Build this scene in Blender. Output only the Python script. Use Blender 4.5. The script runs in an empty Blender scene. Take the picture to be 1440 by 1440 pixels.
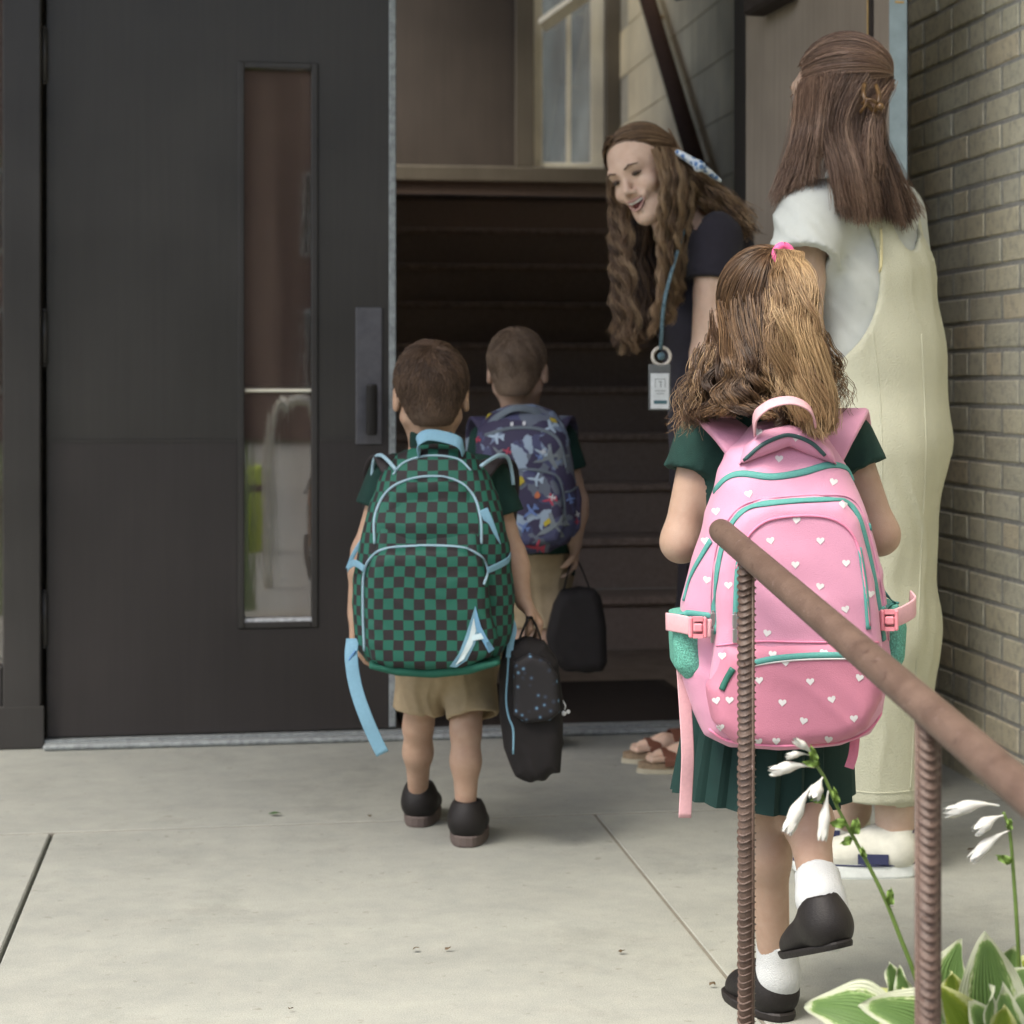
import bpy, math, random
import numpy as np
from mathutils import Vector, Matrix
from mathutils.bvhtree import BVHTree
rad = math.radians
random.seed(7); rng = np.random.default_rng(7)
scene = bpy.context.scene
COL = scene.collection

# ------------------------------------------------------------ camera
FPX = 2604.0; U0 = 720.0; VH = 532.0; CH = 0.99; TH = rad(8.30)
CX, CY = -0.4277, -5.107
cam = bpy.data.cameras.new('camera'); camo = bpy.data.objects.new('camera', cam); COL.objects.link(camo)
cam.sensor_width = 36.0; cam.lens = FPX / 1440.0 * 36.0
cam.shift_y = -(720.0 - VH) / 1440.0
cam.clip_start = 0.05; cam.clip_end = 600.0
cam.dof.use_dof = True; cam.dof.focus_distance = 2.75; cam.dof.aperture_fstop = 7.0
camo.location = (CX, CY, CH); camo.rotation_euler = (rad(90), 0, -TH)
scene.camera = camo
# ------------------------------------------------------------ sky, sun, exposure
SUN_EL = 58.0; SUN_AZ = 236.0       # compass degrees from +Y clockwise: light arrives from behind the camera, from the left
w = bpy.data.worlds.new('World'); scene.world = w; w.use_nodes = True
nt = w.node_tree; nt.nodes.clear()
wo = nt.nodes.new('ShaderNodeOutputWorld'); bg = nt.nodes.new('ShaderNodeBackground'); sk = nt.nodes.new('ShaderNodeTexSky')
sk.sky_type = 'NISHITA'; sk.sun_disc = False; sk.sun_elevation = rad(SUN_EL); sk.sun_rotation = rad(SUN_AZ)
sk.air_density = 1.0; sk.dust_density = 4.0; sk.ozone_density = 0.6
bg.inputs['Strength'].default_value = 0.15
nt.links.new(sk.outputs[0], bg.inputs[0]); nt.links.new(bg.outputs[0], wo.inputs[0])
sl = bpy.data.lights.new('sun', 'SUN'); sl.energy = 1.7; sl.angle = rad(24); sl.color = (1.0, 0.965, 0.87)
so = bpy.data.objects.new('sun', sl); COL.objects.link(so)
sd = Vector((math.sin(rad(SUN_AZ)) * math.cos(rad(SUN_EL)), math.cos(rad(SUN_AZ)) * math.cos(rad(SUN_EL)), math.sin(rad(SUN_EL))))
so.rotation_euler = sd.to_track_quat('Z', 'Y').to_euler(); so.location = (-6, -10, 12)
vs = scene.view_settings; scene.display_settings.display_device = 'sRGB'
vs.view_transform = 'Standard'; vs.look = 'None'; vs.gamma = 1.0; vs.exposure = 1.2
try: vs.use_curve_mapping = False
except Exception: pass

# ------------------------------------------------------------ helpers
FWD = np.array([math.sin(TH), math.cos(TH), 0.0]); RGT = np.array([math.cos(TH), -math.sin(TH), 0.0]); UP = np.array([0, 0, 1.0])
CAMP = np.array([CX, CY, CH])
A = lambda *v: np.array(v, float)
def P(u, v, d):                       # a point of the place, from its bearing, height and distance
    return CAMP + FWD * d + RGT * (d * (u - U0) / FPX) + UP * (d * (VH - v) / FPX)
def nrm(v):
    v = np.asarray(v, float); return v / (np.linalg.norm(v) + 1e-12)

def node_mat(name):
    m = bpy.data.materials.new(name); m.use_nodes = True
    n = m.node_tree; b = n.nodes['Principled BSDF']; return m, n, b
def mat(name, c, rough=0.7, metal=0.0, var=0.12, scale=30.0, bump=0.0, bscale=400.0, spec=0.4, sss=0.0, sheen=0.0, attr=None, c2=None, stretch=None):
    """plain procedural material: colour with noise variation + noise bump"""
    m, n, b = node_mat(name); L = n.links; N = n.nodes
    tc = N.new('ShaderNodeTexCoord'); src = tc.outputs['Object']
    if stretch:
        mp = N.new('ShaderNodeMapping'); mp.inputs['Scale'].default_value = stretch; L.new(src, mp.inputs[0]); src = mp.outputs[0]
    nz = N.new('ShaderNodeTexNoise'); nz.inputs['Scale'].default_value = scale; nz.inputs['Detail'].default_value = 6; nz.inputs['Roughness'].default_value = 0.65
    L.new(src, nz.inputs['Vector'])
    cr = N.new('ShaderNodeValToRGB'); L.new(nz.outputs['Fac'], cr.inputs[0])
    c = np.array(c[:3]); d = np.array(c2[:3]) if c2 is not None else c * (1 + var)
    a = c if c2 is not None else c * (1 - var)
    cr.color_ramp.elements[0].position = 0.3; cr.color_ramp.elements[1].position = 0.7
    cr.color_ramp.elements[0].color = (*a, 1); cr.color_ramp.elements[1].color = (*np.clip(d, 0, 1), 1)
    L.new(cr.outputs[0], b.inputs['Base Color'])
    b.inputs['Roughness'].default_value = rough; b.inputs['Metallic'].default_value = metal
    b.inputs['Specular IOR Level'].default_value = spec
    if sss: b.inputs['Subsurface Weight'].default_value = sss; b.inputs['Subsurface Radius'].default_value = (0.012, 0.005, 0.003); b.inputs['Subsurface Scale'].default_value = 1.0
    if sheen: b.inputs['Sheen Weight'].default_value = sheen
    if bump:
        nb = N.new('ShaderNodeTexNoise'); nb.inputs['Scale'].default_value = bscale; nb.inputs['Detail'].default_value = 3; L.new(src, nb.inputs['Vector'])
        bp = N.new('ShaderNodeBump'); bp.inputs['Strength'].default_value = bump; bp.inputs['Distance'].default_value = 0.004
        L.new(nb.outputs['Fac'], bp.inputs['Height']); L.new(bp.outputs[0], b.inputs['Normal'])
    return m
def setramp(cr, stops):
    e = cr.color_ramp.elements
    while len(e) > 1: e.remove(e[-1])
    e[0].position = stops[0][0]; e[0].color = (*stops[0][1], 1)
    for p, c in stops[1:]:
        x = e.new(p); x.color = (*c, 1)

def mk(name, V, F, smooth=True, attrs=None):
    """mesh from numpy verts and an (n,k) face array or a list of faces"""
    me = bpy.data.meshes.new(name); V = np.asarray(V, np.float32)
    C0 = V.mean(0); vol = 0.0                     # faces must look outward: flip the mesh when its signed volume is negative
    if isinstance(F, np.ndarray):
        W = (V - C0).astype(float); 
        for j in range(1, F.shape[1] - 1): vol += np.einsum('ij,ij->i', W[F[:, 0]], np.cross(W[F[:, j]], W[F[:, j + 1]])).sum()
        if vol < 0: F = F[:, ::-1]
    else:
        W = (V - C0).astype(float); T = np.array([(f[0], f[j], f[j + 1]) for f in F for j in range(1, len(f) - 1)])
        vol = np.einsum('ij,ij->i', W[T[:, 0]], np.cross(W[T[:, 1]], W[T[:, 2]])).sum()
        if vol < 0 and name not in ('leaf', 'heart_print', 'aeroplane_print', 'letter_mark', 'bract', 'petal', 'leaf_fragment', 'fallen_leaf', 'strap', 'rib'): F = [tuple(f)[::-1] for f in F]
    if isinstance(F, np.ndarray):
        k = F.shape[1]; nf = len(F)
        me.vertices.add(len(V)); me.vertices.foreach_set('co', V.ravel())
        me.loops.add(nf * k); me.loops.foreach_set('vertex_index', F.astype(np.int32).ravel())
        me.polygons.add(nf); me.polygons.foreach_set('loop_start', np.arange(0, nf * k, k, dtype=np.int32))
        try: me.polygons.foreach_set('loop_total', np.full(nf, k, dtype=np.int32))
        except Exception: pass
    else:
        me.from_pydata([tuple(v) for v in V.tolist()], [], F)
    if smooth: me.polygons.foreach_set('use_smooth', np.ones(len(me.polygons), bool))
    me.update(calc_edges=True); me.validate()
    if attrs:
        for k_, val in attrs.items():
            val = np.asarray(val, np.float32)
            if val.ndim == 1: a = me.attributes.new(k_, 'FLOAT', 'POINT'); a.data.foreach_set('value', val)
            else: a = me.attributes.new(k_, 'FLOAT_VECTOR', 'POINT'); a.data.foreach_set('vector', val.ravel())
    return me
def root(name, label, cat, loc, group=None, kind=None):
    o = bpy.data.objects.new(name, None); COL.objects.link(o); o.location = tuple(map(float, loc)); o.empty_display_size = 0.1
    if label: o['label'] = label
    if cat: o['category'] = cat
    if group: o['group'] = group
    if kind or label: o['kind'] = kind or 'thing'
    o['o3'] = [float(x) for x in loc]
    return o
def part(name, V, F, m, parent=None, label=None, smooth=True, attrs=None, kind=None, cat=None, group=None):
    """a mesh given in world coordinates, linked under its thing (or alone)"""
    V = np.asarray(V, float)
    if parent is not None: org = np.array(parent['o3'])
    else: org = A((V[:, 0].min() + V[:, 0].max()) / 2, (V[:, 1].min() + V[:, 1].max()) / 2, V[:, 2].min())
    me = mk(name, V - org, F, smooth, attrs)
    for mm in (m if isinstance(m, (list, tuple)) else [m]): me.materials.append(mm)
    o = bpy.data.objects.new(name, me); COL.objects.link(o); o['o3'] = [float(x) for x in org]
    if parent is not None: o.parent = parent
    else: o.location = tuple(org)
    if label: o['label'] = label
    if kind: o['kind'] = kind
    if cat: o['category'] = cat
    if group: o['group'] = group
    return o
def inst(name, me, loc, parent, rot=None):   # a copy sharing mesh data; loc in world
    o = bpy.data.objects.new(name, me); COL.objects.link(o)
    if parent is not None: o.parent = parent; loc = np.asarray(loc, float) - np.array(parent['o3'])
    o.location = tuple(loc)
    if rot is not None: o.rotation_euler = rot
    return o

class MB:                                # collects plain shapes into one mesh
    def __init__(s): s.V = []; s.F = []; s.n = 0
    def add(s, V, F):
        V = np.asarray(V, float); s.V.append(V); s.F += [tuple(i + s.n for i in f) for f in F]; s.n += len(V); return s
    def box(s, a, b, bev=0.0, M=None):
        a = np.asarray(a, float); b = np.asarray(b, float); lo = np.minimum(a, b); hi = np.maximum(a, b)
        c = (lo + hi) / 2; h = (hi - lo) / 2
        if bev <= 0:
            V = [c + h * A(x, y, z) for x in (-1, 1) for y in (-1, 1) for z in (-1, 1)]
            F = [(0, 1, 3, 2), (4, 6, 7, 5), (0, 4, 5, 1), (2, 3, 7, 6), (0, 2, 6, 4), (1, 5, 7, 3)]; F = [f if np.dot(np.cross(V[f[1]] - V[f[0]], V[f[2]] - V[f[0]]), V[f[0]] + V[f[2]] - 2 * c) > 0 else f[::-1] for f in F]
        else:
            V = []; idx = {}
            bev = min(bev, h.min() * 0.95)
            for x in (-1, 1):
                for y in (-1, 1):
                    for z in (-1, 1):
                        for ax in range(3):
                            o = h - bev; o[ax] = h[ax]; idx[(x, y, z, ax)] = len(V); V.append(c + o * A(x, y, z))
            F = []
            I = idx
            for ax in range(3):
                o1, o2 = [k for k in range(3) if k != ax]
                for sgn in (-1, 1):
                    q = []
                    for p1, p2 in ((-1, -1), (1, -1), (1, 1), (-1, 1)):
                        k = [0, 0, 0]; k[ax] = sgn; k[o1] = p1; k[o2] = p2; q.append(I[(*k, ax)])
                    F.append(q if (sgn > 0) == (ax != 1) else q[::-1])
            for ax in range(3):   # edges along ax
                o1, o2 = [k for k in range(3) if k != ax]
                for p1 in (-1, 1):
                    for p2 in (-1, 1):
                        k1 = [0, 0, 0]; k2 = [0, 0, 0]; k1[ax] = -1; k2[ax] = 1
                        for k in (k1, k2): k[o1] = p1; k[o2] = p2
                        q = [I[(*k1, o1)], I[(*k2, o1)], I[(*k2, o2)], I[(*k1, o2)]]
                        F.append(q)
            for x in (-1, 1):
                for y in (-1, 1):
                    for z in (-1, 1): F.append([I[(x, y, z, 0)], I[(x, y, z, 1)], I[(x, y, z, 2)]])
            Vn = np.array(V)
            F2 = []
            for f in F:      # orient outward
                n = np.cross(Vn[f[1]] - Vn[f[0]], Vn[f[2]] - Vn[f[0]])
                F2.append(tuple(f) if np.dot(n, Vn[f].mean(0) - c) > 0 else tuple(f[::-1]))
            F = F2
        V = np.array(V)
        if M is not None: V = V @ np.array(M)[:3, :3].T + np.array(M)[:3, 3]
        return s.add(V, F)
    def tube(s, pts, r, n=8, cap=True, flat=1.0, ref=None):
        V, F = tube_geo(pts, r, n, cap, flat, ref); return s.add(V, F)
    def build(s, name, m, parent=None, **k):
        return part(name, np.concatenate(s.V), s.F, m, parent, **k)
def tube_geo(pts, r, n=8, cap=True, flat=1.0, ref=None):
    pts = np.asarray(pts, float); m = len(pts); r = np.broadcast_to(np.asarray(r, float), (m,))
    T = np.gradient(pts, axis=0); T /= np.linalg.norm(T, axis=1)[:, None] + 1e-12
    u = np.array(ref, float) if ref is not None else (A(0, 0, 1) if abs(T[0][2]) < 0.9 else A(1, 0, 0))
    V = []
    for i in range(m):
        a = u - T[i] * np.dot(u, T[i]); a = nrm(a); b = np.cross(T[i], a)
        if ref is None: u = a
        th = np.arange(n) * 2 * math.pi / n
        V.append(pts[i] + r[i] * (np.cos(th)[:, None] * a * flat + np.sin(th)[:, None] * b))
    V = np.concatenate(V); F = []
    for i in range(m - 1):
        for j in range(n):
            k = (j + 1) % n; F.append((i * n + j, i * n + k, (i + 1) * n + k, (i + 1) * n + j))
    if cap: F.append(tuple(range(n))[::-1]); F.append(tuple((m - 1) * n + j for j in range(n)))
    return V, F
def curve(pts, n=24, closed=False):       # Catmull-Rom through points
    p = np.asarray(pts, float)
    if len(p) < 3: 
        t = np.linspace(0, 1, n)[:, None]; return p[0] * (1 - t) + p[-1] * t
    if closed: q = np.vstack([p[-1], p, p[0], p[1]])
    else: q = np.vstack([2 * p[0] - p[1], p, 2 * p[-1] - p[-2]])
    segs = len(q) - 3; t = np.linspace(0, segs, n, endpoint=not closed); i = np.minimum(t.astype(int), segs - 1); f = (t - i)[:, None]
    a, b, c, d = q[i], q[i + 1], q[i + 2], q[i + 3]
    return 0.5 * ((2 * b) + (c - a) * f + (2 * a - 5 * b + 4 * c - d) * f ** 2 + (3 * b - a - 3 * c + d) * f ** 3)

# ------------------------------------------------------------ implicit surfaces -> one continuous mesh
def smin(a, b, k):
    if k <= 0: return np.minimum(a, b)
    h = np.maximum(k - np.abs(a - b), 0) / k
    return np.minimum(a, b) - h * h * k * 0.25
class Sdf:
    def __init__(s, h=0.004): s.h = h; s.ops = []; s.fold = None; s.t = 0.0; s.post = []
    def _add(s, f, lo, hi, k, op, g=None): s.ops.append((f, np.array(lo, float), np.array(hi, float), k, op, g)); return s
    def rc(s, a, b, ra, rb, k=0.02, sq=None, op='u', cap=False):
        """round cone a->b; sq=(axis,factor) flattens it along an axis; cap cuts it flat at b (open hem for shells)"""
        a = np.asarray(a, float); b = np.asarray(b, float); ba = b - a; L2 = np.dot(ba, ba) + 1e-12; bn = ba / math.sqrt(L2)
        t_ = s.t
        def base(X, Y, Z, e):
            px, py, pz = X - a[0], Y - a[1], Z - a[2]
            t = np.clip((px * ba[0] + py * ba[1] + pz * ba[2]) / L2, 0, 1)
            qx, qy, qz = px - t * ba[0], py - t * ba[1], pz - t * ba[2]
            if sq is not None:
                n = nrm(sq[0]); dn = (qx * n[0] + qy * n[1] + qz * n[2]) * (sq[1] - 1)
                qx, qy, qz = qx + dn * n[0], qy + dn * n[1], qz + dn * n[2]
            return np.sqrt(qx * qx + qy * qy + qz * qz) - (ra + (rb - ra) * t) + e
        def f(X, Y, Z):
            d = base(X, Y, Z, 0.0)
            if cap: d = np.maximum(d, (X - b[0]) * bn[0] + (Y - b[1]) * bn[1] + (Z - b[2]) * bn[2])
            return d
        g = (lambda X, Y, Z: base(X, Y, Z, t_)) if t_ > 0 else None
        R = max(ra, rb)
        return s._add(f, np.minimum(a, b) - R, np.maximum(a, b) + R, k, op, g)
    def chain(s, pr, k=0.02, **kw):
        for (a, ra), (b, rb) in zip(pr[:-1], pr[1:]): s.rc(a, b, ra, rb, k, **kw)
        return s
    def ell(s, c, r, M=None, k=0.02, op='u'):
        c = np.asarray(c, float); r = np.asarray(r, float); M = np.eye(3) if M is None else np.array(M)   # columns = axes
        t_ = s.t
        def base(X, Y, Z, e):
            px, py, pz = X - c[0], Y - c[1], Z - c[2]
            q = [(px * M[0, i] + py * M[1, i] + pz * M[2, i]) / (r[i] - e) for i in range(3)]
            l = np.sqrt(q[0] ** 2 + q[1] ** 2 + q[2] ** 2) + 1e-9
            g = np.sqrt((q[0] / (r[0])) ** 2 + (q[1] / (r[1])) ** 2 + (q[2] / (r[2])) ** 2) + 1e-9
            return l * (l - 1) / g
        R = np.abs(M) @ r
        return s._add(lambda X, Y, Z: base(X, Y, Z, 0), c - R, c + R, k, op, (lambda X, Y, Z: base(X, Y, Z, t_)) if t_ > 0 else None)
    def ext(s, poly, y0, y1, r=0.02, k=0.01, bulge=None, op='u'):
        """outline in x,z extruded along y (local frames), rounded edges; bulge(x,z)->added front depth"""
        poly = np.asarray(poly, float)
        def f(X, Y, Z):
            x = X[:, 0, 0]; z = Z[0, 0, :]; xx, zz = np.meshgrid(x, z, indexing='ij')
            d = np.full(xx.shape, 1e9); ins = np.zeros(xx.shape, bool); n = len(poly)
            for i in range(n):
                a = poly[i]; b = poly[(i + 1) % n]; e = b - a
                wx, wz = xx - a[0], zz - a[1]; t = np.clip((wx * e[0] + wz * e[1]) / (e @ e + 1e-12), 0, 1)
                d = np.minimum(d, (wx - e[0] * t) ** 2 + (wz - e[1] * t) ** 2)
                c = ((a[1] > zz) != (b[1] > zz)); 
                with np.errstate(divide='ignore', invalid='ignore'):
                    c &= xx < (b[0] - a[0]) * (zz - a[1]) / (b[1] - a[1] + 1e-15) + a[0]
                ins ^= c
            d2 = np.where(ins, -1, 1) * np.sqrt(d)
            top = y1 + (bulge(xx, zz) if bulge is not None else 0.0)
            top = np.broadcast_to(top, xx.shape)
            mid = (top + y0) / 2; hy = (top - y0) / 2
            q1 = (d2 + r)[:, None, :]; q2 = np.abs(Y - mid[:, None, :]) - hy[:, None, :] + r
            return np.sqrt(np.maximum(q1, 0) ** 2 + np.maximum(q2, 0) ** 2) + np.minimum(np.maximum(q1, q2), 0) - r
        lo = A(poly[:, 0].min(), min(y0, y1), poly[:, 1].min()); hi = A(poly[:, 0].max(), y1 + (0.12 if bulge is not None else 0), poly[:, 1].max())
        return s._add(f, lo, hi, k, op)
    def cut(s, pt, n, R=None):             # keep the side where (p-pt).n < 0 ; R limits it to a ball-shaped box
        pt = np.asarray(pt, float); n = nrm(n); s.post.append((pt, n, R)); return s
    def mesh(s):
        h = s.h; U = [o for o in s.ops if o[4] == 'u']
        lo = np.min([o[1] for o in U], 0) - 4 * h - 0.01; hi = np.max([o[2] for o in U], 0) + 4 * h + 0.01
        N = np.ceil((hi - lo) / h).astype(int) + 1
        ax = [(lo[i] + h * np.arange(N[i])).astype(np.float32) for i in range(3)]
        F = np.full(N, 0.06, np.float32); G = np.full(N, 0.06, np.float32) if s.t > 0 else None
        for f, l, u, k, op, g in s.ops:
            m = k + 3 * h
            i0 = np.clip(np.floor((l - m - lo) / h).astype(int), 0, N - 1); i1 = np.clip(np.ceil((u + m - lo) / h).astype(int) + 1, 1, N)
            if (i1 <= i0).any(): continue
            sl = tuple(slice(a, b) for a, b in zip(i0, i1))
            X = ax[0][sl[0]][:, None, None]; Y = ax[1][sl[1]][None, :, None]; Z = ax[2][sl[2]][None, None, :]
            d = f(X, Y, Z).astype(np.float32)
            if op == 'u': F[sl] = smin(F[sl], d, k)
            else: F[sl] = -smin(-F[sl], d, k)
            if G is not None:
                if op == 'u' and g is not None: G[sl] = smin(G[sl], g(X, Y, Z).astype(np.float32), k)
        X = ax[0][:, None, None]; Y = ax[1][None, :, None]; Z = ax[2][None, None, :]
        if s.fold is not None:
            fo = s.fold(X, Y, Z).astype(np.float32); F += fo
            if G is not None: G += fo
        if G is not None: F = np.maximum(F, -G)
        for pt, n, R in s.post:
            pl = ((X - pt[0]) * n[0] + (Y - pt[1]) * n[1] + (Z - pt[2]) * n[2]).astype(np.float32)
            if R is None: F = np.maximum(F, pl)
            else:
                msk = np.sqrt((X - pt[0]) ** 2 + (Y - pt[1]) ** 2 + (Z - pt[2]) ** 2) < R
                F = np.where(msk, np.maximum(F, pl), F)
        F[0] = F[-1] = 0.05; F[:, 0] = F[:, -1] = 0.05; F[:, :, 0] = F[:, :, -1] = 0.05
        return nets(F, lo, h)
def nets(F, o, h):
    S = F < 0
    c = np.zeros(tuple(n - 1 for n in F.shape), np.int8)
    for i in (0, 1):
        for j in (0, 1):
            for k in (0, 1): c += S[i:S.shape[0] - 1 + i, j:S.shape[1] - 1 + j, k:S.shape[2] - 1 + k]
    act = (c > 0) & (c < 8); ids = np.argwhere(act); idx = np.full(c.shape, -1, np.int32); idx[act] = np.arange(len(ids))
    acc = np.zeros((len(ids), 3)); cnt = np.zeros(len(ids))
    for ax in range(3):
        for p in (0, 1):
            for q in (0, 1):
                a = [p, q]; a.insert(ax, 0); b = list(a); b[ax] = 1
                fa = F[ids[:, 0] + a[0], ids[:, 1] + a[1], ids[:, 2] + a[2]]; fb = F[ids[:, 0] + b[0], ids[:, 1] + b[1], ids[:, 2] + b[2]]
                m = (fa < 0) != (fb < 0); t = np.where(m, fa / np.where(m, fa - fb, 1), 0)
                pos = np.tile(np.array(a, float), (len(ids), 1)); pos[:, ax] += t
                acc[m] += pos[m]; cnt[m] += 1
    V = o + (ids + acc / np.maximum(cnt, 1)[:, None]) * h
    Q = []
    for ax in range(3):
        a = [slice(None)] * 3; b = [slice(None)] * 3; a[ax] = slice(0, -1); b[ax] = slice(1, None)
        ch = S[tuple(a)] != S[tuple(b)]; e = np.argwhere(ch)
        o1, o2 = [k for k in range(3) if k != ax]
        e = e[(e[:, o1] > 0) & (e[:, o2] > 0) & (e[:, o1] < F.shape[o1] - 1) & (e[:, o2] < F.shape[o2] - 1)]
        def g(d1, d2):
            t = e.copy(); t[:, o1] += d1; t[:, o2] += d2; return idx[t[:, 0], t[:, 1], t[:, 2]]
        q = np.stack([g(-1, -1), g(0, -1), g(0, 0), g(-1, 0)], 1)
        flip = S[e[:, 0], e[:, 1], e[:, 2]]
        if ax == 1: flip = ~flip
        q[~flip] = q[~flip][:, ::-1]; Q.append(q)
    Q = np.concatenate(Q); Q = Q[(Q >= 0).all(1)]
    return V, Q
def folds(amp, fx, ax1, ax2, seed=0):      # soft cloth folds and creases as a field offset
    r = np.random.default_rng(seed); ph = r.uniform(0, 6.28, 12); a1 = nrm(ax1); a2 = nrm(ax2); fx = fx * 2.3
    def f(X, Y, Z):
        s = X * a1[0] + Y * a1[1] + Z * a1[2]; t = X * a2[0] + Y * a2[1] + Z * a2[2]; q = (X - Y) * .7
        w_ = 0.9 * np.sin(t * fx * 0.17 + ph[0] + q * fx * .2) + 0.8 * np.sin(t * fx * 0.07 + ph[1]) + .35 * np.sin(t * fx * .43 + s * fx * .21 + ph[6])
        a = s * fx + 1.7 * w_ + ph[2]; env = .5 + .5 * np.sin(t * fx * .11 + s * fx * .16 + ph[3]); e2 = .5 + .5 * np.sin(t * fx * .19 - s * fx * .13 + ph[7])
        return amp * (.55 * np.sin(a) * env - 1.3 * (1 - np.abs(np.sin(.37 * a + .3 * t * fx * .2 + ph[4]))) ** 4 * e2 + .35 * np.sin(1.9 * a + t * fx * .3 + ph[5]) * env * e2)
    return f
def xf(V, M, o):                            # local -> world; M columns are axes
    return np.asarray(V) @ np.array(M).T + np.asarray(o)
def frame(fw, up=(0, 0, 1)):                # columns right, forward, up
    fw = nrm(fw); r = nrm(np.cross(fw, up)); u = np.cross(r, fw); return np.stack([r, fw, u], 1)

# ------------------------------------------------------------ hair
def strands(name, pts, r, tone, m, parent, label=None):
    """pts (n,m,3) polylines, r (m,) radii, tone (n,) or (n,m)"""
    pts = np.asarray(pts, float); n, k, _ = pts.shape
    T = np.gradient(pts, axis=1); T /= np.linalg.norm(T, axis=2)[..., None] + 1e-9
    ref = rng.normal(size=(n, 1, 3)); a = np.cross(T, ref); a /= np.linalg.norm(a, axis=2)[..., None] + 1e-9; b = np.cross(T, a)
    R = np.asarray(r, float); R = R[None, :, None] if R.ndim == 1 else R[..., None]
    ring = [pts + R * (math.cos(t) * a + math.sin(t) * b) for t in (0, 2.0944, 4.18879)]
    V = np.stack(ring, 2).reshape(-1, 3)
    base = (np.arange(n)[:, None] * k + np.arange(k - 1)[None, :]).ravel() * 3
    F = []
    for j in range(3):
        q = (j + 1) % 3; F.append(np.stack([base + j, base + q, base + 3 + q, base + 3 + j], 1))
    F = np.concatenate(F)
    tone = np.asarray(tone, float); tone = np.repeat(tone[:, None], k, 1) if tone.ndim == 1 else tone
    return part(name, V, F, m, parent, label=label, attrs={'tone': np.repeat(tone.ravel(), 3)})
def resample(guides, n):
    return np.array([curve(g, n) for g in guides])
def hair_sheet(guides, nl, ns, k=18, lockw=0.012, spread=0.006, wave=0.0, wl=0.06, depth=0.02, ddir=None, tip=0.35, seed=0, tonebase=0.5, wgrow=1.0, jit=0.004, lenvar=0.12, tvar=0.2, frizz=0.0016, root_jit=0.14):
    """guides ordered across; locks are interpolated between them, strands fill each lock"""
    r = np.random.default_rng(seed); G = resample(guides, k); ng = len(G); out = []; tones = []
    ddir = -FWD if ddir is None else nrm(ddir)
    t = np.linspace(0, 1, k)
    seg = np.linalg.norm(np.diff(G.mean(0), axis=0), axis=1).sum()
    for l in range(nl):
        s = (l + r.uniform(0, 1)) / nl * (ng - 1); i = min(int(s), ng - 2); f = s - i
        g = G[i] * (1 - f) + G[i + 1] * f
        across = nrm((G[-1] - G[0]).mean(0)); up_ = np.cross(across, ddir)
        g = g + ddir * (r.uniform(-1, 1) * depth) * np.clip(t * 3, 0.15, 1)[:, None] + across * (r.normal() * jit)
        g[-1] += 0
        Lf = 1 + r.uniform(-lenvar, lenvar * 0.5); tt = np.clip(t * Lf, 0, 1)
        gi = np.stack([np.interp(tt, t, g[:, c]) for c in range(3)], 1)
        if wave > 0:
            ph = r.uniform(0, 6.28); w_ = wl * r.uniform(0.75, 1.3); am = wave * r.uniform(0.6, 1.3) * np.clip((t - 0.05) * 2, 0, 1) ** wgrow
            arg = t * seg * 6.283 / w_ + ph
            gi = gi + across * (am * np.sin(arg))[:, None] + ddir * (am * 0.8 * np.cos(arg))[:, None]
        tone = np.clip(tonebase + r.normal() * tvar, 0, 1)
        for _ in range(ns):
            st0 = r.uniform(0, root_jit)
            off = r.normal(size=2); wd = lockw * (1 - (1 - tip) * t ** 1.5) * np.clip(0.45 + t * 4, 0, 1)
            st = gi + (across * off[0])[None] * wd[:, None] * 0.6 + (ddir * off[1])[None] * wd[:, None] * 0.6
            fr = r.normal(size=(3,)) * spread; st = st + fr[None] * (t ** 2)[:, None] + r.normal(size=(k, 3)) * 0.0004
            fq = 6.283 / (wl * r.uniform(.35, .9)) * seg; fp = r.uniform(0, 6.28, 2); fa = frizz * r.uniform(.3, 1.5) * np.clip(t * 3, 0, 1)
            st = st + across * (fa * np.sin(t * fq + fp[0]))[:, None] + ddir * (fa * np.sin(t * fq * .8 + fp[1]))[:, None]
            ti = st0 + (1 - st0) * t; st = np.stack([np.interp(ti, t, st[:, c]) for c in range(3)], 1)
            out.append(st); tones.append(np.clip(tone + r.normal() * 0.12, 0, 1))
    return np.array(out), np.array(tones)
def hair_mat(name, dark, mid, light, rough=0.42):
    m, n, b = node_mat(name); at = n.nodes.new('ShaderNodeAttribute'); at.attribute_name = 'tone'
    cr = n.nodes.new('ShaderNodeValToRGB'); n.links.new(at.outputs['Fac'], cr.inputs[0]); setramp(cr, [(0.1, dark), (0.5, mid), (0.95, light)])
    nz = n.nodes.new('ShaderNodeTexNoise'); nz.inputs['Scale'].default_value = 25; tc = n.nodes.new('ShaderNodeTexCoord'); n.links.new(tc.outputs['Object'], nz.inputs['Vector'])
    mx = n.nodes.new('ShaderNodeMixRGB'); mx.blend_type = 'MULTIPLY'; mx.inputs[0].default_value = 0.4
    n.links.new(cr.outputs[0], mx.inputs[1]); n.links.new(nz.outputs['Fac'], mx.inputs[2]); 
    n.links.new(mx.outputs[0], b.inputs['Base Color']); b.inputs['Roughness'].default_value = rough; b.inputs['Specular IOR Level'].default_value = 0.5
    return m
# ============================================================ THE SETTING
def onY(u, v, Y):
    d = P(u, v, 1.0) - CAMP; return CAMP + d * (Y - CY) / d[1]
def onZ(u, v, Z=0.0):
    d = P(u, v, 1.0) - CAMP; return CAMP + d * (Z - CH) / d[2]
def onX(u, v, X):
    d = P(u, v, 1.0) - CAMP; return CAMP + d * (X - CX) / d[0]
def tagst(o): o['kind'] = 'structure'; return o

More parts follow.
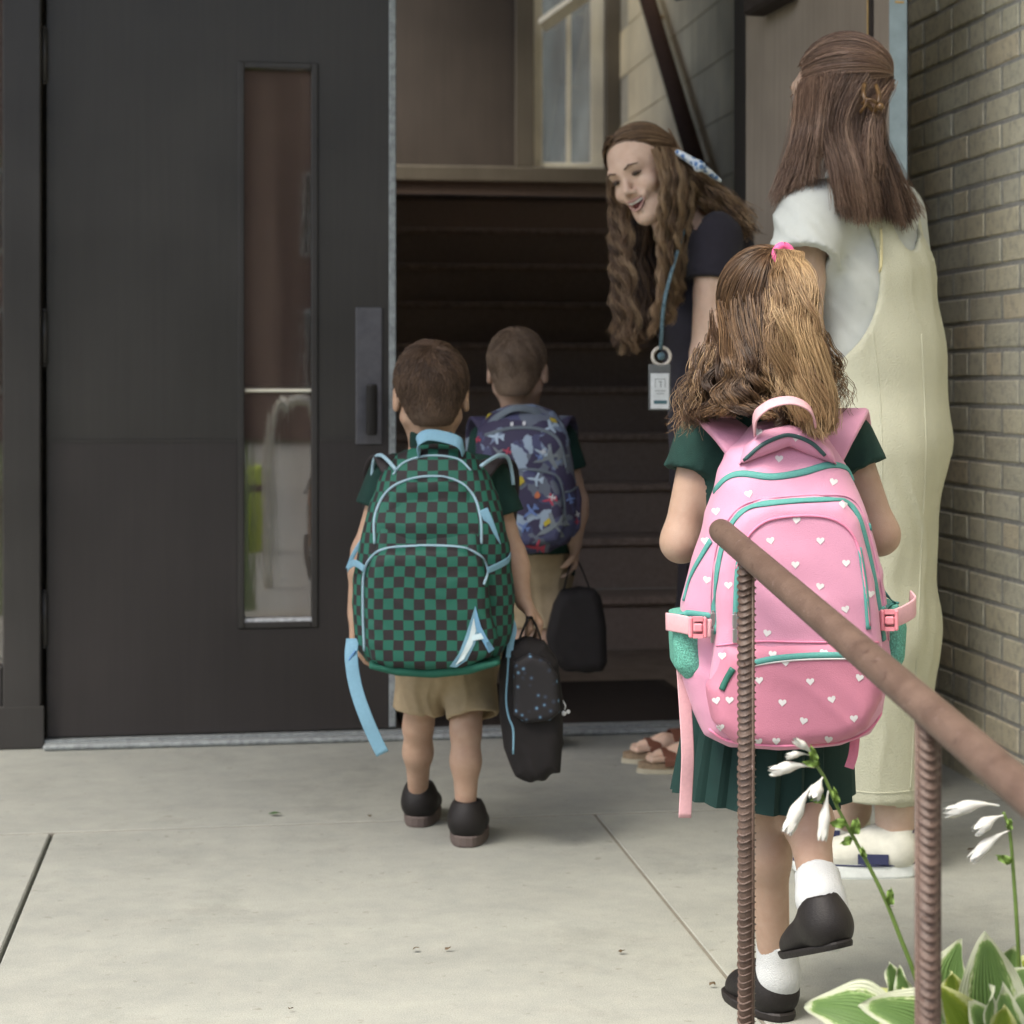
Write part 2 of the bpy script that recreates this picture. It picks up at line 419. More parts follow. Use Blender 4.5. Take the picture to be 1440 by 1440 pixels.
# ---- materials of the setting
def concrete_mat():
    m, n, b = node_mat('concrete'); N = n.nodes; L = n.links
    tc = N.new('ShaderNodeTexCoord'); g = N.new('ShaderNodeNewGeometry')
    def noise(sc, det=6, r=0.6, st=None):
        x = N.new('ShaderNodeTexNoise'); x.inputs['Scale'].default_value = sc; x.inputs['Detail'].default_value = det; x.inputs['Roughness'].default_value = r
        if st:
            mp = N.new('ShaderNodeMapping'); mp.inputs['Scale'].default_value = st; L.new(g.outputs['Position'], mp.inputs[0]); L.new(mp.outputs[0], x.inputs['Vector'])
        else: L.new(g.outputs['Position'], x.inputs['Vector'])
        return x
    a = noise(1.7, 5, 0.6, (1, 2.2, 1)); c = noise(14, 8, 0.7); f = noise(420, 3, 0.6); s = noise(38, 2, 0.5)
    r1 = N.new('ShaderNodeValToRGB'); L.new(a.outputs[0], r1.inputs[0]); setramp(r1, [(0.3, (0.355, 0.362, 0.325)), (0.5, (0.395, 0.402, 0.36)), (0.72, (0.435, 0.442, 0.392))])
    r2 = N.new('ShaderNodeValToRGB'); L.new(c.outputs[0], r2.inputs[0]); setramp(r2, [(0.3, (0.80, 0.82, 0.82)), (0.7, (1.0, 0.99, 0.97))])
    r3 = N.new('ShaderNodeValToRGB'); L.new(f.outputs[0], r3.inputs[0]); setramp(r3, [(0.3, (0.68, 0.68, 0.68)), (0.6, (1, 1, 1))])
    r4 = N.new('ShaderNodeValToRGB'); L.new(s.outputs[0], r4.inputs[0]); setramp(r4, [(0.22, (0.72, 0.70, 0.66)), (0.34, (1, 1, 1))])
    o = r1.outputs[0]
    st_ = noise(2.6, 9, .75); r5 = N.new('ShaderNodeValToRGB'); L.new(st_.outputs[0], r5.inputs[0]); setramp(r5, [(0.30, (0.80, 0.80, 0.79)), (0.46, (1, 1, 1)), (0.66, (1, 1, 1)), (0.74, (0.90, 0.88, 0.84))])
    for r in (r2, r3, r4, r5):
        mx = N.new('ShaderNodeMixRGB'); mx.blend_type = 'MULTIPLY'; mx.inputs[0].default_value = 0.9; L.new(o, mx.inputs[1]); L.new(r.outputs[0], mx.inputs[2]); o = mx.outputs[0]
    L.new(o, b.inputs['Base Color']); b.inputs['Roughness'].default_value = 0.85; b.inputs['Specular IOR Level'].default_value = 0.3
    bp = N.new('ShaderNodeBump'); bp.inputs['Strength'].default_value = 0.5; bp.inputs['Distance'].default_value = 0.002
    ad = N.new('ShaderNodeMath'); ad.operation = 'ADD'; L.new(f.outputs[0], ad.inputs[0]); L.new(c.outputs[0], ad.inputs[1]); L.new(ad.outputs[0], bp.inputs['Height']); L.new(bp.outputs[0], b.inputs['Normal'])
    return m
CONC = concrete_mat()
def painted(name, c, rough=0.42, grain=0.25, spec=0.5):
    m, n, b = node_mat(name); N = n.nodes; L = n.links; g = N.new('ShaderNodeNewGeometry')
    a = N.new('ShaderNodeTexNoise'); a.inputs['Scale'].default_value = 2.5; a.inputs['Detail'].default_value = 7; L.new(g.outputs['Position'], a.inputs['Vector'])
    f = N.new('ShaderNodeTexNoise'); f.inputs['Scale'].default_value = 260; f.inputs['Detail'].default_value = 2; L.new(g.outputs['Position'], f.inputs['Vector'])
    mp = N.new('ShaderNodeMapping'); mp.inputs['Scale'].default_value = (70, 70, 2.5); L.new(g.outputs['Position'], mp.inputs[0])
    st = N.new('ShaderNodeTexNoise'); st.inputs['Scale'].default_value = 1; st.inputs['Detail'].default_value = 5; L.new(mp.outputs[0], st.inputs['Vector'])
    c = np.array(c); r1 = N.new('ShaderNodeValToRGB'); L.new(a.outputs[0], r1.inputs[0]); setramp(r1, [(0.3, c * 0.8), (0.7, c * 1.2)])
    r2 = N.new('ShaderNodeValToRGB'); L.new(st.outputs[0], r2.inputs[0]); setramp(r2, [(0.35, (0.8, 0.8, 0.8)), (0.65, (1, 1, 1))])
    mx = N.new('ShaderNodeMixRGB'); mx.blend_type = 'MULTIPLY'; mx.inputs[0].default_value = 0.6; L.new(r1.outputs[0], mx.inputs[1]); L.new(r2.outputs[0], mx.inputs[2])
    L.new(mx.outputs[0], b.inputs['Base Color'])
    rr = N.new('ShaderNodeMapRange'); rr.inputs[3].default_value = rough - 0.08; rr.inputs[4].default_value = rough + 0.14; L.new(a.outputs[0], rr.inputs[0]); L.new(rr.outputs[0], b.inputs['Roughness'])
    b.inputs['Specular IOR Level'].default_value = spec
    bp = N.new('ShaderNodeBump'); bp.inputs['Strength'].default_value = grain; bp.inputs['Distance'].default_value = 0.001; L.new(f.outputs[0], bp.inputs['Height']); L.new(bp.outputs[0], b.inputs['Normal'])
    return m
DOORP = painted('dark grey door paint', (0.036, 0.033, 0.029)); FRAMEP = painted('dark bronze frame paint', (0.036, 0.033, 0.030))
DOORLOW = painted('brown grey kick panel paint', (0.030, 0.025, 0.023), 0.5)
TAN = painted('tan door paint', (0.34, 0.285, 0.225), 0.5); TAUPE = painted('taupe trim paint', (0.12, 0.104, 0.076), 0.5)
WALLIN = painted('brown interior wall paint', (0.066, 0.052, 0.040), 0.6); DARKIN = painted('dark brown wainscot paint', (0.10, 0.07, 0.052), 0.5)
STAIRM = mat('dark brown stair covering', (0.36, 0.28, 0.225), 0.8, scale=60, bump=0.3); NOSE = mat('worn stair nosing', (0.38, 0.285, 0.225), 0.7, scale=40, var=0.3)
TILEF = mat('dull brown vestibule floor', (0.26, 0.20, 0.155), 0.6, scale=12, var=0.3)
ALU = mat('scuffed aluminium', (0.30, 0.325, 0.325), 0.5, metal=0.2, scale=60, var=0.35, bump=0.1)
STEEL = mat('dull grey steel', (0.16, 0.16, 0.175), 0.38, metal=0.7, scale=40)
BRASS = mat('brass strip', (0.62, 0.42, 0.17), 0.45, metal=0.2)
WHITEP = painted('cream window paint', (0.80, 0.77, 0.62), 0.5)
BLUEGREY = mat('blue grey door edge paint', (0.33, 0.42, 0.45), 0.55, scale=20, var=0.15)
BLACKR = mat('black rubber', (0.035, 0.026, 0.021), 0.8, scale=90, bump=0.5)
SOIL = mat('dark garden soil', (0.05, 0.035, 0.024), 0.95, scale=25, var=0.5, bump=1.0, bscale=60)
LAWN = mat('lawn green', (0.045, 0.075, 0.02), 0.95, scale=4, var=0.4, bump=0.6, bscale=80)
GROOVE = mat('dark joint filler', (0.05, 0.045, 0.035), 0.95)
GROOVE2 = mat('grey joint filler', (0.20, 0.185, 0.15), 0.95)
def glass_mat():
    m = bpy.data.materials.new('dusty glass with reflection tint'); m.use_nodes = True; n = m.node_tree; N = n.nodes; L = n.links; N.clear()
    out = N.new('ShaderNodeOutputMaterial'); gl = N.new('ShaderNodeBsdfGlossy'); tr = N.new('ShaderNodeBsdfTransparent'); df = N.new('ShaderNodeBsdfDiffuse')
    gl.inputs['Roughness'].default_value = 0.012; df.inputs['Color'].default_value = (0.26, 0.19, 0.15, 1)  # brown streaks: part dust, part painted-in reflection of the brick building
    g = N.new('ShaderNodeNewGeometry'); mp = N.new('ShaderNodeMapping'); mp.inputs['Scale'].default_value = (9, 9, 0.9); L.new(g.outputs['Position'], mp.inputs[0])
    nz = N.new('ShaderNodeTexNoise'); nz.inputs['Scale'].default_value = 1.6; nz.inputs['Detail'].default_value = 5; L.new(mp.outputs[0], nz.inputs['Vector'])
    bp = N.new('ShaderNodeBump'); bp.inputs['Strength'].default_value = 0.03; bp.inputs['Distance'].default_value = 0.008; L.new(nz.outputs[0], bp.inputs['Height']); L.new(bp.outputs[0], gl.inputs['Normal'])
    fr = N.new('ShaderNodeFresnel'); fr.inputs[0].default_value = 2.3
    m1 = N.new('ShaderNodeMixShader'); L.new(fr.outputs[0], m1.inputs[0]); L.new(tr.outputs[0], m1.inputs[1]); L.new(gl.outputs[0], m1.inputs[2])
    cr = N.new('ShaderNodeValToRGB'); L.new(nz.outputs[0], cr.inputs[0]); setramp(cr, [(0.35, (0.10,) * 3), (0.7, (0.30,) * 3)])
    m2 = N.new('ShaderNodeMixShader'); L.new(cr.outputs[0], m2.inputs[0]); L.new(m1.outputs[0], m2.inputs[1]); L.new(df.outputs[0], m2.inputs[2]); L.new(m2.outputs[0], out.inputs[0])
    return m
GLASS = glass_mat()
def brick_mat(name, base=(0.70, 0.66, 0.50)):
    m, n, b = node_mat(name); N = n.nodes; L = n.links; g = N.new('ShaderNodeNewGeometry'); oi = N.new('ShaderNodeObjectInfo')
    cr = N.new('ShaderNodeValToRGB'); L.new(oi.outputs['Random'], cr.inputs[0]); c = np.array(base)
    setramp(cr, [(0.0, c * A(0.88, 0.87, 0.86)), (0.3, c * A(0.95, 0.96, 0.95)), (0.55, c), (0.8, c * A(1.08, 1.05, 0.98)), (1.0, c * A(1.03, 0.96, 0.9))])
    nz = N.new('ShaderNodeTexNoise'); nz.inputs['Scale'].default_value = 45; nz.inputs['Detail'].default_value = 8; L.new(g.outputs['Position'], nz.inputs['Vector'])
    r2 = N.new('ShaderNodeValToRGB'); L.new(nz.outputs[0], r2.inputs[0]); setramp(r2, [(0.3, (0.74, 0.74, 0.76)), (0.5, (0.95, 0.95, 0.95)), (0.72, (1.0, 1.0, 1.0))])
    mx = N.new('ShaderNodeMixRGB'); mx.blend_type = 'MULTIPLY'; mx.inputs[0].default_value = 1; L.new(cr.outputs[0], mx.inputs[1]); L.new(r2.outputs[0], mx.inputs[2]); L.new(mx.outputs[0], b.inputs['Base Color'])
    b.inputs['Roughness'].default_value = 0.9; b.inputs['Specular IOR Level'].default_value = 0.2
    n2 = N.new('ShaderNodeTexNoise'); n2.inputs['Scale'].default_value = 160; n2.inputs['Detail'].default_value = 5; L.new(g.outputs['Position'], n2.inputs['Vector'])
    bp = N.new('ShaderNodeBump'); bp.inputs['Strength'].default_value = 0.8; bp.inputs['Distance'].default_value = 0.004; L.new(n2.outputs[0], bp.inputs['Height']); L.new(bp.outputs[0], b.inputs['Normal'])
    return m
BRICK = brick_mat('tan face brick'); MORTAR = mat('grey mortar', (0.40, 0.39, 0.33), 0.95, scale=50, var=0.25, bump=0.8, bscale=250)
MORTARH = mat('recessed dark mortar', (0.42, 0.41, 0.37), 0.95, scale=50, var=0.2, bump=0.8, bscale=250)

# ---- ground
tagst(MB().box((-60, -70, -0.75), (60, -6.5, -0.62)).build('lawn', LAWN, smooth=False))
tagst(MB().box((-6, -6.5, -0.75), (6, -3.62, -0.6)).build('lower_walk', CONC, smooth=False))
for i in range(3):
    tagst(MB().box((-4.5, -2.82 - 0.27 * (i + 1), -0.6), (0.26, -2.82 - 0.27 * i, -0.15 * (i + 1)), bev=0.008).build('entrance_step', CONC, smooth=False))
tagst(MB().box((-4.5, -2.815, -0.6), (1.36, 0.1, -0.028)).build('landing_base', GROOVE, smooth=False))
JL = onZ(75, 1165); JL2 = onZ(0, 1350); JR = onZ(850, 1150); JR2 = onZ(1030, 1400); yc = (JL[1] + JR[1]) / 2
xl = (JL[0] + JL2[0]) / 2; xr = (JR[0] + JR2[0]) / 2
land = root('landing', None, None, (0, -1.4, 0), kind='structure')
slabs = [((-4.5, yc + 0.003), (1.355, 0.0)), ((-4.5, -2.82), (xl - 0.004, yc - 0.003)), ((xl + 0.004, -2.82), (xr - 0.002, yc - 0.003)), ((xr + 0.002, -2.82), (1.355, yc - 0.003))]
for a, b in slabs:
    MB().box((a[0], a[1], -0.025), (b[0], b[1], 0.0), bev=0.003).build('slab', CONC, land, smooth=False)
MB().box((-4.5, yc - 0.0045, -0.02), (1.355, yc + 0.0045, -0.0015)).build('joint_filler', GROOVE2, land, smooth=False)
MB().box((xr - 0.003, -2.82, -0.02), (xr + 0.003, yc, -0.0015)).build('joint_filler', GROOVE2, land, smooth=False)
tagst(MB().box((0.262, -6.2, -0.75), (1.40, -2.826, -0.06)).build('planting_bed_soil', SOIL, smooth=False))

# ---- facade (door wall)
HEAD = 2.16
xpost0 = onY(6, 500, 0)[0]; xhinge = onY(66, 500, 0)[0]; xedge = 0.0
XJ = onY(1042, 500, 0)[0] + 0.004          # right jamb of the doorway
XW = 1.36                                   # face of the brick wall
def facade_mat():
    m, n, b = node_mat('facade brickwork'); N = n.nodes; L = n.links; tc = N.new('ShaderNodeTexCoord'); mp = N.new('ShaderNodeMapping'); mp.inputs['Rotation'].default_value = (rad(90), 0, 0)
    L.new(tc.outputs['Object'], mp.inputs[0]); br = N.new('ShaderNodeTexBrick'); L.new(mp.outputs[0], br.inputs['Vector'])
    br.inputs['Color1'].default_value = (0.33, 0.27, 0.18, 1); br.inputs['Color2'].default_value = (0.26, 0.2, 0.14, 1); br.inputs['Mortar'].default_value = (0.16, 0.15, 0.13, 1)
    br.inputs['Scale'].default_value = 1; br.inputs['Brick Width'].default_value = 0.21; br.inputs['Row Height'].default_value = 0.068; br.inputs['Mortar Size'].default_value = 0.005
    L.new(br.outputs[0], b.inputs['Base Color']); b.inputs['Roughness'].default_value = 0.9; return m
FAC = facade_mat()
fw = root('school_front_wall', 'tan brick front wall of the school around and above the double doorway', 'wall', (0, 0.1, 0))
MB().box((-4.5, 0.0, HEAD + 0.08), (1.359, 0.2, 4.6)).box((-4.5, 0.0, 0), (xpost0 - 0.62, 0.2, HEAD + 0.08)).box((XJ + 0.07, 0.0, 0), (1.359, 0.2, HEAD + 0.08)).build('wall', FAC, fw, smooth=False)
cn = root('entrance_canopy', 'flat canopy slab above the school doorway', 'canopy', (-1.5, -1, 4.3))
CANY = -2.95
MB().box((-3.2, CANY, 4.2), (1.355, -0.002, 4.4), bev=0.01).build('canopy_slab', painted('canopy white paint', (0.5, 0.48, 0.42)), cn, smooth=False)
# ---- door frame
df = root('doorway_surround', 'dark bronze frame of the double doorway with a glazed sidelight at its left', 'door frame', (0, 0.02, 0))
MB().box((xpost0, -0.035, 0.002), (xhinge - 0.012, 0.10, HEAD), bev=0.004).build('post', FRAMEP, df, smooth=False)
MB().box((xpost0 - 0.03, -0.02, 0.0025), (xhinge - 0.004, -0.0355, 0.115), bev=0.002).build('post_foot', FRAMEP, df, smooth=False)
MB().box((XJ + 0.002, -0.035, 0.002), (XJ + 0.07, 0.10, HEAD), bev=0.004).build('post', FRAMEP, df, smooth=False)
MB().box((xpost0 - 0.62, -0.035, HEAD), (XJ + 0.07, 0.10, HEAD + 0.08), bev=0.004).build('head', FRAMEP, df, smooth=False)
MB().box((xpost0 - 0.62, -0.03, 0.002), (xpost0 - 0.56, 0.10, HEAD), bev=0.004).build('post', FRAMEP, df, smooth=False)
MB().box((xpost0 - 0.56, 0.0, 0.22), (xpost0 - 0.002, 0.008, HEAD - 0.002)).build('sidelight_pane', GLASS, df, smooth=False)
MB().box((xpost0 - 0.559, -0.025, 0.002), (xpost0 - 0.002, 0.05, 0.22), bev=0.003).build('sidelight_sill', FRAMEP, df, smooth=False)
MB().box((xpost0 - 0.030, 0.012, 0.24), (xpost0 - 0.004, 0.03, HEAD - 0.02)).build('sidelight_bead', ALU, df, smooth=False)
th = root('threshold', 'pale worn metal threshold strip under the double doors', 'threshold', (0, -0.03, 0))
MB().box((xhinge - 0.004, -0.07, 0.001), (XJ, 0.05, 0.016), bev=0.005).build('threshold_plate', ALU, th, smooth=False)
MB().box((xhinge - 0.004, -0.03, 0.0165), (XJ, 0.0, 0.021)).build('raised_rib', ALU, th, smooth=False)

# ---- the two door leaves.  local: x from hinge to free edge, y outward from the outer face, z up
def door_leaf(name, label, origin, M, outer, low, edge_m, full):
    W = xedge - xhinge - 0.006
    r = root(name, label, 'door', origin)
    def pt(u, v): q = onY(u, v, 0.0); return q[0] - xhinge, q[2]
    x0, z1 = pt(345, 97); x1, z0 = pt(437, 872); zk = pt(200, 618)[1]
    def B(mb, nm, m, par=r, **k):
        V = xf(np.concatenate(mb.V), M, origin); return part(nm, V, mb.F, m, par, **k)
    b = MB(); T = -0.045; zt = HEAD - 0.006; z_b = 0.024
    b.box((0, T, z_b), (x0 - 0.006, 0, zt)).box((x1 + 0.006, T, z_b), (W, 0, zt)).box((x0 - 0.006, T, z1 + 0.006), (x1 + 0.006, 0, zt)).box((x0 - 0.006, T, z_b), (x1 + 0.006, 0, z0 - 0.006))
    B(b, 'leaf', outer, smooth=False)
    for sgn, yy in ((1, 0.0), (-1, T)):
        if sgn < 0 and not full: continue
        b = MB(); o = 0.0045 * sgn; e = 0.02
        def rim(a, c): b.box((a[0], yy + 0.0008 * sgn, a[1]), (c[0], yy + 0.008 * sgn, c[1]), bev=0.003)
        rim((x0 - e, z0 - e), (x0 - 0.002, z1 + e)); rim((x1 + 0.002, z0 - e), (x1 + e, z1 + e)); rim((x0 - 0.002, z1 + 0.002), (x1 + 0.002, z1 + e)); rim((x0 - 0.002, z0 - e), (x1 + 0.002, z0 - 0.002))
        B(b, 'vision_lite_frame', FRAMEP if sgn > 0 else outer, smooth=False)
    b = MB(); b.box((x0 - 0.0055, T * 0.62, z0 - 0.0055), (x1 + 0.0055, T * 0.42, z1 + 0.0055)); pane = B(b, 'pane', GLASS, smooth=False)
    zd = pt(390, 549)[1]; b = MB(); b.box((x0 - 0.0015, T * 0.41, zd - 0.0045), (x1 + 0.0015, -0.006, zd + 0.0045), bev=.001); B(b, 'divider_bar', WHITEP if full else outer, smooth=False)
    b = MB(); b.box((x0 - 0.0055, T * 0.415, z0 - 0.0055), (x1 + 0.0055, -0.001, z0 + 0.006)); B(b, 'glazing_bead', mat('chipped pale paint', (.62, .64, .64), .6, scale=90, var=.4), smooth=False, label='bottom glazing bead with chipped pale paint')
    b = MB(); b.box((x0 - 0.0055, T * 0.415, z0 + 0.006), (x0 - 0.002, -0.002, z1)).box((x1 + 0.002, T * 0.415, z0 + 0.006), (x1 + 0.0055, -0.002, z1)); B(b, 'glazing_bead', STEEL, smooth=False)
    # lower facing sheet, standing 3 mm proud, left and right of the lite
    b = MB(); b.box((0.004, 0.0005, z_b + 0.002), (x0 - 0.022, 0.0035, zk)).box((x1 + 0.022, 0.0005, z_b + 0.002), (W - 0.022, 0.0035, zk)).box((x0 - 0.022, 0.0005, z_b + 0.002), (x1 + 0.022, 0.0035, z0 - 0.022))
    B(b, 'lower_panel', low, smooth=False)
    b = MB(); b.box((0.004, 0.0036, zk - 0.007), (x0 - 0.024, 0.0052, zk - 0.001)).box((x1 + 0.024, 0.0036, zk - 0.007), (W - 0.105, 0.0052, zk - 0.001)); B(b, 'panel_rail', outer, smooth=False)
    b = MB(); b.box((W - 0.020, 0.001, z_b + 0.004), (W - 0.001, 0.0065, zt - 0.004), bev=0.002); B(b, 'meeting_stile_strip', edge_m, smooth=False)
    if full:
        xa, za = pt(500, 432); xb, zb2 = pt(537, 625)
        b = MB(); b.box((xa, 0.004, zb2), (xb, 0.009, za), bev=0.002); pl = B(b, 'pull_plate', STEEL, smooth=False)
        xh, zh = pt(521, 541); _, zl = pt(521, 610)
        b = MB(); b.tube([(xh, 0.052, zl - .002), (xh, 0.052, zl + .004), (xh, 0.052, zh - .004), (xh, 0.052, zh + .002)], [.012, .0155, .0155, .012], 14, ref=A(0, 1, 0), flat=.6).tube([(xh, 0.0092, zh - 0.014), (xh, 0.047, zh - 0.014)], .009, 10).tube([(xh, 0.0092, zl + 0.014), (xh, 0.047, zl + 0.014)], .009, 10)
        V = xf(np.concatenate(b.V), M, origin); part('pull_handle', V, b.F, mat('worn grey handle', (.70, .72, .75), .3, metal=.6), pl)
        for (uu, vv) in ((76, 208), (78, 342), (464, 208), (539, 208), (461, 341), (539, 340)):
            q = pt(uu, vv); b.tube([(q[0], 0.0, q[1]), (q[0], 0.0022, q[1])], 0.004, 10)
        B(b, 'screw_head', FRAMEP, smooth=False)
    # panic bar on the inner side
    zp = pt(390, 549)[1]
    b = MB(); b.box((0.06, T - 0.075, zp - 0.012), (W - 0.09, T - 0.050, zp + 0.012), bev=0.006); bar = B(b, 'panic_bar', WHITEP if full else STEEL, smooth=False)
    for lo_, hi_ in (((0.03, T - 0.078, zp - 0.035), (0.10, T - 0.001, zp + 0.035)), ((W - 0.13, T - 0.078, zp - 0.045), (W - 0.05, T - 0.001, zp + 0.045))):
        b = MB().box(lo_, hi_, bev=0.006); V = xf(np.concatenate(b.V), M, origin); part('bar_housing', V, b.F, STEEL, bar, smooth=False)
    for vv in (78, 475, 870):
        z = pt(60, vv)[1]; b = MB(); b.tube([(-0.006, 0.006, z - 0.07), (-0.006, 0.006, z + 0.07)], 0.009, 10).tube([(-0.006, 0.006, z - 0.078), (-0.006, 0.006, z - 0.0702)], 0.006, 8).tube([(-0.006, 0.006, z + 0.0702), (-0.006, 0.006, z + 0.078)], 0.006, 8)
        B(b, 'hinge', FRAMEP)
    if not full:
        b = MB(); b.box((0.16, T - 0.07, 1.975), (0.40, T - 0.002, 2.045), bev=0.01); cl = B(b, 'door_closer', BLACKR, smooth=False)
        b = MB(); b.tube([(0.25, T - 0.05, 2.05), (-0.02, T - 0.20, 2.055)], 0.009, 8); V = xf(np.concatenate(b.V), M, origin); part('closer_arm', V, b.F, STEEL, cl)
        b = MB(); b.box((W - 0.112, T - 0.005, 0.03), (W - 0.104, T - 0.0005, HEAD - 0.02)); B(b, 'brass_strip', BRASS, smooth=False)
        b = MB(); b.box((W - 0.100, T - 0.006, 0.03), (W - 0.082, T - 0.0005, HEAD - 0.02)); B(b, 'weather_strip', BLACKR, smooth=False)
        b = MB(); b.box((W + 0.0005, T + 0.001, z_b), (W + 0.0035, -0.001, zt - 0.002)); eb = B(b, 'edge_plate', BLUEGREY, smooth=False)
        b = MB()
        for z in (pt(560, 86)[1], pt(560, 104)[1]): b.box((W + 0.0036, T + 0.014, z + .03), (W + 0.0045, T + 0.036, z + 0.032+.003))
        V = xf(np.concatenate(b.V), M, origin); part('bolt_slot', V, b.F, BRASS, eb, smooth=False)
    return r
door_leaf('door', 'closed dark grey door leaf with a tall narrow glass pane and pull handle', (xhinge, 0.0, 0.0), np.stack([A(1, 0, 0), A(0, -1, 0), A(0, 0, 1)], 1), DOORP, DOORLOW, ALU, True)
# open leaf: hinge on the right jamb, swung out toward the steps
hx = XJ - 0.002; W_ = xedge - xhinge
fx, fy = 1.058, None
a_ = (fx - hx) / W_; dirx = nrm(A(a_, -math.sqrt(1 - a_ * a_), 0)); outn = nrm(np.cross(dirx, A(0, 0, 1)))
outn = outn if outn[0] > 0 else -outn
door_leaf('open_door', 'tan inner side of the open door leaf folded back beside the brick wall', A(hx, -0.045, 0) + outn * 0.045, np.stack([dirx, outn, A(0, 0, 1)], 1), TAN, TAN, BLACKR, False)  # stile strip coloured black to stand in for the shaded gap beside the wall

# ---- right hand brick wall, each brick in view an object
bw = root('brick_wall', 'tan brick wall at the right with dark raked joints between its courses', 'wall', (XW + 0.1, -1.5, 0))
CO = 0.0677; BL = 0.2032; GAP = 0.010; WY0 = -2.2
MB().box((XW + 0.0042, WY0 * 0 - 6.2, -0.7), (XW + 0.3, 0.2, 4.6)).build('mortar_backing', MORTARH, bw, smooth=False)
def brick_mesh(L_, s):
    r = random.Random(s); b = MB().box((0, 0, 0), (0.09, L_, CO - GAP), bev=0.0035); V = np.concatenate(b.V) + np.array([[r.uniform(-.0012, .0012) for _ in range(3)] for _ in range(24)])
    me = mk('brick', V, b.F, False); me.materials.append(BRICK); return me
bmes = [brick_mesh(BL - GAP, i) for i in range(4)]; hme = [brick_mesh(BL / 2 - GAP, i + 9) for i in range(2)]
mo = MB(); rest = MB(); zc0 = -0.02
ycoords = []
for c in range(-10, 52):
    z = zc0 + c * CO; y = -0.002 - (0.0 if c % 2 == 0 else BL / 2); 
    if c % 2: cells = [(-0.002 - BL / 2, 0.5)]
    else: cells = []
    hd = (c % 6 == 3)
    yy = -0.002 - (BL / 2 if c % 2 else 0)
    while yy > -3.4:
        if hd: cells += [(yy - BL / 2, 0.5), (yy - BL, 0.5)]
        else: cells.append((yy - BL, 1))
        yy -= BL
    if c % 2: pass
    for (y0, k) in cells:
        L_ = BL * k - GAP
        vis = (y0 > -1.3) and (0 <= z < 2.15) and not hd or ((y0 > -1.15) and (0 <= z < 2.12) and hd)
        off = random.uniform(-0.0015, 0.0015)
        if vis: inst('brick', random.choice(bmes if k == 1 else hme), (XW + off, y0 + GAP / 2, z), bw)
        else: rest.box((XW + off, y0 + GAP / 2, z), (XW + 0.02, y0 + GAP / 2 + L_, z + CO - GAP))
        if vis or (y0 > -2.2 and z > -.1): mo.box((XW + 0.0012, y0 - GAP / 2 + 0.0004, z + 0.0006), (XW + 0.0040, y0 + GAP / 2 - 0.0004, z + CO - GAP - 0.0006))
mo.build('head_joint_mortar', MORTAR, bw, kind='stuff', smooth=False)
rest.build('far_brick', BRICK, bw, kind='stuff', smooth=False)

# ---- interior
XR = 1.72; SY0 = onZ(880, 915)[1]; YB = 5.35
RUN = 0.28; RIS = 0.19; NST = 10
sw = root('stairwell_walls', None, None, (0.8, 3, 0), kind='structure')
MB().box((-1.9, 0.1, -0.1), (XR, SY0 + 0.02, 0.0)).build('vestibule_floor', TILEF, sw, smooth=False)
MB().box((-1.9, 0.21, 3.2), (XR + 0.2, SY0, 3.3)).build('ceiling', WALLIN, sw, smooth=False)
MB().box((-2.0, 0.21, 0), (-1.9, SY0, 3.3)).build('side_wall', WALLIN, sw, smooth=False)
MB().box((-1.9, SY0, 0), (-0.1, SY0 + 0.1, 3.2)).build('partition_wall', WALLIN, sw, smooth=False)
# left stair wall with an unseen opening added to throw daylight on the block wall
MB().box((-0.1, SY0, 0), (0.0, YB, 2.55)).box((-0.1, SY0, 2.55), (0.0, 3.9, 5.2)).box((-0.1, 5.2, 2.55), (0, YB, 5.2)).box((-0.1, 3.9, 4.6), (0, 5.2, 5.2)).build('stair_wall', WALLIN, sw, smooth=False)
MB().box((-0.1, SY0 - 0.02, 5.2), (XR + 0.2, 3.3, 5.3)).box((-0.1, 3.3, 5.2), (0.8, YB + 0.2, 5.3)).box((-0.1, SY0 - 0.02, 3.3), (XR + 0.2, SY0, 5.2)).build('stair_ceiling', WALLIN, sw, smooth=False)  # roof left open over the landing, a made-up skylight for the blocks
MB().box((XR + 0.006, 0.2, 0), (XR + 0.2, YB + 0.2, 5.2)).build('block_backing', mat('cream block mortar', (.42, .40, .32), .9), sw, smooth=False)
stairs = root('staircase', None, None, (0.8, SY0, 0), kind='structure')
for i in range(NST):
    y = SY0 + 0.03 + RUN * i; z = RIS * i
    MB().box((0.001, y, z), (XR - 0.001, y + 0.03, z + RIS - 0.026)).build('riser', STAIRM, stairs, smooth=False)
    MB().box((0.001, y - 0.022, z + RIS - 0.026), (XR - 0.001, y + (RUN if i < NST - 1 else 1.9) + 0.001, z + RIS), bev=0.006).build('tread', STAIRM if i < NST - 1 else DARKIN, stairs, smooth=False)
    MB().box((0.002, y - 0.0245, z + RIS - 0.024), (XR - 0.002, y + 0.035, z + RIS + 0.003), bev=0.003).build('nosing', NOSE if i < NST - 1 else DARKIN, stairs, smooth=False)
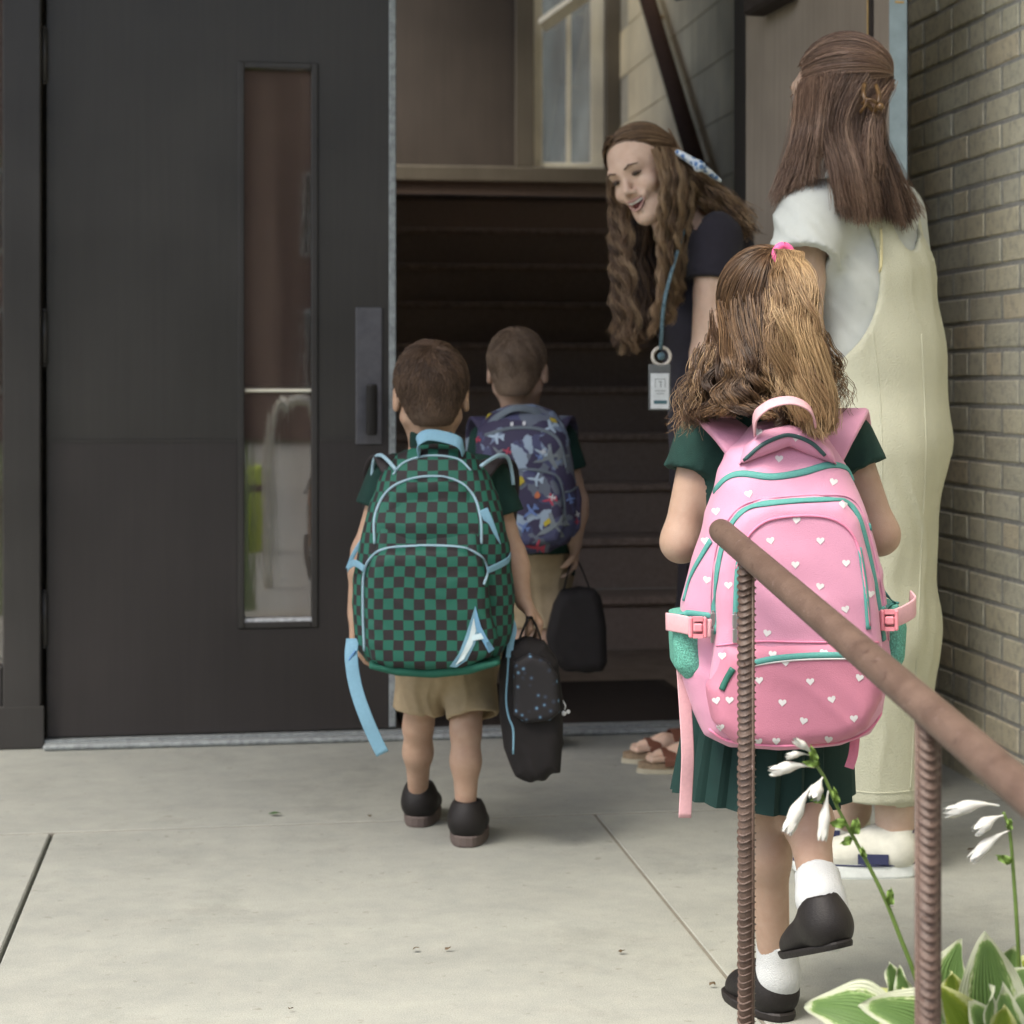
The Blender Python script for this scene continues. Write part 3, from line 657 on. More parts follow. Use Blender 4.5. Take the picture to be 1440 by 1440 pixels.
# back wall with the window
wl = onY(750, 100, YB)[0]; wr = onY(851, 100, YB)[0]; zs = onY(800, 236, YB)[2]; cl_ = onY(724, 100, YB)[0]; cr_ = onY(871, 100, YB)[0]; ztop = 4.3
zl0 = onY(650, 256, YB)[2]
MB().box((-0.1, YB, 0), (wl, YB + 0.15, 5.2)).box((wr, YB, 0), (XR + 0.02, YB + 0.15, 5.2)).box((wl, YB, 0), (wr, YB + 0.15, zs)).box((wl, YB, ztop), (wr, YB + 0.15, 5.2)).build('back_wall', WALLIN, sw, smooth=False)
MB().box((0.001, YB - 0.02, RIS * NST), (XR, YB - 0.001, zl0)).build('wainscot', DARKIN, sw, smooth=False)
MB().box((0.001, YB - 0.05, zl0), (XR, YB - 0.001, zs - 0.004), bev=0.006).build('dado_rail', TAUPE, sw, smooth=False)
win = root('stair_window', 'tall sash window with cream frame on the stair landing behind the laughing woman', 'window', ((wl + wr) / 2, YB, zs))
b = MB().box((cl_, YB - 0.03, zs), (wl, YB - 0.0005, ztop), bev=0.004).box((wr, YB - 0.03, zs), (cr_, YB - 0.0005, ztop), bev=0.004).box((cl_, YB - 0.03, ztop), (cr_, YB - 0.0005, ztop + 0.1), bev=0.004)
b.build('casing', TAUPE, win, smooth=False)
xs0 = onY(764, 100, YB)[0]; xm = onY(801, 100, YB)[0]; xs1 = onY(832, 100, YB)[0]
b = MB().box((wl, YB + 0.02, zs + 0.03), (xs0, YB + 0.07, ztop), bev=0.004).box((xs1, YB + 0.02, zs + 0.03), (wr, YB + 0.07, ztop), bev=0.004).box((wl, YB + 0.02, zs + 0.001), (wr, YB + 0.07, zs + 0.03), bev=0.004)
b.build('sash', WHITEP, win, smooth=False)
MB().box((xm - 0.014, YB + 0.025, zs + 0.031), (xm + 0.014, YB + 0.055, ztop), bev=0.003).build('muntin', WHITEP, win, smooth=False)
MB().box((xs0, YB + 0.04, zs + 0.03), (xm - 0.014, YB + 0.044, ztop)).build('pane', GLASS, win, smooth=False)
MB().box((xm + 0.014, YB + 0.04, zs + 0.03), (xs1, YB + 0.044, ztop)).build('pane', GLASS, win, smooth=False)
pa = onY(762, 36, YB - 0.05); pb = onY(845, -24, YB - 0.25)
MB().tube([pa, pb], 0.045, 4, ref=A(0, 0, 1)).build('transom_sash', WHITEP, win, smooth=False, label='tilted cream transom sash at the top of the window')
# grey neighbouring wing seen through the window
ng = root('neighbouring_wing', 'grey neighbouring wall seen through the stair window', 'building', (1, 11, 0))
MB().box((-4, 9.5, -1), (7, 12, 15)).build('wall', mat('blue grey wall', (0.17, 0.195, 0.185), 0.9, scale=3, var=0.3), ng, smooth=False)
# right interior wall of big painted blocks
BLK = painted('cream painted block', (0.74, 0.66, 0.46), 0.8, spec=.15); 
bwl = root('block_wall', 'cream painted block wall lit beside the stair window', 'wall', (XR + 0.01, 3, 0))
bh = 0.27; bl = 0.5; bme = mk('block', *(lambda q: (np.concatenate(q.V), q.F))(MB().box((0, 0, 0), (0.02, bl - 0.005, bh - 0.005), bev=0.002)), False); bme.materials.append(BLK)
zb0 = onY(912, 79, onX(912, 79, XR)[1])[2]
for r_ in range(-11, 9):
    z = zb0 + r_ * bh
    if z + bh > 5.2 or z < 0: continue
    for c_ in range(12):
        y = YB - bl * (c_ + 1) - (bl / 2 if r_ % 2 else 0)
        if y < 0.22: continue
        inst('block', bme, (XR, y, z), bwl)
# handrail on that wall
HRM = mat('dark varnished handrail wood', (0.06, 0.034, 0.022), 0.85, scale=30, spec=.1)
hr = root('stair_handrail', 'dark wooden handrail sloping down the block wall of the stairwell', 'handrail', onX(950, 110, XR - 0.08))
pa = onX(893, -60, XR - 0.08); pb = onX(978, 225, XR - 0.08); dd = (pb - pa)
MB().tube([pa, pb + dd * 0.8], 0.042, 10).build('rail', HRM, hr)
for t in (0.25, 0.95, 1.6):
    q = pa + dd * t; MB().tube([q + A(0, 0, -0.03), q + A(0.03, 0, -0.07), q + A(0.078, 0, -0.07)], 0.008, 6).build('bracket', BRASS, hr)
# mat
ma0 = onZ(700, 1024); ma1 = onZ(935, 960)
mt = root('door_mat', 'black rubber mat on the floor just inside the doorway', 'mat', (0.5, 0.5, 0))
MB().box((0.02, 0.056, 0.0005), (ma1[0], ma1[1], 0.012), bev=0.004).build('mat_sheet', BLACKR, mt, smooth=False)
b = MB()
for i in range(34): 
    y = 0.075 + (ma1[1] - 0.1) * i / 33; b.box((0.05, y, 0.0121), (ma1[0] - 0.03, y + 0.008, 0.0145))
b.build('rib', BLACKR, mt, smooth=False)
# ============================================================ PEOPLE: shared builders
def skin_mat(name, c, red=0.06):
    c = np.array(c); m = mat(name, c * A(.95, .90, .87), rough=0.52, scale=38, bump=0.22, bscale=650, spec=0.35, sss=0.10, c2=c * A(1.08, 1.10, 1.10))
    return m
SKIN_G = skin_mat('girl skin', (0.37, 0.255, 0.19)); SKIN_B = skin_mat('boy skin', (0.42, 0.28, 0.20)); SKIN_C = skin_mat('second boy skin', (0.42, 0.29, 0.22))
SKIN_W = skin_mat('woman skin', (0.64, 0.46, 0.35)); SKIN_V = skin_mat('second woman skin', (0.48, 0.35, 0.27))
CR_C = A(0, -.012, .025); CR_R = A(.075, .095, .085)
def head_field(S, c, M, s=1.0, neck=None, rn=0.05, smile=False, ears=True):
    p = lambda *q: xf(A(*q) * s, M, c)
    S.ell(p(*CR_C), CR_R * s, M, k=.02)
    S.rc(p(0, .03, -.005), p(0, .052, -.075), .058 * s, .038 * s, k=.03)
    for x in (-1, 1):
        S.rc(p(.052 * x, .0, -.055), p(.018 * x, .066, -.098), .018 * s, .016 * s, k=.03)
        S.ell(p((.036 if not smile else .038) * x, .066, -.038 if not smile else -.033), A(.023, .02, .021) * s, M, k=.018)
    S.rc(p(-.034, .078, .019), p(.034, .078, .019), .011 * s, .011 * s, k=.02)
    S.rc(p(0, .087, .006), p(0, .106, -.029), .0065 * s, .0095 * s, k=.012)
    for x in (-1, 1): S.ell(p(.011 * x, .097, -.037), A(.008, .009, .007) * s, M, k=.006)
    S.ell(p(0, .078, -.104), A(.021, .017, .016) * s, M, k=.02)
    for x in (-1, 1): S.ell(p(.031 * x, .099, -.001), A(.017, .014, .011) * s, M, k=.012, op='s')
    if smile:
        S.rc(p(-.023, .087, -.051), p(.023, .087, -.051), .0075 * s, .0075 * s, k=.011); S.chain([(p(-.026, .083, -.056), .006 * s), (p(0, .089, -.082), .0075 * s), (p(.026, .083, -.056), .006 * s)], k=.006)
        S.ell(p(0, .100, -.066), A(.022, .026, .0115) * s, M, k=.004, op='s')
    else:
        S.rc(p(-.02, .086, -.062), p(.02, .086, -.062), .006 * s, .006 * s, k=.006); S.rc(p(-.014, .086, -.072), p(.014, .086, -.072), .007 * s, .007 * s, k=.006)
    for x in ((-1, 1) if ears else ()):
        e = nrm(A(x, -.35, 0)); Me = M @ np.stack([e, nrm(np.cross(A(0, 0, 1), e)), A(0, 0, 1)], 1)
        S.ell(p(.079 * x, -.006, -.014), A(.008, .017, .030) * s, Me, k=.008)
        S.ell(p(.090 * x, -.001, -.012), A(.008, .009, .018) * s, Me, k=.004, op='s')
    if neck is not None: S.rc(p(0, -.022, -.045), neck, rn, rn * 1.06, k=.035)
def hand_field(S, wr, d, pn, side, s=1.0, curl=0.5, h=0.004):
    """wr wrist, d finger direction, pn where the palm faces, side = thumb side"""
    d = nrm(d); pn = nrm(pn - d * np.dot(pn, d)); sd_ = nrm(side - d * np.dot(side, d) - pn * np.dot(side, pn))
    for i in range(4):
        off = sd_ * ((1.5 - i) * .0175 * s)
        base = wr + d * .02 * s + off * .7; kn = wr + d * (.082 - .004 * abs(i - 1.2)) * s + off
        S.rc(base, kn, .0135 * s, .0115 * s, k=.012)
        L_ = [.040, .046, .042, .032][i] * s; q = kn; dd = d
        for j, f in enumerate((1.0, .65, .5)):
            a = curl * (1.05 if j else .8); dd = nrm(dd * math.cos(a) + pn * math.sin(a)); pn2 = nrm(pn * math.cos(a) - dd * 0)
            q2 = q + dd * L_ * f; S.rc(q, q2, (.0088 - .0009 * j) * s, (.0080 - .0009 * j) * s, k=.003); q = q2
    t0 = wr + d * .025 * s + sd_ * .022 * s; t1 = t0 + nrm(d * .7 + sd_ * .8 + pn * .3) * .035 * s; t2 = t1 + nrm(d * .8 + sd_ * .2 + pn * .7) * .030 * s; t3 = t2 + nrm(d * .6 + pn * .9 - sd_ * .2) * .024 * s
    S.chain([(t0, .014 * s), (t1, .0115 * s), (t2, .0098 * s), (t3, .0085 * s)], k=.008)
def body_field(S, J, R, e=0.0, arms=True, legs=True, torso=True):
    fw = J['fw']
    if torso:
        S.rc(J['pelvis'], J['waist'], R['hip'] + e, R['waist'] + e, k=.03, sq=(fw, R['fl']))
        S.rc(J['waist'], J['chest'], R['waist'] + e, R['chest'] + e, k=.03, sq=(fw, R['fl']))
        S.rc(J['shL'] * .8 + J['shR'] * .2, J['shR'] * .8 + J['shL'] * .2, R['sh'] + e, R['sh'] + e, k=.045)
        S.rc(J['chest'], (J['shL'] + J['shR']) / 2, R['chest'] * .9 + e, R['sh'] + e, k=.04, sq=(fw, R['fl']))
        S.rc((J['shL'] + J['shR']) / 2, J['neck'], R['sh'] + e, R['neck'] + e * .6, k=.05)
    if arms:
        for x in 'LR':
            S.chain([(J['sh' + x], R['ua'] * 1.12 + e), (J['el' + x], R['el'] + e)], k=.03)
            m = J['el' + x] * .7 + J['wr' + x] * .3
            S.chain([(J['el' + x], R['el'] + e), (m, R['el'] * 1.06 + e), (J['wr' + x], R['wr'] + e)], k=.02)
    if legs:
        for x in 'LR':
            S.chain([(J['hip' + x], R['th'] + e), (J['kn' + x], R['kn'] + e)], k=.03)
            dd = nrm(J['an' + x] - J['kn' + x]); m = J['kn' + x] * .68 + J['an' + x] * .32 - fw * R['cf'] * .22
            S.chain([(J['kn' + x], R['kn'] * .97 + e), (m, R['cf'] + e), (J['an' + x], R['an'] + e)], k=.025)
def foot_field(S, an, heel, toe, s=1.0):
    S.chain([(an, .030 * s), (heel * .75 + toe * .25 + A(0, 0, .03 * s), .028 * s)], k=.02)
    hq = heel + nrm(toe - heel) * .034 * s; S.chain([(hq + A(0, 0, .024 * s), .022 * s), (heel * .35 + toe * .65 + A(0, 0, .02 * s), .024 * s), (toe + A(0, 0, .015 * s) - nrm(toe - heel) * .025 * s, .016 * s)], k=.02)
def eyes_brows(par, c, M, s, m_brow, smile=False, look=A(0, 1, 0)):
    p = lambda *q: xf(A(*q) * s, M, c); mw = mat('eye white', (0.30, 0.25, 0.22), 0.35); mi = mat('dark iris', (0.03, 0.02, 0.012), 0.15)
    for x in (-1, 1):
        sq_ = np.eye(3) - (.55 if smile else 0) * np.outer(M[:, 2], M[:, 2])
        ctr = p(.031 * x, .0765 - (.0015 if smile else 0), -.001); V, F = uvs(ctr, .0125 * s, 12, 8); e = part('eye', ctr + (V - ctr) @ sq_, F, mw, par)
        l = M @ nrm(look); V, F = uvs(ctr + l * .0060 * s, .0080 * s, 10, 6); part('iris', ctr + (V - ctr) @ sq_ * (1.25 if smile else 1), F, mi, e)
        MB().tube([p(.014 * x, .097, .018), p(.030 * x, .096, .0235), p(.047 * x, .083, .018)], A(.0022, .0028, .0012) * s, 6).build('brow', m_brow, par)
        MB().tube([p((.031 + .015 * t) * x, .0890 - .006 * abs(t), .0065 - .006 * t * t - (.003 if smile else 0)) for t in (-1, -.5, 0, .5, 1)], (.0022 if smile else .0015) * s, 5).build('eyelashes', m_brow, par)
def uvs(c, r, n=12, m=8):
    V = []; F = []
    for i in range(m + 1):
        t = math.pi * i / m
        for j in range(n): f = 2 * math.pi * j / n; V.append(c + r * A(math.sin(t) * math.cos(f), math.sin(t) * math.sin(f), math.cos(t)))
    for i in range(m):
        for j in range(n): F.append((i * n + j, (i + 1) * n + j, (i + 1) * n + (j + 1) % n, i * n + (j + 1) % n))
    return np.array(V), F
def hp(c, M, s, az, el, rr=1.03):        # point over the cranium; az 0 = back of the head, + to its right; el up
    a, e = np.radians(az), np.radians(el)
    q = np.stack([np.sin(a) * np.cos(e), -np.cos(a) * np.cos(e), np.sin(e)], -1)
    return xf((CR_C + q * CR_R * rr) * s, M, c)
def hair_base(par, c, M, s, m, low=-.055, e=.004, face=.035, tone=.35):
    S = Sdf(.004); S.ell(xf(CR_C * s, M, c), (CR_R + e) * s, M, k=0)
    S.ell(xf(A(0, -.045, -.045) * s, M, c), A(.052, .045, .05) * s, M, k=.03)
    S.cut(xf(A(0, face, .045) * s, M, c), M @ nrm(A(0, 1, -.75)))
    S.cut(xf(A(0, 0, low) * s, M, c), M @ A(0, .25, -1))
    V, F = S.mesh(); n = len(V); o = part('hair_base', V, F, m, par, attrs={'tone': np.full(n, tone)}); par['_vf'] = 0; HB[par.name] = (V, F); return o
HB = {}
def short_hair(par, c, M, s, m, n=6000, L=.018, low=-.06, crown=(0, 40), lift=.45, seed=3, r0=.00055):
    r = np.random.default_rng(seed); V, F = HB[par.name]; q0, q1, q2, q3 = (V[F[:, i]] for i in range(4))
    N = np.cross(q2 - q0, q3 - q1); ar = np.linalg.norm(N, axis=1); N /= ar[:, None] + 1e-12
    cen = (q0 + q2) / 2; lc = ((cen - c) @ M) / s; Nl = N @ M
    if ((lc - CR_C) * Nl).sum(1).mean() < 0: Nl = -Nl
    ok = ((lc - CR_C) * Nl).sum(1) > .02
    ok &= ~((Nl[:, 2] < -.8) & (lc[:, 2] < -.03)) & ~((Nl[:, 1] > .75) & (lc[:, 1] > -.02))
    pr = ar * ok; idx = r.choice(len(F), n, p=pr / pr.sum()); u_, v_ = r.random((2, n, 1)); W0 = (q0[idx] * (1 - u_) + q1[idx] * u_) * (1 - v_) + (q3[idx] * (1 - u_) + q2[idx] * u_) * v_
    q = ((W0 - c) @ M) / s; u = Nl[idx]
    cw = np.array([math.sin(rad(crown[0])) * math.cos(rad(crown[1])), -math.cos(rad(crown[0])) * math.cos(rad(crown[1])), math.sin(rad(crown[1]))])
    ud = (q - CR_C) / CR_R; ud /= np.linalg.norm(ud, axis=1)[:, None]
    away = ud - cw; away[:, 2] -= .3; tan = away - u * (away * u).sum(1)[:, None]; tan /= np.linalg.norm(tan, axis=1)[:, None] + 1e-6
    sw = np.cross(u, tan); dist = np.linalg.norm(ud - cw, axis=1); dn = tan + sw * (0.9 * np.exp(-dist * 2.2))[:, None]; dn /= np.linalg.norm(dn, axis=1)[:, None]
    ln = L * np.clip(0.28 + (q[:, 2] + .05) * 9, .18, 1.15) * r.uniform(.75, 1.2, n); pts = []
    clump = (0.35 * np.sin(q @ A(210, 130, 170)) + .25 * np.sin(q @ A(-90, 250, 60)))[:, None] * sw
    for t in np.linspace(0, 1, 4):
        lf = lift * np.clip(1.3 - t * .9, 0, 2)
        pts.append(q - u * .001 + u * (ln * t * lf)[:, None] + (dn + clump) * (ln * t * .9)[:, None] + r.normal(size=u.shape) * (.0010 * t + .0001))
    W = (np.stack(pts, 1) * s) @ M.T + c
    tone = np.clip(.48 + .14 * np.sin(q @ A(120, 90, 60)) + r.normal(size=n) * .17 + .10 * (q[:, 2] < -.02), 0, 1)
    return strands('hair', W, r0 * np.linspace(1, .45, 4), tone, m, par)
def cap_hair(c, M, s, starts, end, n, k=11, lift=1.05, seed=0, jit=.012, sj=4):
    """strands laid over the cranium from start directions (az,el ranges list) to a gathering point"""
    r = np.random.default_rng(seed); out = []
    L_ = resample([np.array([[a, e, 0] for a, e in starts])], n)[0]
    ea, ee = end
    ev = A(math.sin(rad(ea)) * math.cos(rad(ee)), -math.cos(rad(ea)) * math.cos(rad(ee)), math.sin(rad(ee)))
    for i in range(n):
        a, e = L_[i, 0] + r.normal() * 3, L_[i, 1] + r.normal() * sj
        sv = A(math.sin(rad(a)) * math.cos(rad(e)), -math.cos(rad(a)) * math.cos(rad(e)), math.sin(rad(e)))
        f0 = r.uniform(0, .45) if r.random() < .6 else 0
        om = math.acos(np.clip(sv @ ev, -1, 1)); t = np.linspace(f0, 1, k)[:, None]
        v = (np.sin((1 - t) * om) * sv + np.sin(t * om) * ev) / (math.sin(om) + 1e-6); v = v + r.normal(size=3) * jit * (1 - t * .6)
        v /= np.linalg.norm(v, axis=1)[:, None]
        rr = lift + .03 * r.random() + .035 * np.sin(np.pi * t) + .03 * math.sin(i * .9) * np.sin(np.pi * t)
        out.append(xf((CR_C + v * CR_R * rr) * s, M, c))
    tone = np.clip(.5 + .22 * np.sin(np.arange(n) * .55) + r.normal(size=n) * .13, 0, 1)
    return np.array(out), tone
def shoe(par, name, heel, toe, s, up=A(0, 0, 1), m_up=None, m_sole=None, an=None, solet=.018, wd=.038, hgt=.055, tongue=False, label=None):
    """low shoe: heel and toe are sole points on the ground"""
    f = nrm(toe - heel); upv = nrm(up - f * np.dot(up, f)); r_ = np.cross(f, upv); M = np.stack([r_, f, upv], 1); L_ = np.linalg.norm(toe - heel)
    S = Sdf(.004); w2 = wd
    S.ell(A(0, w2 * .98, solet + hgt * .5), A(w2 * .92, w2 * .98, hgt * .72), k=.02); S.cut(A(0, 0, solet + hgt * 1.02), A(0, -.12, 1))
    S.rc(A(0, w2, solet + .02), A(.004, L_ - w2 * 1.0, solet + .006), w2 * .82, w2 * .9, k=.03, sq=(A(0, 0, 1), 1.25))
    S.rc(A(0, L_ * .35, solet + hgt * .65), A(0, L_ * .62, solet + hgt * .30), w2 * .6, w2 * .55, k=.03, sq=(A(0, 0, 1), 1.2))
    S.ell(A(0, w2 * 1.12, solet + hgt * 1.25), A(w2 * .66, w2 * .85, hgt * .55), k=.006, op='s')
    S.cut(A(0, 0, solet * .8), A(0, 0, -1))
    V, F = S.mesh(); up_ = part(name, xf(V, M, heel), F, m_up, par, label=label)
    n = 28; out = []
    for i in range(n):
        t = 2 * math.pi * i / n; y = L_ / 2 - math.cos(t) * L_ / 2; x = math.sin(t) * w2 * (0.93 if y < L_ * .45 else 1.02) * (1.0 if abs(math.sin(t)) > .1 else 1)
        x = np.sign(math.sin(t)) * w2 * (abs(math.sin(t)) ** .62) * (0.86 + .18 * min(1, y / (L_ * .6))); out.append((x, y))
    b = MB(); V = []; 
    for z, g in ((0.0, .97), (.004, 1.0), (solet - .003, 1.01), (solet, .97)):
        V += [A(x * g, L_ / 2 + (y - L_ / 2) * g, z + (.006 if y > L_ * .85 and z < .01 else 0) * (y / L_ - .85) * 6) for x, y in out]
    F = [];
    for q in range(3):
        for i in range(n): j = (i + 1) % n; F.append((q * n + i, q * n + j, (q + 1) * n + j, (q + 1) * n + i))
    F.append(tuple(range(n))[::-1]); F.append(tuple(3 * n + i for i in range(n)))
    part('sole', xf(np.array(V), M, heel), F, m_sole, up_, smooth=False)
    return up_, M, L_
def floor_at(u, d): p = P(u, VH, d); p[2] = 0.0; return p
def tiltfr(az, pitch=0, roll=0):     # head/body frame; az degrees to the right of straight-away-from-camera
    f = FWD * math.cos(rad(az)) + RGT * math.sin(rad(az)); f = f * math.cos(rad(pitch)) + UP * math.sin(rad(pitch))
    u = UP * math.cos(rad(roll)) + np.cross(f, UP) * math.sin(rad(roll)); return frame(f, u)
GREENP = mat('dark green polo knit', (0.006, 0.034, 0.027), 0.9, var=.15, scale=40, bump=.4, bscale=900)
KHAKI = mat('khaki cotton', (0.34, 0.265, 0.165), 0.9, var=.12, scale=30, bump=.4, bscale=700)
BLKSHOE = mat('black shoe leather', (0.009, 0.007, 0.0065), 0.6, var=.2, bump=.2); SOLEG = mat('brown grey rubber sole', (0.11, 0.085, 0.075), 0.7)
SOLEB = mat('black rubber sole', (0.014, 0.011, 0.010), 0.6)
LIPS = mat('lips', (0.44, 0.25, 0.21), .5); TEETH = mat('teeth', (0.75, 0.72, 0.66), .25); MOUTH = mat('mouth inside', (0.10, 0.02, 0.02), .5)
WHITEC = mat('white cotton', (0.50, 0.52, 0.52), .9, var=.04, bump=.5, bscale=500)
# ============================================================ GIRL in front, walking away
HAIR_G = hair_mat('golden brown hair', (0.065, 0.034, 0.018), (0.235, 0.135, 0.064), (0.56, 0.38, 0.20))
gd = 2.85
girl = root('person', 'girl with curly golden brown ponytail and dark green skirt walking away', 'person', floor_at(1085, gd), group=None)
Mg = tiltfr(3, -6, 0); cg = P(1075, 447, 2.88); sg = .92
J = dict(fw=FWD, pelvis=P(1090, 900, 2.88), waist=P(1088, 800, 2.88), chest=P(1088, 690, 2.88), neck=P(1082, 575, 2.89),
         shL=P(990, 625, 2.88), shR=P(1188, 622, 2.88), elL=P(958, 762, 2.86), elR=P(1236, 752, 2.86), wrL=P(1000, 725, 3.05), wrR=P(1195, 715, 3.05),
         hipL=P(1052, 940, 2.87), hipR=P(1124, 940, 2.87), knL=P(1070, 1125, 2.83), anL=P(1090, 1362, 2.87), knR=P(1128, 1105, 2.85), anR=P(1152, 1262, 2.66))
R = dict(hip=.118, waist=.098, chest=.108, fl=1.45, sh=.042, neck=.036, ua=.031, el=.029, wr=.021, th=.060, kn=.034, cf=.034, an=.023)
S = Sdf(.005); body_field(S, J, R); head_field(S, cg, Mg, sg, J['neck'], .036)
hand_field(S, J['wrL'], RGT * .5 + UP * .8, -FWD, RGT, .78, .6); hand_field(S, J['wrR'], -RGT * .5 + UP * .8, -FWD, -RGT, .78, .6)
hL = floor_at(1108, 2.845); tL = floor_at(1028, 2.985)
foot_field(S, J['anL'], hL + UP * .02, tL + UP * .02, .75)
hR = P(1190, 1312, 2.60); tR = P(1128, 1345, 2.74)
S.rc(J['anR'], P(1165, 1310, 2.65), .025, .026, k=.02)
V, F = S.mesh(); part('body', V, F, SKIN_G, girl)
eyes_brows(girl, cg, Mg, sg, mat('brown brow', (.1, .05, .03)))
# shirt
S = Sdf(.0055); S.t = .017; body_field(S, J, R, e=.012, arms=False, legs=False)
for x in 'LR':
    sh, el = J['sh' + x], J['el' + x]; e_ = sh + (el - sh) * .30
    S.rc(sh, e_, .048, .052, k=.03, cap=True)
S.fold = folds(.0022, 60, RGT, UP, 3)
S.cut(J['neck'] + UP * -.005, UP, .12); S.cut(J['pelvis'] - UP * .02, -UP)
V, F = S.mesh(); part('shirt', V, F, GREENP, girl)
# pleated skirt
SK = mat('dark green pleated skirt', (0.003, 0.026, 0.022), 0.85, var=.1, bump=.2, bscale=900)
n = 168; rows = 14; V = []; F = []; top = P(1090, 868, 2.88); bot = P(1070, 1116, 2.87)
for lay in (0, 1):
    for i in range(rows):
        t = i / (rows - 1); c_ = top * (1 - t) + bot * t; rx = .106 + .025 * t ** .8; ry = .090 + .035 * t
        for j in range(n):
            a = 2 * math.pi * j / n; q = (j % 8) / 8.0; pl_ = (.0015 + .011 * t) * ((q * 1.3 if q < .77 else (1 - q) * 4.3)) + .004 * t * math.sin(a * 3 + 1)
            s_ = -.0022 * lay
            V.append(c_ + RGT * math.cos(a) * (rx + pl_ + s_) + FWD * math.sin(a) * (ry + pl_ + s_) + UP * .006 * t * math.sin(a * 2 + .5))
    o = lay * rows * n
    for i in range(rows - 1):
        for j in range(n):
            k = (j + 1) % n; f = (o + i * n + j, o + i * n + k, o + (i + 1) * n + k, o + (i + 1) * n + j); F.append(f if lay else f[::-1])
for j in range(n): k = (j + 1) % n; o = (rows - 1) * n; F.append((o + j, o + k, rows * n + o + k, rows * n + o + j))
part('skirt', np.array(V), F, SK, girl, smooth=False)
# socks and shoes
b = Sdf(.0035); b.chain([(P(1093, 1322, 2.868), .0325), (P(1094, 1372, 2.87), .0335), (P(1090, 1400, 2.88), .034)], k=.01); b.cut(P(1093, 1325, 2.868), UP); V, F = b.mesh(); part('sock', V, F, WHITEC, girl)
b = Sdf(.0035); d_ = nrm(J['anR'] - J['knR']); b.chain([(P(1149, 1228, 2.69), .033), (P(1154, 1264, 2.66), .034), (P(1166, 1302, 2.645), .036)], k=.01); b.cut(P(1149, 1232, 2.69), -d_); V, F = b.mesh(); part('sock', V, F, WHITEC, girl)
shoe(girl, 'shoe', hL, tL, 1, m_up=BLKSHOE, m_sole=SOLEB, wd=.038, hgt=.072, solet=.014)
fr_ = nrm(tR - hR); upR = nrm(P(1150, 1262, 2.70) - P(1160, 1330, 2.62))
shoe(girl, 'shoe', P(1190, 1332, 2.59), P(1190, 1332, 2.59) + nrm(-RGT * .36 - UP * .36 + FWD * .88) * .165, 1, up=nrm(UP * .80 + FWD * .40 - RGT * .25), m_up=BLKSHOE, m_sole=BLKSHOE, wd=.034, hgt=.066, solet=.010)
# hair
hair_base(girl, cg, Mg, sg, HAIR_G, low=-.06, e=.0005, face=.03)
tie = P(1101, 358, 2.80)
pts, tn = cap_hair(cg, Mg, sg, [(-118, -8), (-125, 20), (-150, 45), (180, 50), (150, 45), (122, 20), (112, -8)], (16, 62), 2200, seed=5, lift=1.06, sj=9)
pt2, tn2 = cap_hair(cg, Mg, sg, [(-118, 0), (-80, -2), (-40, 2), (0, 4), (40, 2), (80, -2), (112, 0)], (16, 60), 1100, seed=6, lift=1.05, sj=12)
strands('hair', pt2, .0006 * np.linspace(1, .8, 11), tn2 * .5, HAIR_G, girl, label='hair gathered up the back of the head')
strands('hair', pts, .0006 * np.linspace(1, .8, 11), tn * .62, HAIR_G, girl, label='hair combed up to the ponytail')
g_lo = [[hp(cg, Mg, sg, a, e - 8 - abs(a) * .10, 1.06 - abs(a) * .0004), P(x1, 505, dd), P(x2, 555, dd - .01), P(x3, v3, dd - .03)] for a, e, x1, x2, x3, v3, dd in
        [(-122, 5, 1012, 992, 968, 604, 2.83), (-95, 12, 1018, 1005, 985, 592, 2.79), (-65, 16, 1034, 1022, 1008, 584, 2.75), (-35, 18, 1054, 1046, 1040, 580, 2.74), (-5, 20, 1082, 1080, 1078, 585, 2.73), (30, 16, 1112, 1116, 1122, 600, 2.74), (65, 14, 1132, 1142, 1152, 604, 2.76), (100, 8, 1142, 1154, 1168, 596, 2.82)]]
pts, tn = hair_sheet(g_lo, 44, 72, k=20, lockw=.0080, spread=.0032, wave=.012, wl=.085, depth=.016, seed=11, tonebase=.25, tvar=.20, tip=.6, jit=.006, root_jit=.42, frizz=.0007)
strands('hair', pts, .0006 * np.linspace(1, .6, pts.shape[1]), tn, HAIR_G, girl, label='loose wavy hair falling over the shoulders')
g_t = [[tie, P(1110 + dx * .14, 353 + max(dx, 0) * .25, 2.775), P(1116 + dx * .50, 388, 2.73), P(1118 + dx * .85, 450, 2.695), P(1128 + dx * .95, 530, 2.69), P(1142 + dx * 1.05, 600 + lv, 2.675)] for dx, lv in
       [(-34, -22), (-22, -5), (-8, 5), (6, 10), (20, 12), (30, 0)]]
pts, tn = hair_sheet(g_t, 32, 68, k=20, lockw=.0095, spread=.004, wave=.0095, wl=.11, depth=.013, seed=12, tonebase=.84, tvar=.16, frizz=.0006, tip=.6, jit=.004, root_jit=.02)
strands('ponytail', pts, .0006 * np.linspace(1, .55, pts.shape[1]), tn, HAIR_G, girl)
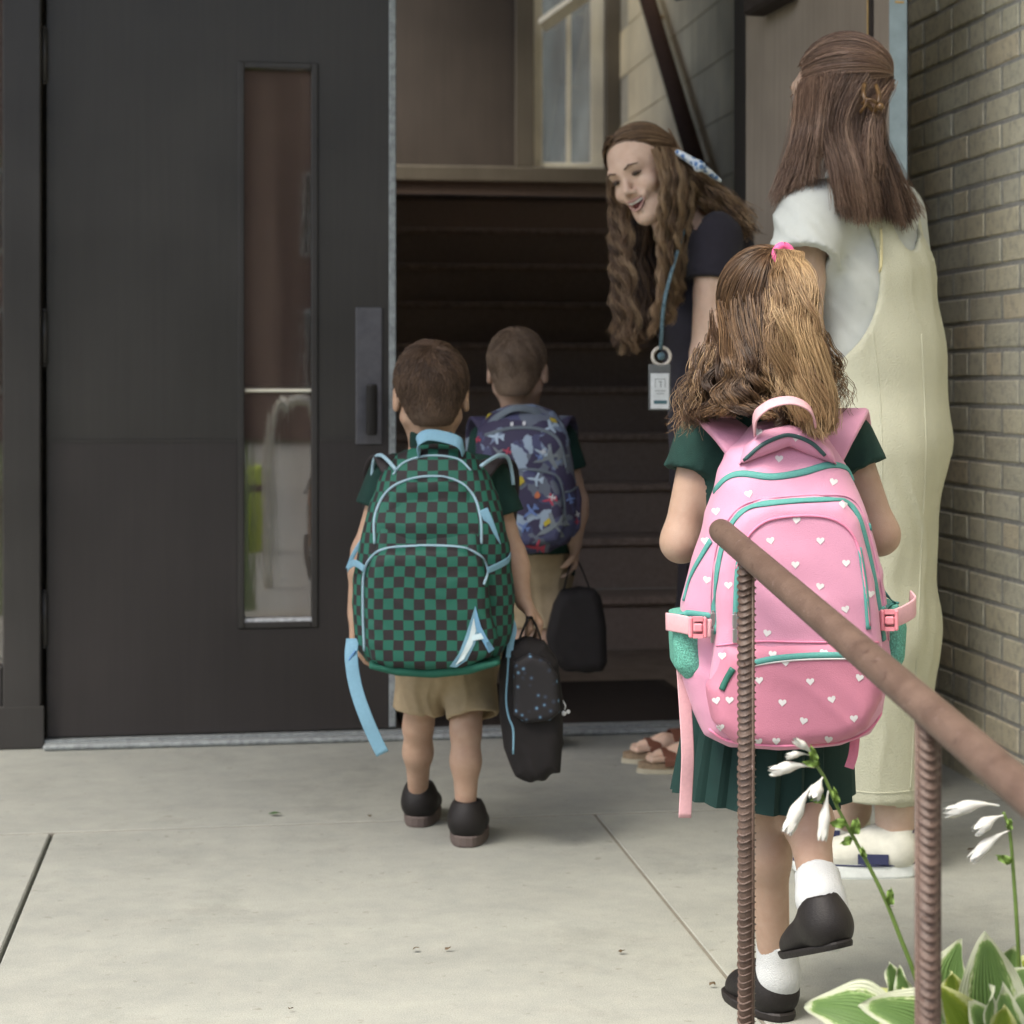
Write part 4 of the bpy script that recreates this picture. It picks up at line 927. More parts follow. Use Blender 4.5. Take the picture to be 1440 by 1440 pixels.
# stray curls
g_s = [[P(1000, 480, 2.8), P(985, 520, 2.78), P(972, 560, 2.77), P(962, 600, 2.76)], [P(1140, 460, 2.79), P(1162, 500, 2.785), P(1172, 535, 2.78), P(1172, 575, 2.77)]]
for g0, sd0 in ((g_s[0], 1), (g_s[1], 2)):
    gg = [np.array(g0) + RGT * o for o in (-.012, 0, .012)]
    pts, tn = hair_sheet(gg, 9, 14, k=26, lockw=.006, spread=.010, wave=.008, wl=.06, depth=.01, seed=20 + sd0, tonebase=.45)
    strands('hair', pts, .0006 * np.linspace(1, .6, pts.shape[1]), tn, HAIR_G, girl, label='stray curls')
b = MB(); 
PINKT = mat('bright pink elastic', (0.75, 0.12, 0.30), .6)
ax = nrm(P(1108, 350, 2.76) - tie + RGT * .01); aa = nrm(np.cross(ax, RGT)); bb = np.cross(ax, aa)
b.tube([tie + ax * .002 + (aa * math.cos(t) + bb * math.sin(t)) * .0125 for t in np.linspace(0, 6.283, 17)], .0068, 8, cap=False).build('hair_tie', PINKT, girl)

# ============================================================ BOY with the checked backpack
HAIR_B = hair_mat('short brown hair', (0.045, 0.026, 0.016), (0.13, 0.08, 0.05), (0.24, 0.15, 0.095), .6)
HAIR_C = hair_mat('short ash brown hair', (0.085, 0.055, 0.036), (0.24, 0.165, 0.11), (0.40, 0.29, 0.20), .6)
bd = 3.97
boy = root('person', 'boy with short brown hair and khaki shorts in the green checked backpack', 'person', floor_at(625, bd))
Mb = tiltfr(-6, -5, 0); cb = P(606, 553, 3.99); sb = .96
J = dict(fw=FWD, pelvis=P(628, 920, 4.0), waist=P(620, 830, 4.0), chest=P(615, 730, 4.0), neck=P(606, 632, 4.0),
         shL=P(545, 672, 3.98), shR=P(688, 672, 3.98), elL=P(512, 775, 3.97), elR=P(722, 780, 3.97), wrL=P(500, 862, 3.99), wrR=P(736, 846, 3.93),
         hipL=P(597, 940, 4.0), hipR=P(657, 940, 3.99), knL=P(588, 1022, 4.03), anL=P(588, 1128, 4.115), knR=P(655, 1028, 3.95), anR=P(655, 1155, 3.945))
R = dict(hip=.100, waist=.098, chest=.102, fl=1.4, sh=.038, neck=.034, ua=.0265, el=.0245, wr=.018, th=.050, kn=.0295, cf=.029, an=.020)
S = Sdf(.005); body_field(S, J, R); head_field(S, cb, Mb, sb, J['neck'], .036)
hand_field(S, J['wrL'], -UP + RGT * -.05, RGT, -FWD * .3 + FWD, .72, .45)
hand_field(S, J['wrR'], -UP * .75 + RGT * .55, -RGT * .9 - UP * .3, FWD * .3 - FWD * 1.0, .72, .85)
fhL = floor_at(588, 4.11) ; fhL = floor_at(587, 4.075); ftL = floor_at(600, 4.25); fhR = floor_at(655, 3.90); ftR = floor_at(664, 4.07)
foot_field(S, J['anL'], fhL + UP * .02 + FWD * .01, ftL + UP * .015, .72); foot_field(S, J['anR'], fhR + UP * .02 + FWD * .01, ftR + UP * .015, .72)
V, F = S.mesh(); part('body', V, F, SKIN_B, boy)
eyes_brows(boy, cb, Mb, sb, mat('brown brow 2', (.1, .05, .03)))
hair_base(boy, cb, Mb, sb, HAIR_B, low=-.062, e=.0035); short_hair(boy, cb, Mb, sb, HAIR_B, 12000, .022, -.072, crown=(8, 48), seed=4)
S = Sdf(.0055); S.t = .017; body_field(S, J, R, e=.014, arms=False, legs=False)
for x, f in (('L', .42), ('R', .50)):
    sh, el = J['sh' + x], J['el' + x]; e_ = sh + (el - sh) * f; S.rc(sh, e_, .045, .050, k=.03, cap=True)
S.fold = folds(.0025, 55, RGT, UP, 4); S.cut(J['neck'] + UP * .0, UP, .12); S.cut(J['pelvis'] - UP * .03, -UP)
V, F = S.mesh(); sh_ = part('shirt', V, F, GREENP, boy)
S = Sdf(.0035); S.t = .006; S.rc(P(606, 634, 3.995), P(606, 604, 3.985), .047, .046, k=0, cap=True); V, F = S.mesh(); part('collar', V, F, GREENP, sh_)
def shorts(par, J, hems, m, rr, e=.018, seed=1):
    S = Sdf(.0042); S.t = .009
    S.rc(J['pelvis'] + UP * .015, J['waist'] * .5 + J['pelvis'] * .5, rr, rr * .95, k=.03, sq=(J['fw'], 1.35))
    for x in 'LR': S.rc(J['hip' + x], hems[x], .060, .057, k=.018, cap=True)
    S.fold = folds(.003, 60, RGT, UP, seed); S.cut(J['waist'] * .4 + J['pelvis'] * .6, UP); V, F = S.mesh(); return part('shorts', V, F, m, par)
shorts(boy, J, dict(L=P(589, 1000, 4.0), R=P(665, 1008, 3.95)), KHAKI, .120)
shoe(boy, 'shoe', fhL, ftL, 1, m_up=BLKSHOE, m_sole=SOLEG, wd=.040, hgt=.070, solet=.024); shoe(boy, 'shoe', fhR, ftR, 1, m_up=BLKSHOE, m_sole=SOLEG, wd=.041, hgt=.070, solet=.024)

# ============================================================ BOY farther ahead
b2d = 4.85
boy2 = root('person', 'farther boy with ash brown hair at the threshold, wearing the aeroplane print backpack', 'person', floor_at(760, b2d))
Mc = tiltfr(12, -4, 0); cc = P(728, 519, 4.87); sc_ = .95
J = dict(fw=FWD, pelvis=P(752, 800, 4.9), waist=P(745, 740, 4.9), chest=P(738, 665, 4.9), neck=P(730, 588, 4.9),
         shL=P(682, 618, 4.88), shR=P(790, 618, 4.88), elL=P(672, 700, 4.88), elR=P(812, 705, 4.88), wrL=P(668, 765, 4.9), wrR=P(808, 765, 4.86),
         hipL=P(738, 815, 4.9), hipR=P(772, 815, 4.9), knL=P(737, 920, 4.9), anL=P(738, 1030, 4.93), knR=P(765, 920, 4.9), anR=P(764, 1030, 4.93))
R = dict(hip=.094, waist=.090, chest=.098, fl=1.4, sh=.036, neck=.033, ua=.028, el=.026, wr=.019, th=.052, kn=.036, cf=.035, an=.024)
S = Sdf(.0058); body_field(S, J, R); head_field(S, cc, Mc, sc_, J['neck'], .036)
hand_field(S, J['wrL'], -UP, RGT, FWD, .7, .4); hand_field(S, J['wrR'], -UP, -RGT, -FWD, .7, .8)
f1 = floor_at(738, 4.93); t1 = floor_at(736, 5.08); f2 = floor_at(765, 4.93); t2 = floor_at(766, 5.08)
foot_field(S, J['anL'], f1 + UP * .02, t1 + UP * .015, .7); foot_field(S, J['anR'], f2 + UP * .02, t2 + UP * .015, .7)
V, F = S.mesh(); part('body', V, F, SKIN_C, boy2)
eyes_brows(boy2, cc, Mc, sc_, mat('brown brow 3', (.1, .06, .04)))
hair_base(boy2, cc, Mc, sc_, HAIR_C, low=-.062, e=.003); short_hair(boy2, cc, Mc, sc_, HAIR_C, 8000, .018, -.072, crown=(-12, 58), seed=9)
S = Sdf(.0060); S.t = .018; body_field(S, J, R, e=.014, arms=False, legs=False)
for x in 'LR':
    sh, el = J['sh' + x], J['el' + x]; S.rc(sh, sh + (el - sh) * .5, .042, .047, k=.03, cap=True)
S.cut(J['neck'] + UP * .0, UP, .12); S.cut(J['pelvis'] - UP * .02, -UP); V, F = S.mesh(); sh_ = part('shirt', V, F, GREENP, boy2)
S = Sdf(.0035); S.t = .006; S.rc(P(729, 590, 4.9), P(729, 566, 4.89), .046, .045, k=0, cap=True); V, F = S.mesh(); part('collar', V, F, GREENP, sh_)
shorts(boy2, J, dict(L=P(738, 880, 4.9), R=P(770, 880, 4.9)), KHAKI, .108)
shoe(boy2, 'shoe', f1, t1, 1, m_up=BLKSHOE, m_sole=SOLEG, wd=.034, hgt=.05); shoe(boy2, 'shoe', f2, t2, 1, m_up=BLKSHOE, m_sole=SOLEG, wd=.034, hgt=.05)

# ============================================================ LAUGHING WOMAN leaning in the doorway
HAIR_W = hair_mat('wavy brown hair', (0.055, 0.030, 0.018), (0.27, 0.165, 0.092), (0.62, 0.44, 0.26))
NAVY = mat('navy knit', (0.022, 0.020, 0.030), .9, var=.15, bump=.3, bscale=700, sheen=.1); NAVY2 = mat('dark navy trousers', (0.018, 0.015, 0.020), .9, var=.15, bump=.3)
wom = root('person', 'laughing woman with long wavy hair and navy shirt bending toward the boys', 'person', floor_at(985, 4.65))
fwh = nrm(-FWD * .74 - RGT * .54 - UP * .34); Mw = frame(fwh, nrm(UP * .94 - RGT * .42)); sw_ = 1.03
cw_ = P(880, 250, 4.43) - fwh * .088
fwb = nrm(-RGT * .85 - FWD * .5)
J = dict(fw=fwb, pelvis=P(1022, 660, 4.62), waist=P(1004, 540, 4.6), chest=P(988, 420, 4.58), neck=P(955, 318, 4.55),
         shL=P(1006, 335, 4.46), shR=P(962, 345, 4.72), elL=P(994, 500, 4.42), elR=P(970, 500, 4.78), wrL=P(1000, 620, 4.38), wrR=P(985, 620, 4.76),
         hipL=P(1030, 690, 4.56), hipR=P(1008, 690, 4.70), knL=P(1012, 870, 4.55), anL=P(1022, 1042, 4.66), knR=P(992, 865, 4.72), anR=P(1000, 1030, 4.80))
R = dict(hip=.165, waist=.130, chest=.140, fl=1.45, sh=.052, neck=.045, ua=.043, el=.038, wr=.026, th=.085, kn=.055, cf=.055, an=.034)
S = Sdf(.005); body_field(S, J, R); head_field(S, cw_, Mw, sw_, J['neck'], .048, smile=True)
S.rc(J['neck'], xf(A(0, -.02, -.05), Mw, cw_), .05, .048, k=.03)
hand_field(S, J['wrL'], -UP, -RGT, FWD * -1, .95, .4); hand_field(S, J['wrR'], -UP, -RGT, FWD, .95, .4)
ha, ta = floor_at(1008, 4.84), floor_at(876, 4.77); hb, tb = floor_at(1032, 4.70), floor_at(897, 4.65)
foot_field(S, J['anR'], ha + UP * .028, ta + UP * .028 - nrm(ta - ha) * .03, .9); foot_field(S, J['anL'], hb + UP * .028, tb + UP * .028 - nrm(tb - hb) * .03, .9)
for h_, t_ in ((ha, ta), (hb, tb)):
    f = nrm(t_ - h_); r_ = np.cross(f, UP)
    for i in range(5): q = t_ + UP * .036 + r_ * (i - 2) * .014 - f * (.028 + .006 * abs(i - 1.3)); S.rc(q - f * .03, q + f * .006, .0085, .0075 if i else .0095, k=.004)
V, F = S.mesh(); part('body', V, F, SKIN_W, wom)
eyes_brows(wom, cw_, Mw, sw_, mat('dark brow', (.16, .10, .07)), smile=True, look=A(0.2, .9, -.35))
p = lambda *q: xf(A(*q) * sw_, Mw, cw_)
b = MB().tube(curve([p(-.021, .091, -.058), p(-.010, .097, -.060), p(.010, .097, -.060), p(.021, .091, -.058)], 12), A(*np.interp(np.linspace(0, 1, 12), [0, .5, 1], [.0022, .0042, .0022])), 6, flat=1.0); b.build('teeth', TEETH, wom)
V, F = uvs(p(0, .080, -.068), .019, 12, 8); part('mouth', V, F, MOUTH, wom)
b = MB().tube(curve([p(-.029, .087, -.053), p(-.012, .1000, -.0545), p(0, .1015, -.0555), p(.012, .1000, -.0545), p(.029, .087, -.053)], 16), A(*np.interp(np.linspace(0, 1, 16), [0, .5, 1], [.0015, .0038, .0015])), 6)
b.tube(curve([p(-.029, .086, -.054), p(-.014, .099, -.073), p(0, .1015, -.0785), p(.014, .099, -.073), p(.029, .086, -.054)], 16), A(*np.interp(np.linspace(0, 1, 16), [0, .5, 1], [.0015, .0045, .0015])), 6); b.build('lips', LIPS, wom)
# navy shirt, trousers
S = Sdf(.0062); S.t = .020; body_field(S, J, R, e=.012, arms=False, legs=False)
S.rc(P(1012, 345, 4.6), P(1030, 400, 4.62), .085, .08, k=.06)
for x in 'LR':
    sh, el = J['sh' + x], J['el' + x]; S.rc(sh, sh + (el - sh) * .36, .066, .062, k=.035, cap=True)
S.fold = folds(.004, 34, fwb + UP * .5, UP, 5); S.cut(J['neck'] + nrm(J['neck'] - J['chest']) * -.01, nrm(J['neck'] - J['chest'])  , .13); S.cut(J['pelvis'] - UP * .10, -UP)
V, F = S.mesh(); part('t_shirt', V, F, NAVY, wom)
S = Sdf(.009); S.t = .016; S.rc(J['pelvis'], J['waist'] * .4 + J['pelvis'] * .6, .172, .15, k=.03, sq=(fwb, 1.35))
for x in 'LR': S.chain([(J['hip' + x], .098), (J['kn' + x], .075)], k=.03); S.rc(J['kn' + x], J['an' + x] + UP * .05, .075, .07, k=.02, cap=True)
S.fold = folds(.004, 30, RGT, UP, 6); S.cut(J['pelvis'] + UP * .1, UP); V, F = S.mesh(); part('trousers', V, F, NAVY2, wom)
# sandals
CORK = mat('cork footbed', (0.30, 0.22, 0.14), .85, scale=120, var=.3); SSOLE = mat('pale sandal sole', (0.50, 0.46, 0.34), .8); STRAP = mat('brown leather strap', (0.17, 0.07, 0.045), .5)
for h_, t_ in ((ha, ta), (hb, tb)):
    f = nrm(t_ - h_); r_ = np.cross(f, UP); L_ = np.linalg.norm(t_ - h_); M = np.stack([r_, f, UP], 1)
    poly = [(math.sin(t) * (.036 + .009 * (1 - math.cos(t)) / 2), (1 - math.cos(t)) / 2 * L_) for t in np.linspace(0, 2 * math.pi, 30, endpoint=False)]
    sd_ = None
    for nm, z0, z1, g, m_ in (('footbed', .0125, .026, 1.0, CORK), ('outsole', .0005, .012, 1.03, SSOLE)):
        V = [A(x * g, L_ / 2 + (y - L_ / 2) * g, z) for z in (z0, z1) for x, y in poly]; n = 30
        F = [(i, (i + 1) % n, n + (i + 1) % n, n + i) for i in range(n)] + [tuple(range(n))[::-1], tuple(n + i for i in range(n))]
        q = part('sandal' if sd_ is None else nm, xf(np.array(V), M, h_), F, m_, wom if sd_ is None else sd_, smooth=False); sd_ = sd_ or q
    for yf, w_, hh in ((.70, .034, .046), (.44, .034, .066)):
        b = MB(); c_ = curve([A(-.042, 0, .020), A(-.036, 0, hh * .8), A(0, 0, hh + .012), A(.036, 0, hh * .8), A(.042, 0, .020)], 14)
        V = []; 
        for q in c_:
            for yy, zz in ((-w_ / 2, 0), (w_ / 2, 0), (w_ / 2, .003), (-w_ / 2, .003)): V.append(A(q[0], L_ * yf + yy, q[2] + zz))
        F = []
        for i in range(13):
            for j in range(4): k = (j + 1) % 4; F.append((i * 4 + j, i * 4 + k, i * 4 + 4 + k, i * 4 + 4 + j))
        part('strap', xf(np.array(V), M, h_), F, STRAP, sd_, smooth=False)
# hair of the laughing woman
hair_base(wom, cw_, Mw, sw_, HAIR_W, low=-.05, e=.001, face=.038)
pt_, tn = cap_hair(cw_, Mw, sw_, [(-112, -18), (-112, 0), (-122, 25), (-150, 44), (-175, 52), (-184, 53)], (-60, -18), 520, seed=31, lift=1.07, jit=.02)
strands('hair', pt_, .0010 * np.linspace(1, .8, 11), tn * .8, HAIR_W, wom, label='hair combed back from a parting')
pt_, tn = cap_hair(cw_, Mw, sw_, [(176, 53), (160, 50), (140, 42), (124, 25), (115, 0), (113, -20)], (60, -18), 520, seed=32, lift=1.07, jit=.02)
strands('hair', pt_, .0010 * np.linspace(1, .8, 11), tn * .8, HAIR_W, wom, label='hair combed back from a parting')
hp_ = lambda a, e, r=1.08: hp(cw_, Mw, sw_, a, e, r)
# far side mass (left in the photo), hanging straight down in front
gl = [[p(*a), P(x1, 300, 4.54), P(x2, 390, 4.50), P(x3, v3, 4.47)] for a, x1, x2, x3, v3 in
      [((.078, .03, .02), 860, 863, 867, 486), ((.080, .01, .03), 867, 871, 876, 496), ((.080, -.02, .01), 876, 880, 888, 500), ((.07, -.05, 0), 884, 888, 898, 478)]]
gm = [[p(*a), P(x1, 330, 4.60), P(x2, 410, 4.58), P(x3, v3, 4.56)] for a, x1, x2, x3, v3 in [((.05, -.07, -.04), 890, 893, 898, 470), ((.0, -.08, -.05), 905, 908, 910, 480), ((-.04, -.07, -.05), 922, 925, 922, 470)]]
pts, tn = hair_sheet(gm, 12, 30, k=24, lockw=.016, spread=.006, wave=.008, wl=.09, depth=.02, seed=36, tonebase=.15, tip=.6)  # low tone paints the shade between the hanging locks
strands('hair', pts, .0010 * np.linspace(1, .6, pts.shape[1]), tn, HAIR_W, wom, label='hair behind the chin, its shade put into a dark tone')
pts, tn = hair_sheet(gl, 13, 70, k=27, lockw=.0085, spread=.005, wave=.012, wl=.075, frizz=.0028, depth=.018, seed=33, tonebase=.50, tvar=.25, tip=.6)
strands('hair', pts, .0006 * np.linspace(1, .6, pts.shape[1]), tn, HAIR_W, wom, label='wavy hair hanging at the far side of the face')
gr = [[p(*a), P(x0, 250, d0), P(x1, 320, d0), P(x2, 400, d0), P(x3, v3, d0)] for a, x0, x1, x2, x3, v3, d0 in
      [((-.070, .048, .035), 928, 924, 928, 915, 470, 4.36), ((-.080, .02, .03), 938, 936, 934, 920, 462, 4.37), ((-.084, -.01, .02), 950, 946, 942, 936, 455, 4.39), ((-.082, -.04, .01), 964, 960, 950, 944, 450, 4.42), ((-.07, -.07, .0), 978, 974, 962, 950, 420, 4.46)]]
pts, tn = hair_sheet(gr, 18, 70, k=27, lockw=.0095, spread=.005, wave=.014, wl=.07, frizz=.0028, depth=.024, seed=34, tonebase=.55, tvar=.25, tip=.6)
strands('hair', pts, .0006 * np.linspace(1, .6, pts.shape[1]), tn, HAIR_W, wom, label='wavy hair hanging at the near side of the face')
gk = [[p(*a), P(x0, v0, d0), P(x1, v1, d0), P(x2, v2, d0)] for a, x0, v0, x1, v1, x2, v2, d0 in
      [((-.06, -.08, .06), 965, 225, 1010, 262, 1052, 300, 4.44), ((-.04, -.10, .03), 970, 245, 1010, 280, 1058, 330, 4.46), ((-.03, -.10, -.01), 962, 262, 1000, 300, 1046, 318, 4.5), ((.02, -.10, .02), 955, 240, 990, 275, 1030, 310, 4.6)]]
pts, tn = hair_sheet(gk, 18, 40, k=20, lockw=.012, spread=.012, wave=.012, wl=.065, frizz=.003, depth=.02, seed=35, tonebase=.6, tvar=.22, tip=.7)
strands('hair', pts, .0008 * np.linspace(1, .6, pts.shape[1]), tn, HAIR_W, wom, label='frizzy hair spread over the back')
def bow_mat():
    m, n, b_ = node_mat('blue and white printed scarf'); tc = n.nodes.new('ShaderNodeTexCoord'); v = n.nodes.new('ShaderNodeTexVoronoi'); v.inputs['Scale'].default_value = 70
    n.links.new(tc.outputs['Object'], v.inputs['Vector']); cr = n.nodes.new('ShaderNodeValToRGB'); n.links.new(v.outputs['Distance'], cr.inputs[0]); setramp(cr, [(.3, (.10, .20, .42)), (.45, (.45, .58, .72)), (.6, (.7, .75, .78))]); n.links.new(cr.outputs[0], b_.inputs['Base Color']); b_.inputs['Roughness'].default_value = .7; return m
BOW = bow_mat()
S = Sdf(.004)
S.rc(P(957, 217, 4.42), P(982, 232, 4.40), .016, .020, k=.01, sq=(nrm(UP * .8 + RGT * .6), 1.9)); S.rc(P(986, 234, 4.40), P(1010, 252, 4.42), .018, .010, k=.008, sq=(nrm(UP * .8 + RGT * .6), 1.9)); S.ell(P(983, 234, 4.39), A(.014, .014, .014), k=.006)
S.fold = folds(.0015, 300, RGT - UP, UP, 8); V, F = S.mesh(); part('hair_scarf', V, F, BOW, wom)
# lanyard and badge
ln = root('lanyard_badge', 'white name badge on a dark patterned lanyard hanging in front of the laughing woman', 'badge', P(929, 577, 4.40))
LANY = mat('dark teal lanyard', (0.03, 0.07, 0.09), .7, scale=160, var=.9, c2=(.18, .28, .32))
MB().tube(curve([P(962, 322, 4.44), P(948, 370, 4.36), P(934, 425, 4.33), P(929, 492, 4.37)], 16), .0052, 6, flat=.5).build('cord', LANY, ln)
b = MB(); c_ = P(930, 501, 4.38); b.tube([c_ + RGT * .021 * math.cos(t) + UP * .021 * math.sin(t) for t in np.linspace(0, 6.283, 25)], .0042, 8, cap=False); rg = b.build('reel_ring', mat('white reel plastic', (.62, .58, .5), .3), ln)
V, F = uvs(c_, .010, 12, 8); part('reel_knob', V, F, LANY, rg)
def card(u0, v0, u1, v1, d, t, nm, m, par):
    a, b_ = P(u0, v0, d), P(u1, v1, d); w_ = np.dot(b_ - a, RGT); h_ = a[2] - b_[2]; Mx = np.eye(4); Mx[:3, :3] = np.stack([RGT, FWD, UP], 1); Mx[:3, 3] = A(a[0], a[1], b_[2])
    return MB().box((0, 0, 0), (w_, t, h_), bev=.0008, M=Mx).build(nm, m, par, smooth=False)
hold = card(912, 512, 943, 577, 4.376, .004, 'badge_holder', mat('grey clear holder', (.14, .15, .15), .25), ln)
cardp = card(915, 525, 941, 575, 4.374, .0015, 'name_card', mat('white card', (.66, .70, .70), .5), hold)
# the print on the card
card(919.5, 563, 938, 568, 4.3733, .0005, 'print', mat('teal print', (.06, .14, .16), .6), hold)
card(921, 532.5, 936, 533.5, 4.3733, .0005, 'print', mat('grey print', (.25, .28, .28), .6), hold); card(921, 533.6, 922, 545, 4.3733, .0005, 'print', bpy.data.materials['grey print'], hold); card(935, 533.6, 936, 545, 4.3733, .0005, 'print', bpy.data.materials['grey print'], hold)
card(926, 536, 931, 537.3, 4.3733, .0005, 'print', bpy.data.materials['grey print'], hold); card(928.5, 537.4, 930, 545, 4.3733, .0005, 'print', bpy.data.materials['grey print'], hold)
card(921, 549, 936, 550, 4.3733, .0005, 'print', bpy.data.materials['grey print'], hold); card(923, 553, 934, 554, 4.3733, .0005, 'print', bpy.data.materials['grey print'], hold)

# ============================================================ WOMAN in cream overalls
HAIR_V = hair_mat('straight brown hair', (0.065, 0.036, 0.025), (0.20, 0.122, 0.084), (0.40, 0.27, 0.19), .42)
TEE = mat('white T-shirt', (0.47, 0.50, 0.475), .9, var=.03, bump=.2, bscale=500); LINEN = mat('cream linen', (0.485, 0.49, 0.375), .9, var=.05, scale=12, bump=.6, bscale=350)
CREAMT = mat('cream yellow binding', (0.66, 0.60, 0.34), .9)
wv = root('person', 'woman seen from behind in cream overalls and white shirt, straight hair clipped up', 'person', floor_at(1235, 3.7))
fb = nrm(-RGT * .58 + FWD * .81); rb = np.cross(fb, UP)
Mv = tiltfr(-40, 0, 0); cv = P(1179, 133, 3.72); sv_ = 1.02
J = dict(fw=fb, pelvis=P(1234, 610, 3.72), waist=P(1230, 500, 3.72), chest=P(1216, 385, 3.72), neck=P(1208, 240, 3.72),
         shL=P(1138, 305, 3.62), shR=P(1258, 300, 3.80), elL=P(1130, 470, 3.60), elR=P(1262, 455, 3.92), wrL=P(1085, 540, 3.68), wrR=P(1185, 500, 4.0),
         hipL=P(1218, 640, 3.67), hipR=P(1243, 640, 3.77), knL=P(1210, 880, 3.70), anL=P(1199, 1140, 3.84), knR=P(1250, 880, 3.74), anR=P(1258, 1165, 3.70))
R = dict(hip=.132, waist=.115, chest=.130, fl=1.4, sh=.052, neck=.045, ua=.038, el=.034, wr=.025, th=.085, kn=.055, cf=.055, an=.037)
S = Sdf(.006); body_field(S, J, R); head_field(S, cv, Mv, sv_, J['neck'], .047, ears=False)
hand_field(S, J['wrL'], -RGT + FWD * .6, -UP, FWD, .95, .4); hand_field(S, J['wrR'], -RGT, -UP, -FWD, .95, .4)
h1, t1 = floor_at(1289, 3.69), floor_at(1114, 3.71); h2, t2 = floor_at(1222, 3.88), floor_at(1060, 3.92)
foot_field(S, J['anR'], h1 + UP * .02 - RGT * .01, t1 + UP * .015 + RGT * .01, .95); foot_field(S, J['anL'], h2 + UP * .02, t2 + UP * .015 + RGT * .01, .95)
V, F = S.mesh(); part('body', V, F, SKIN_V, wv)
eyes_brows(wv, cv, Mv, sv_, mat('brown brow 5', (.1, .06, .04)))
S = Sdf(.0062); S.t = .020; body_field(S, J, R, e=.016, arms=False, legs=False)
sh, el = J['shL'], J['elL']; S.rc(sh - UP * .0, P(1132, 366, 3.575), .066, .067, k=.04, cap=True); sh, el = J['shR'], J['elR']; S.rc(sh, sh + (el - sh) * .4, .062, .07, k=.04, cap=True)
S.fold = folds(.0036, 62, RGT * .75 + UP * .6, UP, 9); S.cut(J['neck'] + UP * .005, UP, .12); S.cut(J['waist'] - UP * .07, -UP)
V, F = S.mesh(); part('t_shirt', V, F, TEE, wv)
def overalls(h, e, carve=True):
    S = Sdf(h); S.t = .020
    S.rc(J['chest'] - UP * 0, J['waist'], R['chest'] + e, .130 + e, k=.04, sq=(fb, 1.3)); S.rc(J['chest'], (J['shL'] + J['shR']) / 2 + UP * .01, R['chest'] * .98 + e, R['sh'] * 1.25 + e, k=.04, sq=(fb, 1.3))
    S.rc(J['shL'] * .8 + J['shR'] * .2, J['shR'] * .86 + J['shL'] * .14, R['sh'] + e, R['sh'] + e, k=.045)
    S.rc(J['waist'], J['pelvis'], .130 + e, .142 + e, k=.04, sq=(fb, 1.25))
    S.chain([(J['hipL'] , .125), (P(1222, 880, 3.68), .108)], k=.05); S.rc(P(1222, 880, 3.68), P(1230, 1108, 3.72), .108, .092, k=.05, cap=True)
    S.chain([(J['hipR'], .112), (P(1240, 880, 3.76), .105)], k=.05); S.rc(P(1240, 880, 3.76), P(1241, 1118, 3.75), .105, .090, k=.05, cap=True)
    S.fold = folds(.0034, 34, RGT + FWD * .6, UP, 10)
    if carve:
        Mx = np.stack([RGT, FWD, UP], 1)
        S.ell(P(1148, 385, 3.56), A(.132, .26, .185), Mx, k=.004, op='s')
        S.ell(P(1276, 278, 3.66), A(.042, .17, .105), Mx, k=.004, op='s')
        S.ell(P(1340, 380, 3.95), A(.07, .14, .16), Mx, k=.004, op='s')
        S.ell(P(1208, 225, 3.72), A(.11, .12, .085), Mx, k=.004, op='s')
    V, F = S.mesh(); return V, F
V, F = overalls(.0062, .019); OVF = (V, F); ov = part('overalls', V, F, LINEN, wv)
NAVS = mat('navy shoe trim', (.03, .035, .09), .6); CANV = mat('off white canvas', (.60, .60, .52), .85, bump=.4, bscale=800); RUBW = mat('white rubber', (.66, .70, .68), .5)
for h_, t_ in ((h1, t1), (h2, t2)):
    up_, M_, L_ = shoe(wv, 'sneaker', h_, t_, 1, m_up=CANV, m_sole=RUBW, wd=.042, hgt=.075, solet=.026)
    b = MB(); b.tube(curve([xf(A(math.sin(t) * .0435, L_ / 2 - math.cos(t) * (L_ / 2 - .001), .027), M_, h_) for t in np.linspace(0, 6.283, 26)], 50), .0018, 5, cap=False); b.build('foxing_line', NAVS, up_)
    b = MB(); b.tube(curve([xf(A(math.sin(t) * .030, .045 - math.cos(t) * .040, .078 + .012 * math.cos(t)), M_, h_) for t in np.linspace(0, 6.283, 20)], 36), .0028, 6, cap=False); b.build('collar_trim', NAVS, up_)
    b = MB(); 
    for i in range(5): y = .105 + i * .018; z = .080 - i * .0095; b.tube(curve([xf(A(-.026, y - .006, z - .012), M_, h_), xf(A(0, y + .004, z + .004), M_, h_), xf(A(.026, y - .002, z - .012), M_, h_)], 8), .0026, 5)
    b.build('lace', RUBW, up_)
    b = MB().box((.0405, .060, .030), (.043, .12, .050)); V = xf(np.concatenate(b.V), M_, h_); part('side_patch', V, b.F, NAVS, up_, smooth=False)
    b = MB().box((-.043, .060, .030), (-.0405, .12, .050)); V = xf(np.concatenate(b.V), M_, h_); part('side_patch', V, b.F, NAVS, up_, smooth=False)
# hair
hair_base(wv, cv, Mv, sv_, HAIR_V, low=-.055, e=.001, face=.035)
caz = 28; clip = hp(cv, Mv, sv_, caz, -2, 1.08)
pt_, tn = cap_hair(cv, Mv, sv_, [(-112, -2), (-120, 22), (-150, 45), (180, 50), (150, 45), (120, 22), (112, -2)], (caz, 2), 1900, seed=41, lift=1.07, jit=.01)
strands('hair', pt_, .0009 * np.linspace(1, .8, pt_.shape[1]), tn, HAIR_V, wv, label='hair combed back to the claw clip')
hv = lambda a, e, r=1.06: hp(cv, Mv, sv_, a, e, r)
gA = [[hv(a, e), P(x0, 175, d0), P(x1, 225, d0), P(x2, v2, d0)] for a, e, x0, x1, x2, v2, d0 in
      [(-122, -2, 1120, 1106, 1092, 285, 3.62), (-108, 5, 1128, 1116, 1100, 275, 3.60), (-92, 6, 1140, 1130, 1122, 262, 3.585), (-75, 6, 1152, 1146, 1142, 255, 3.58)]]
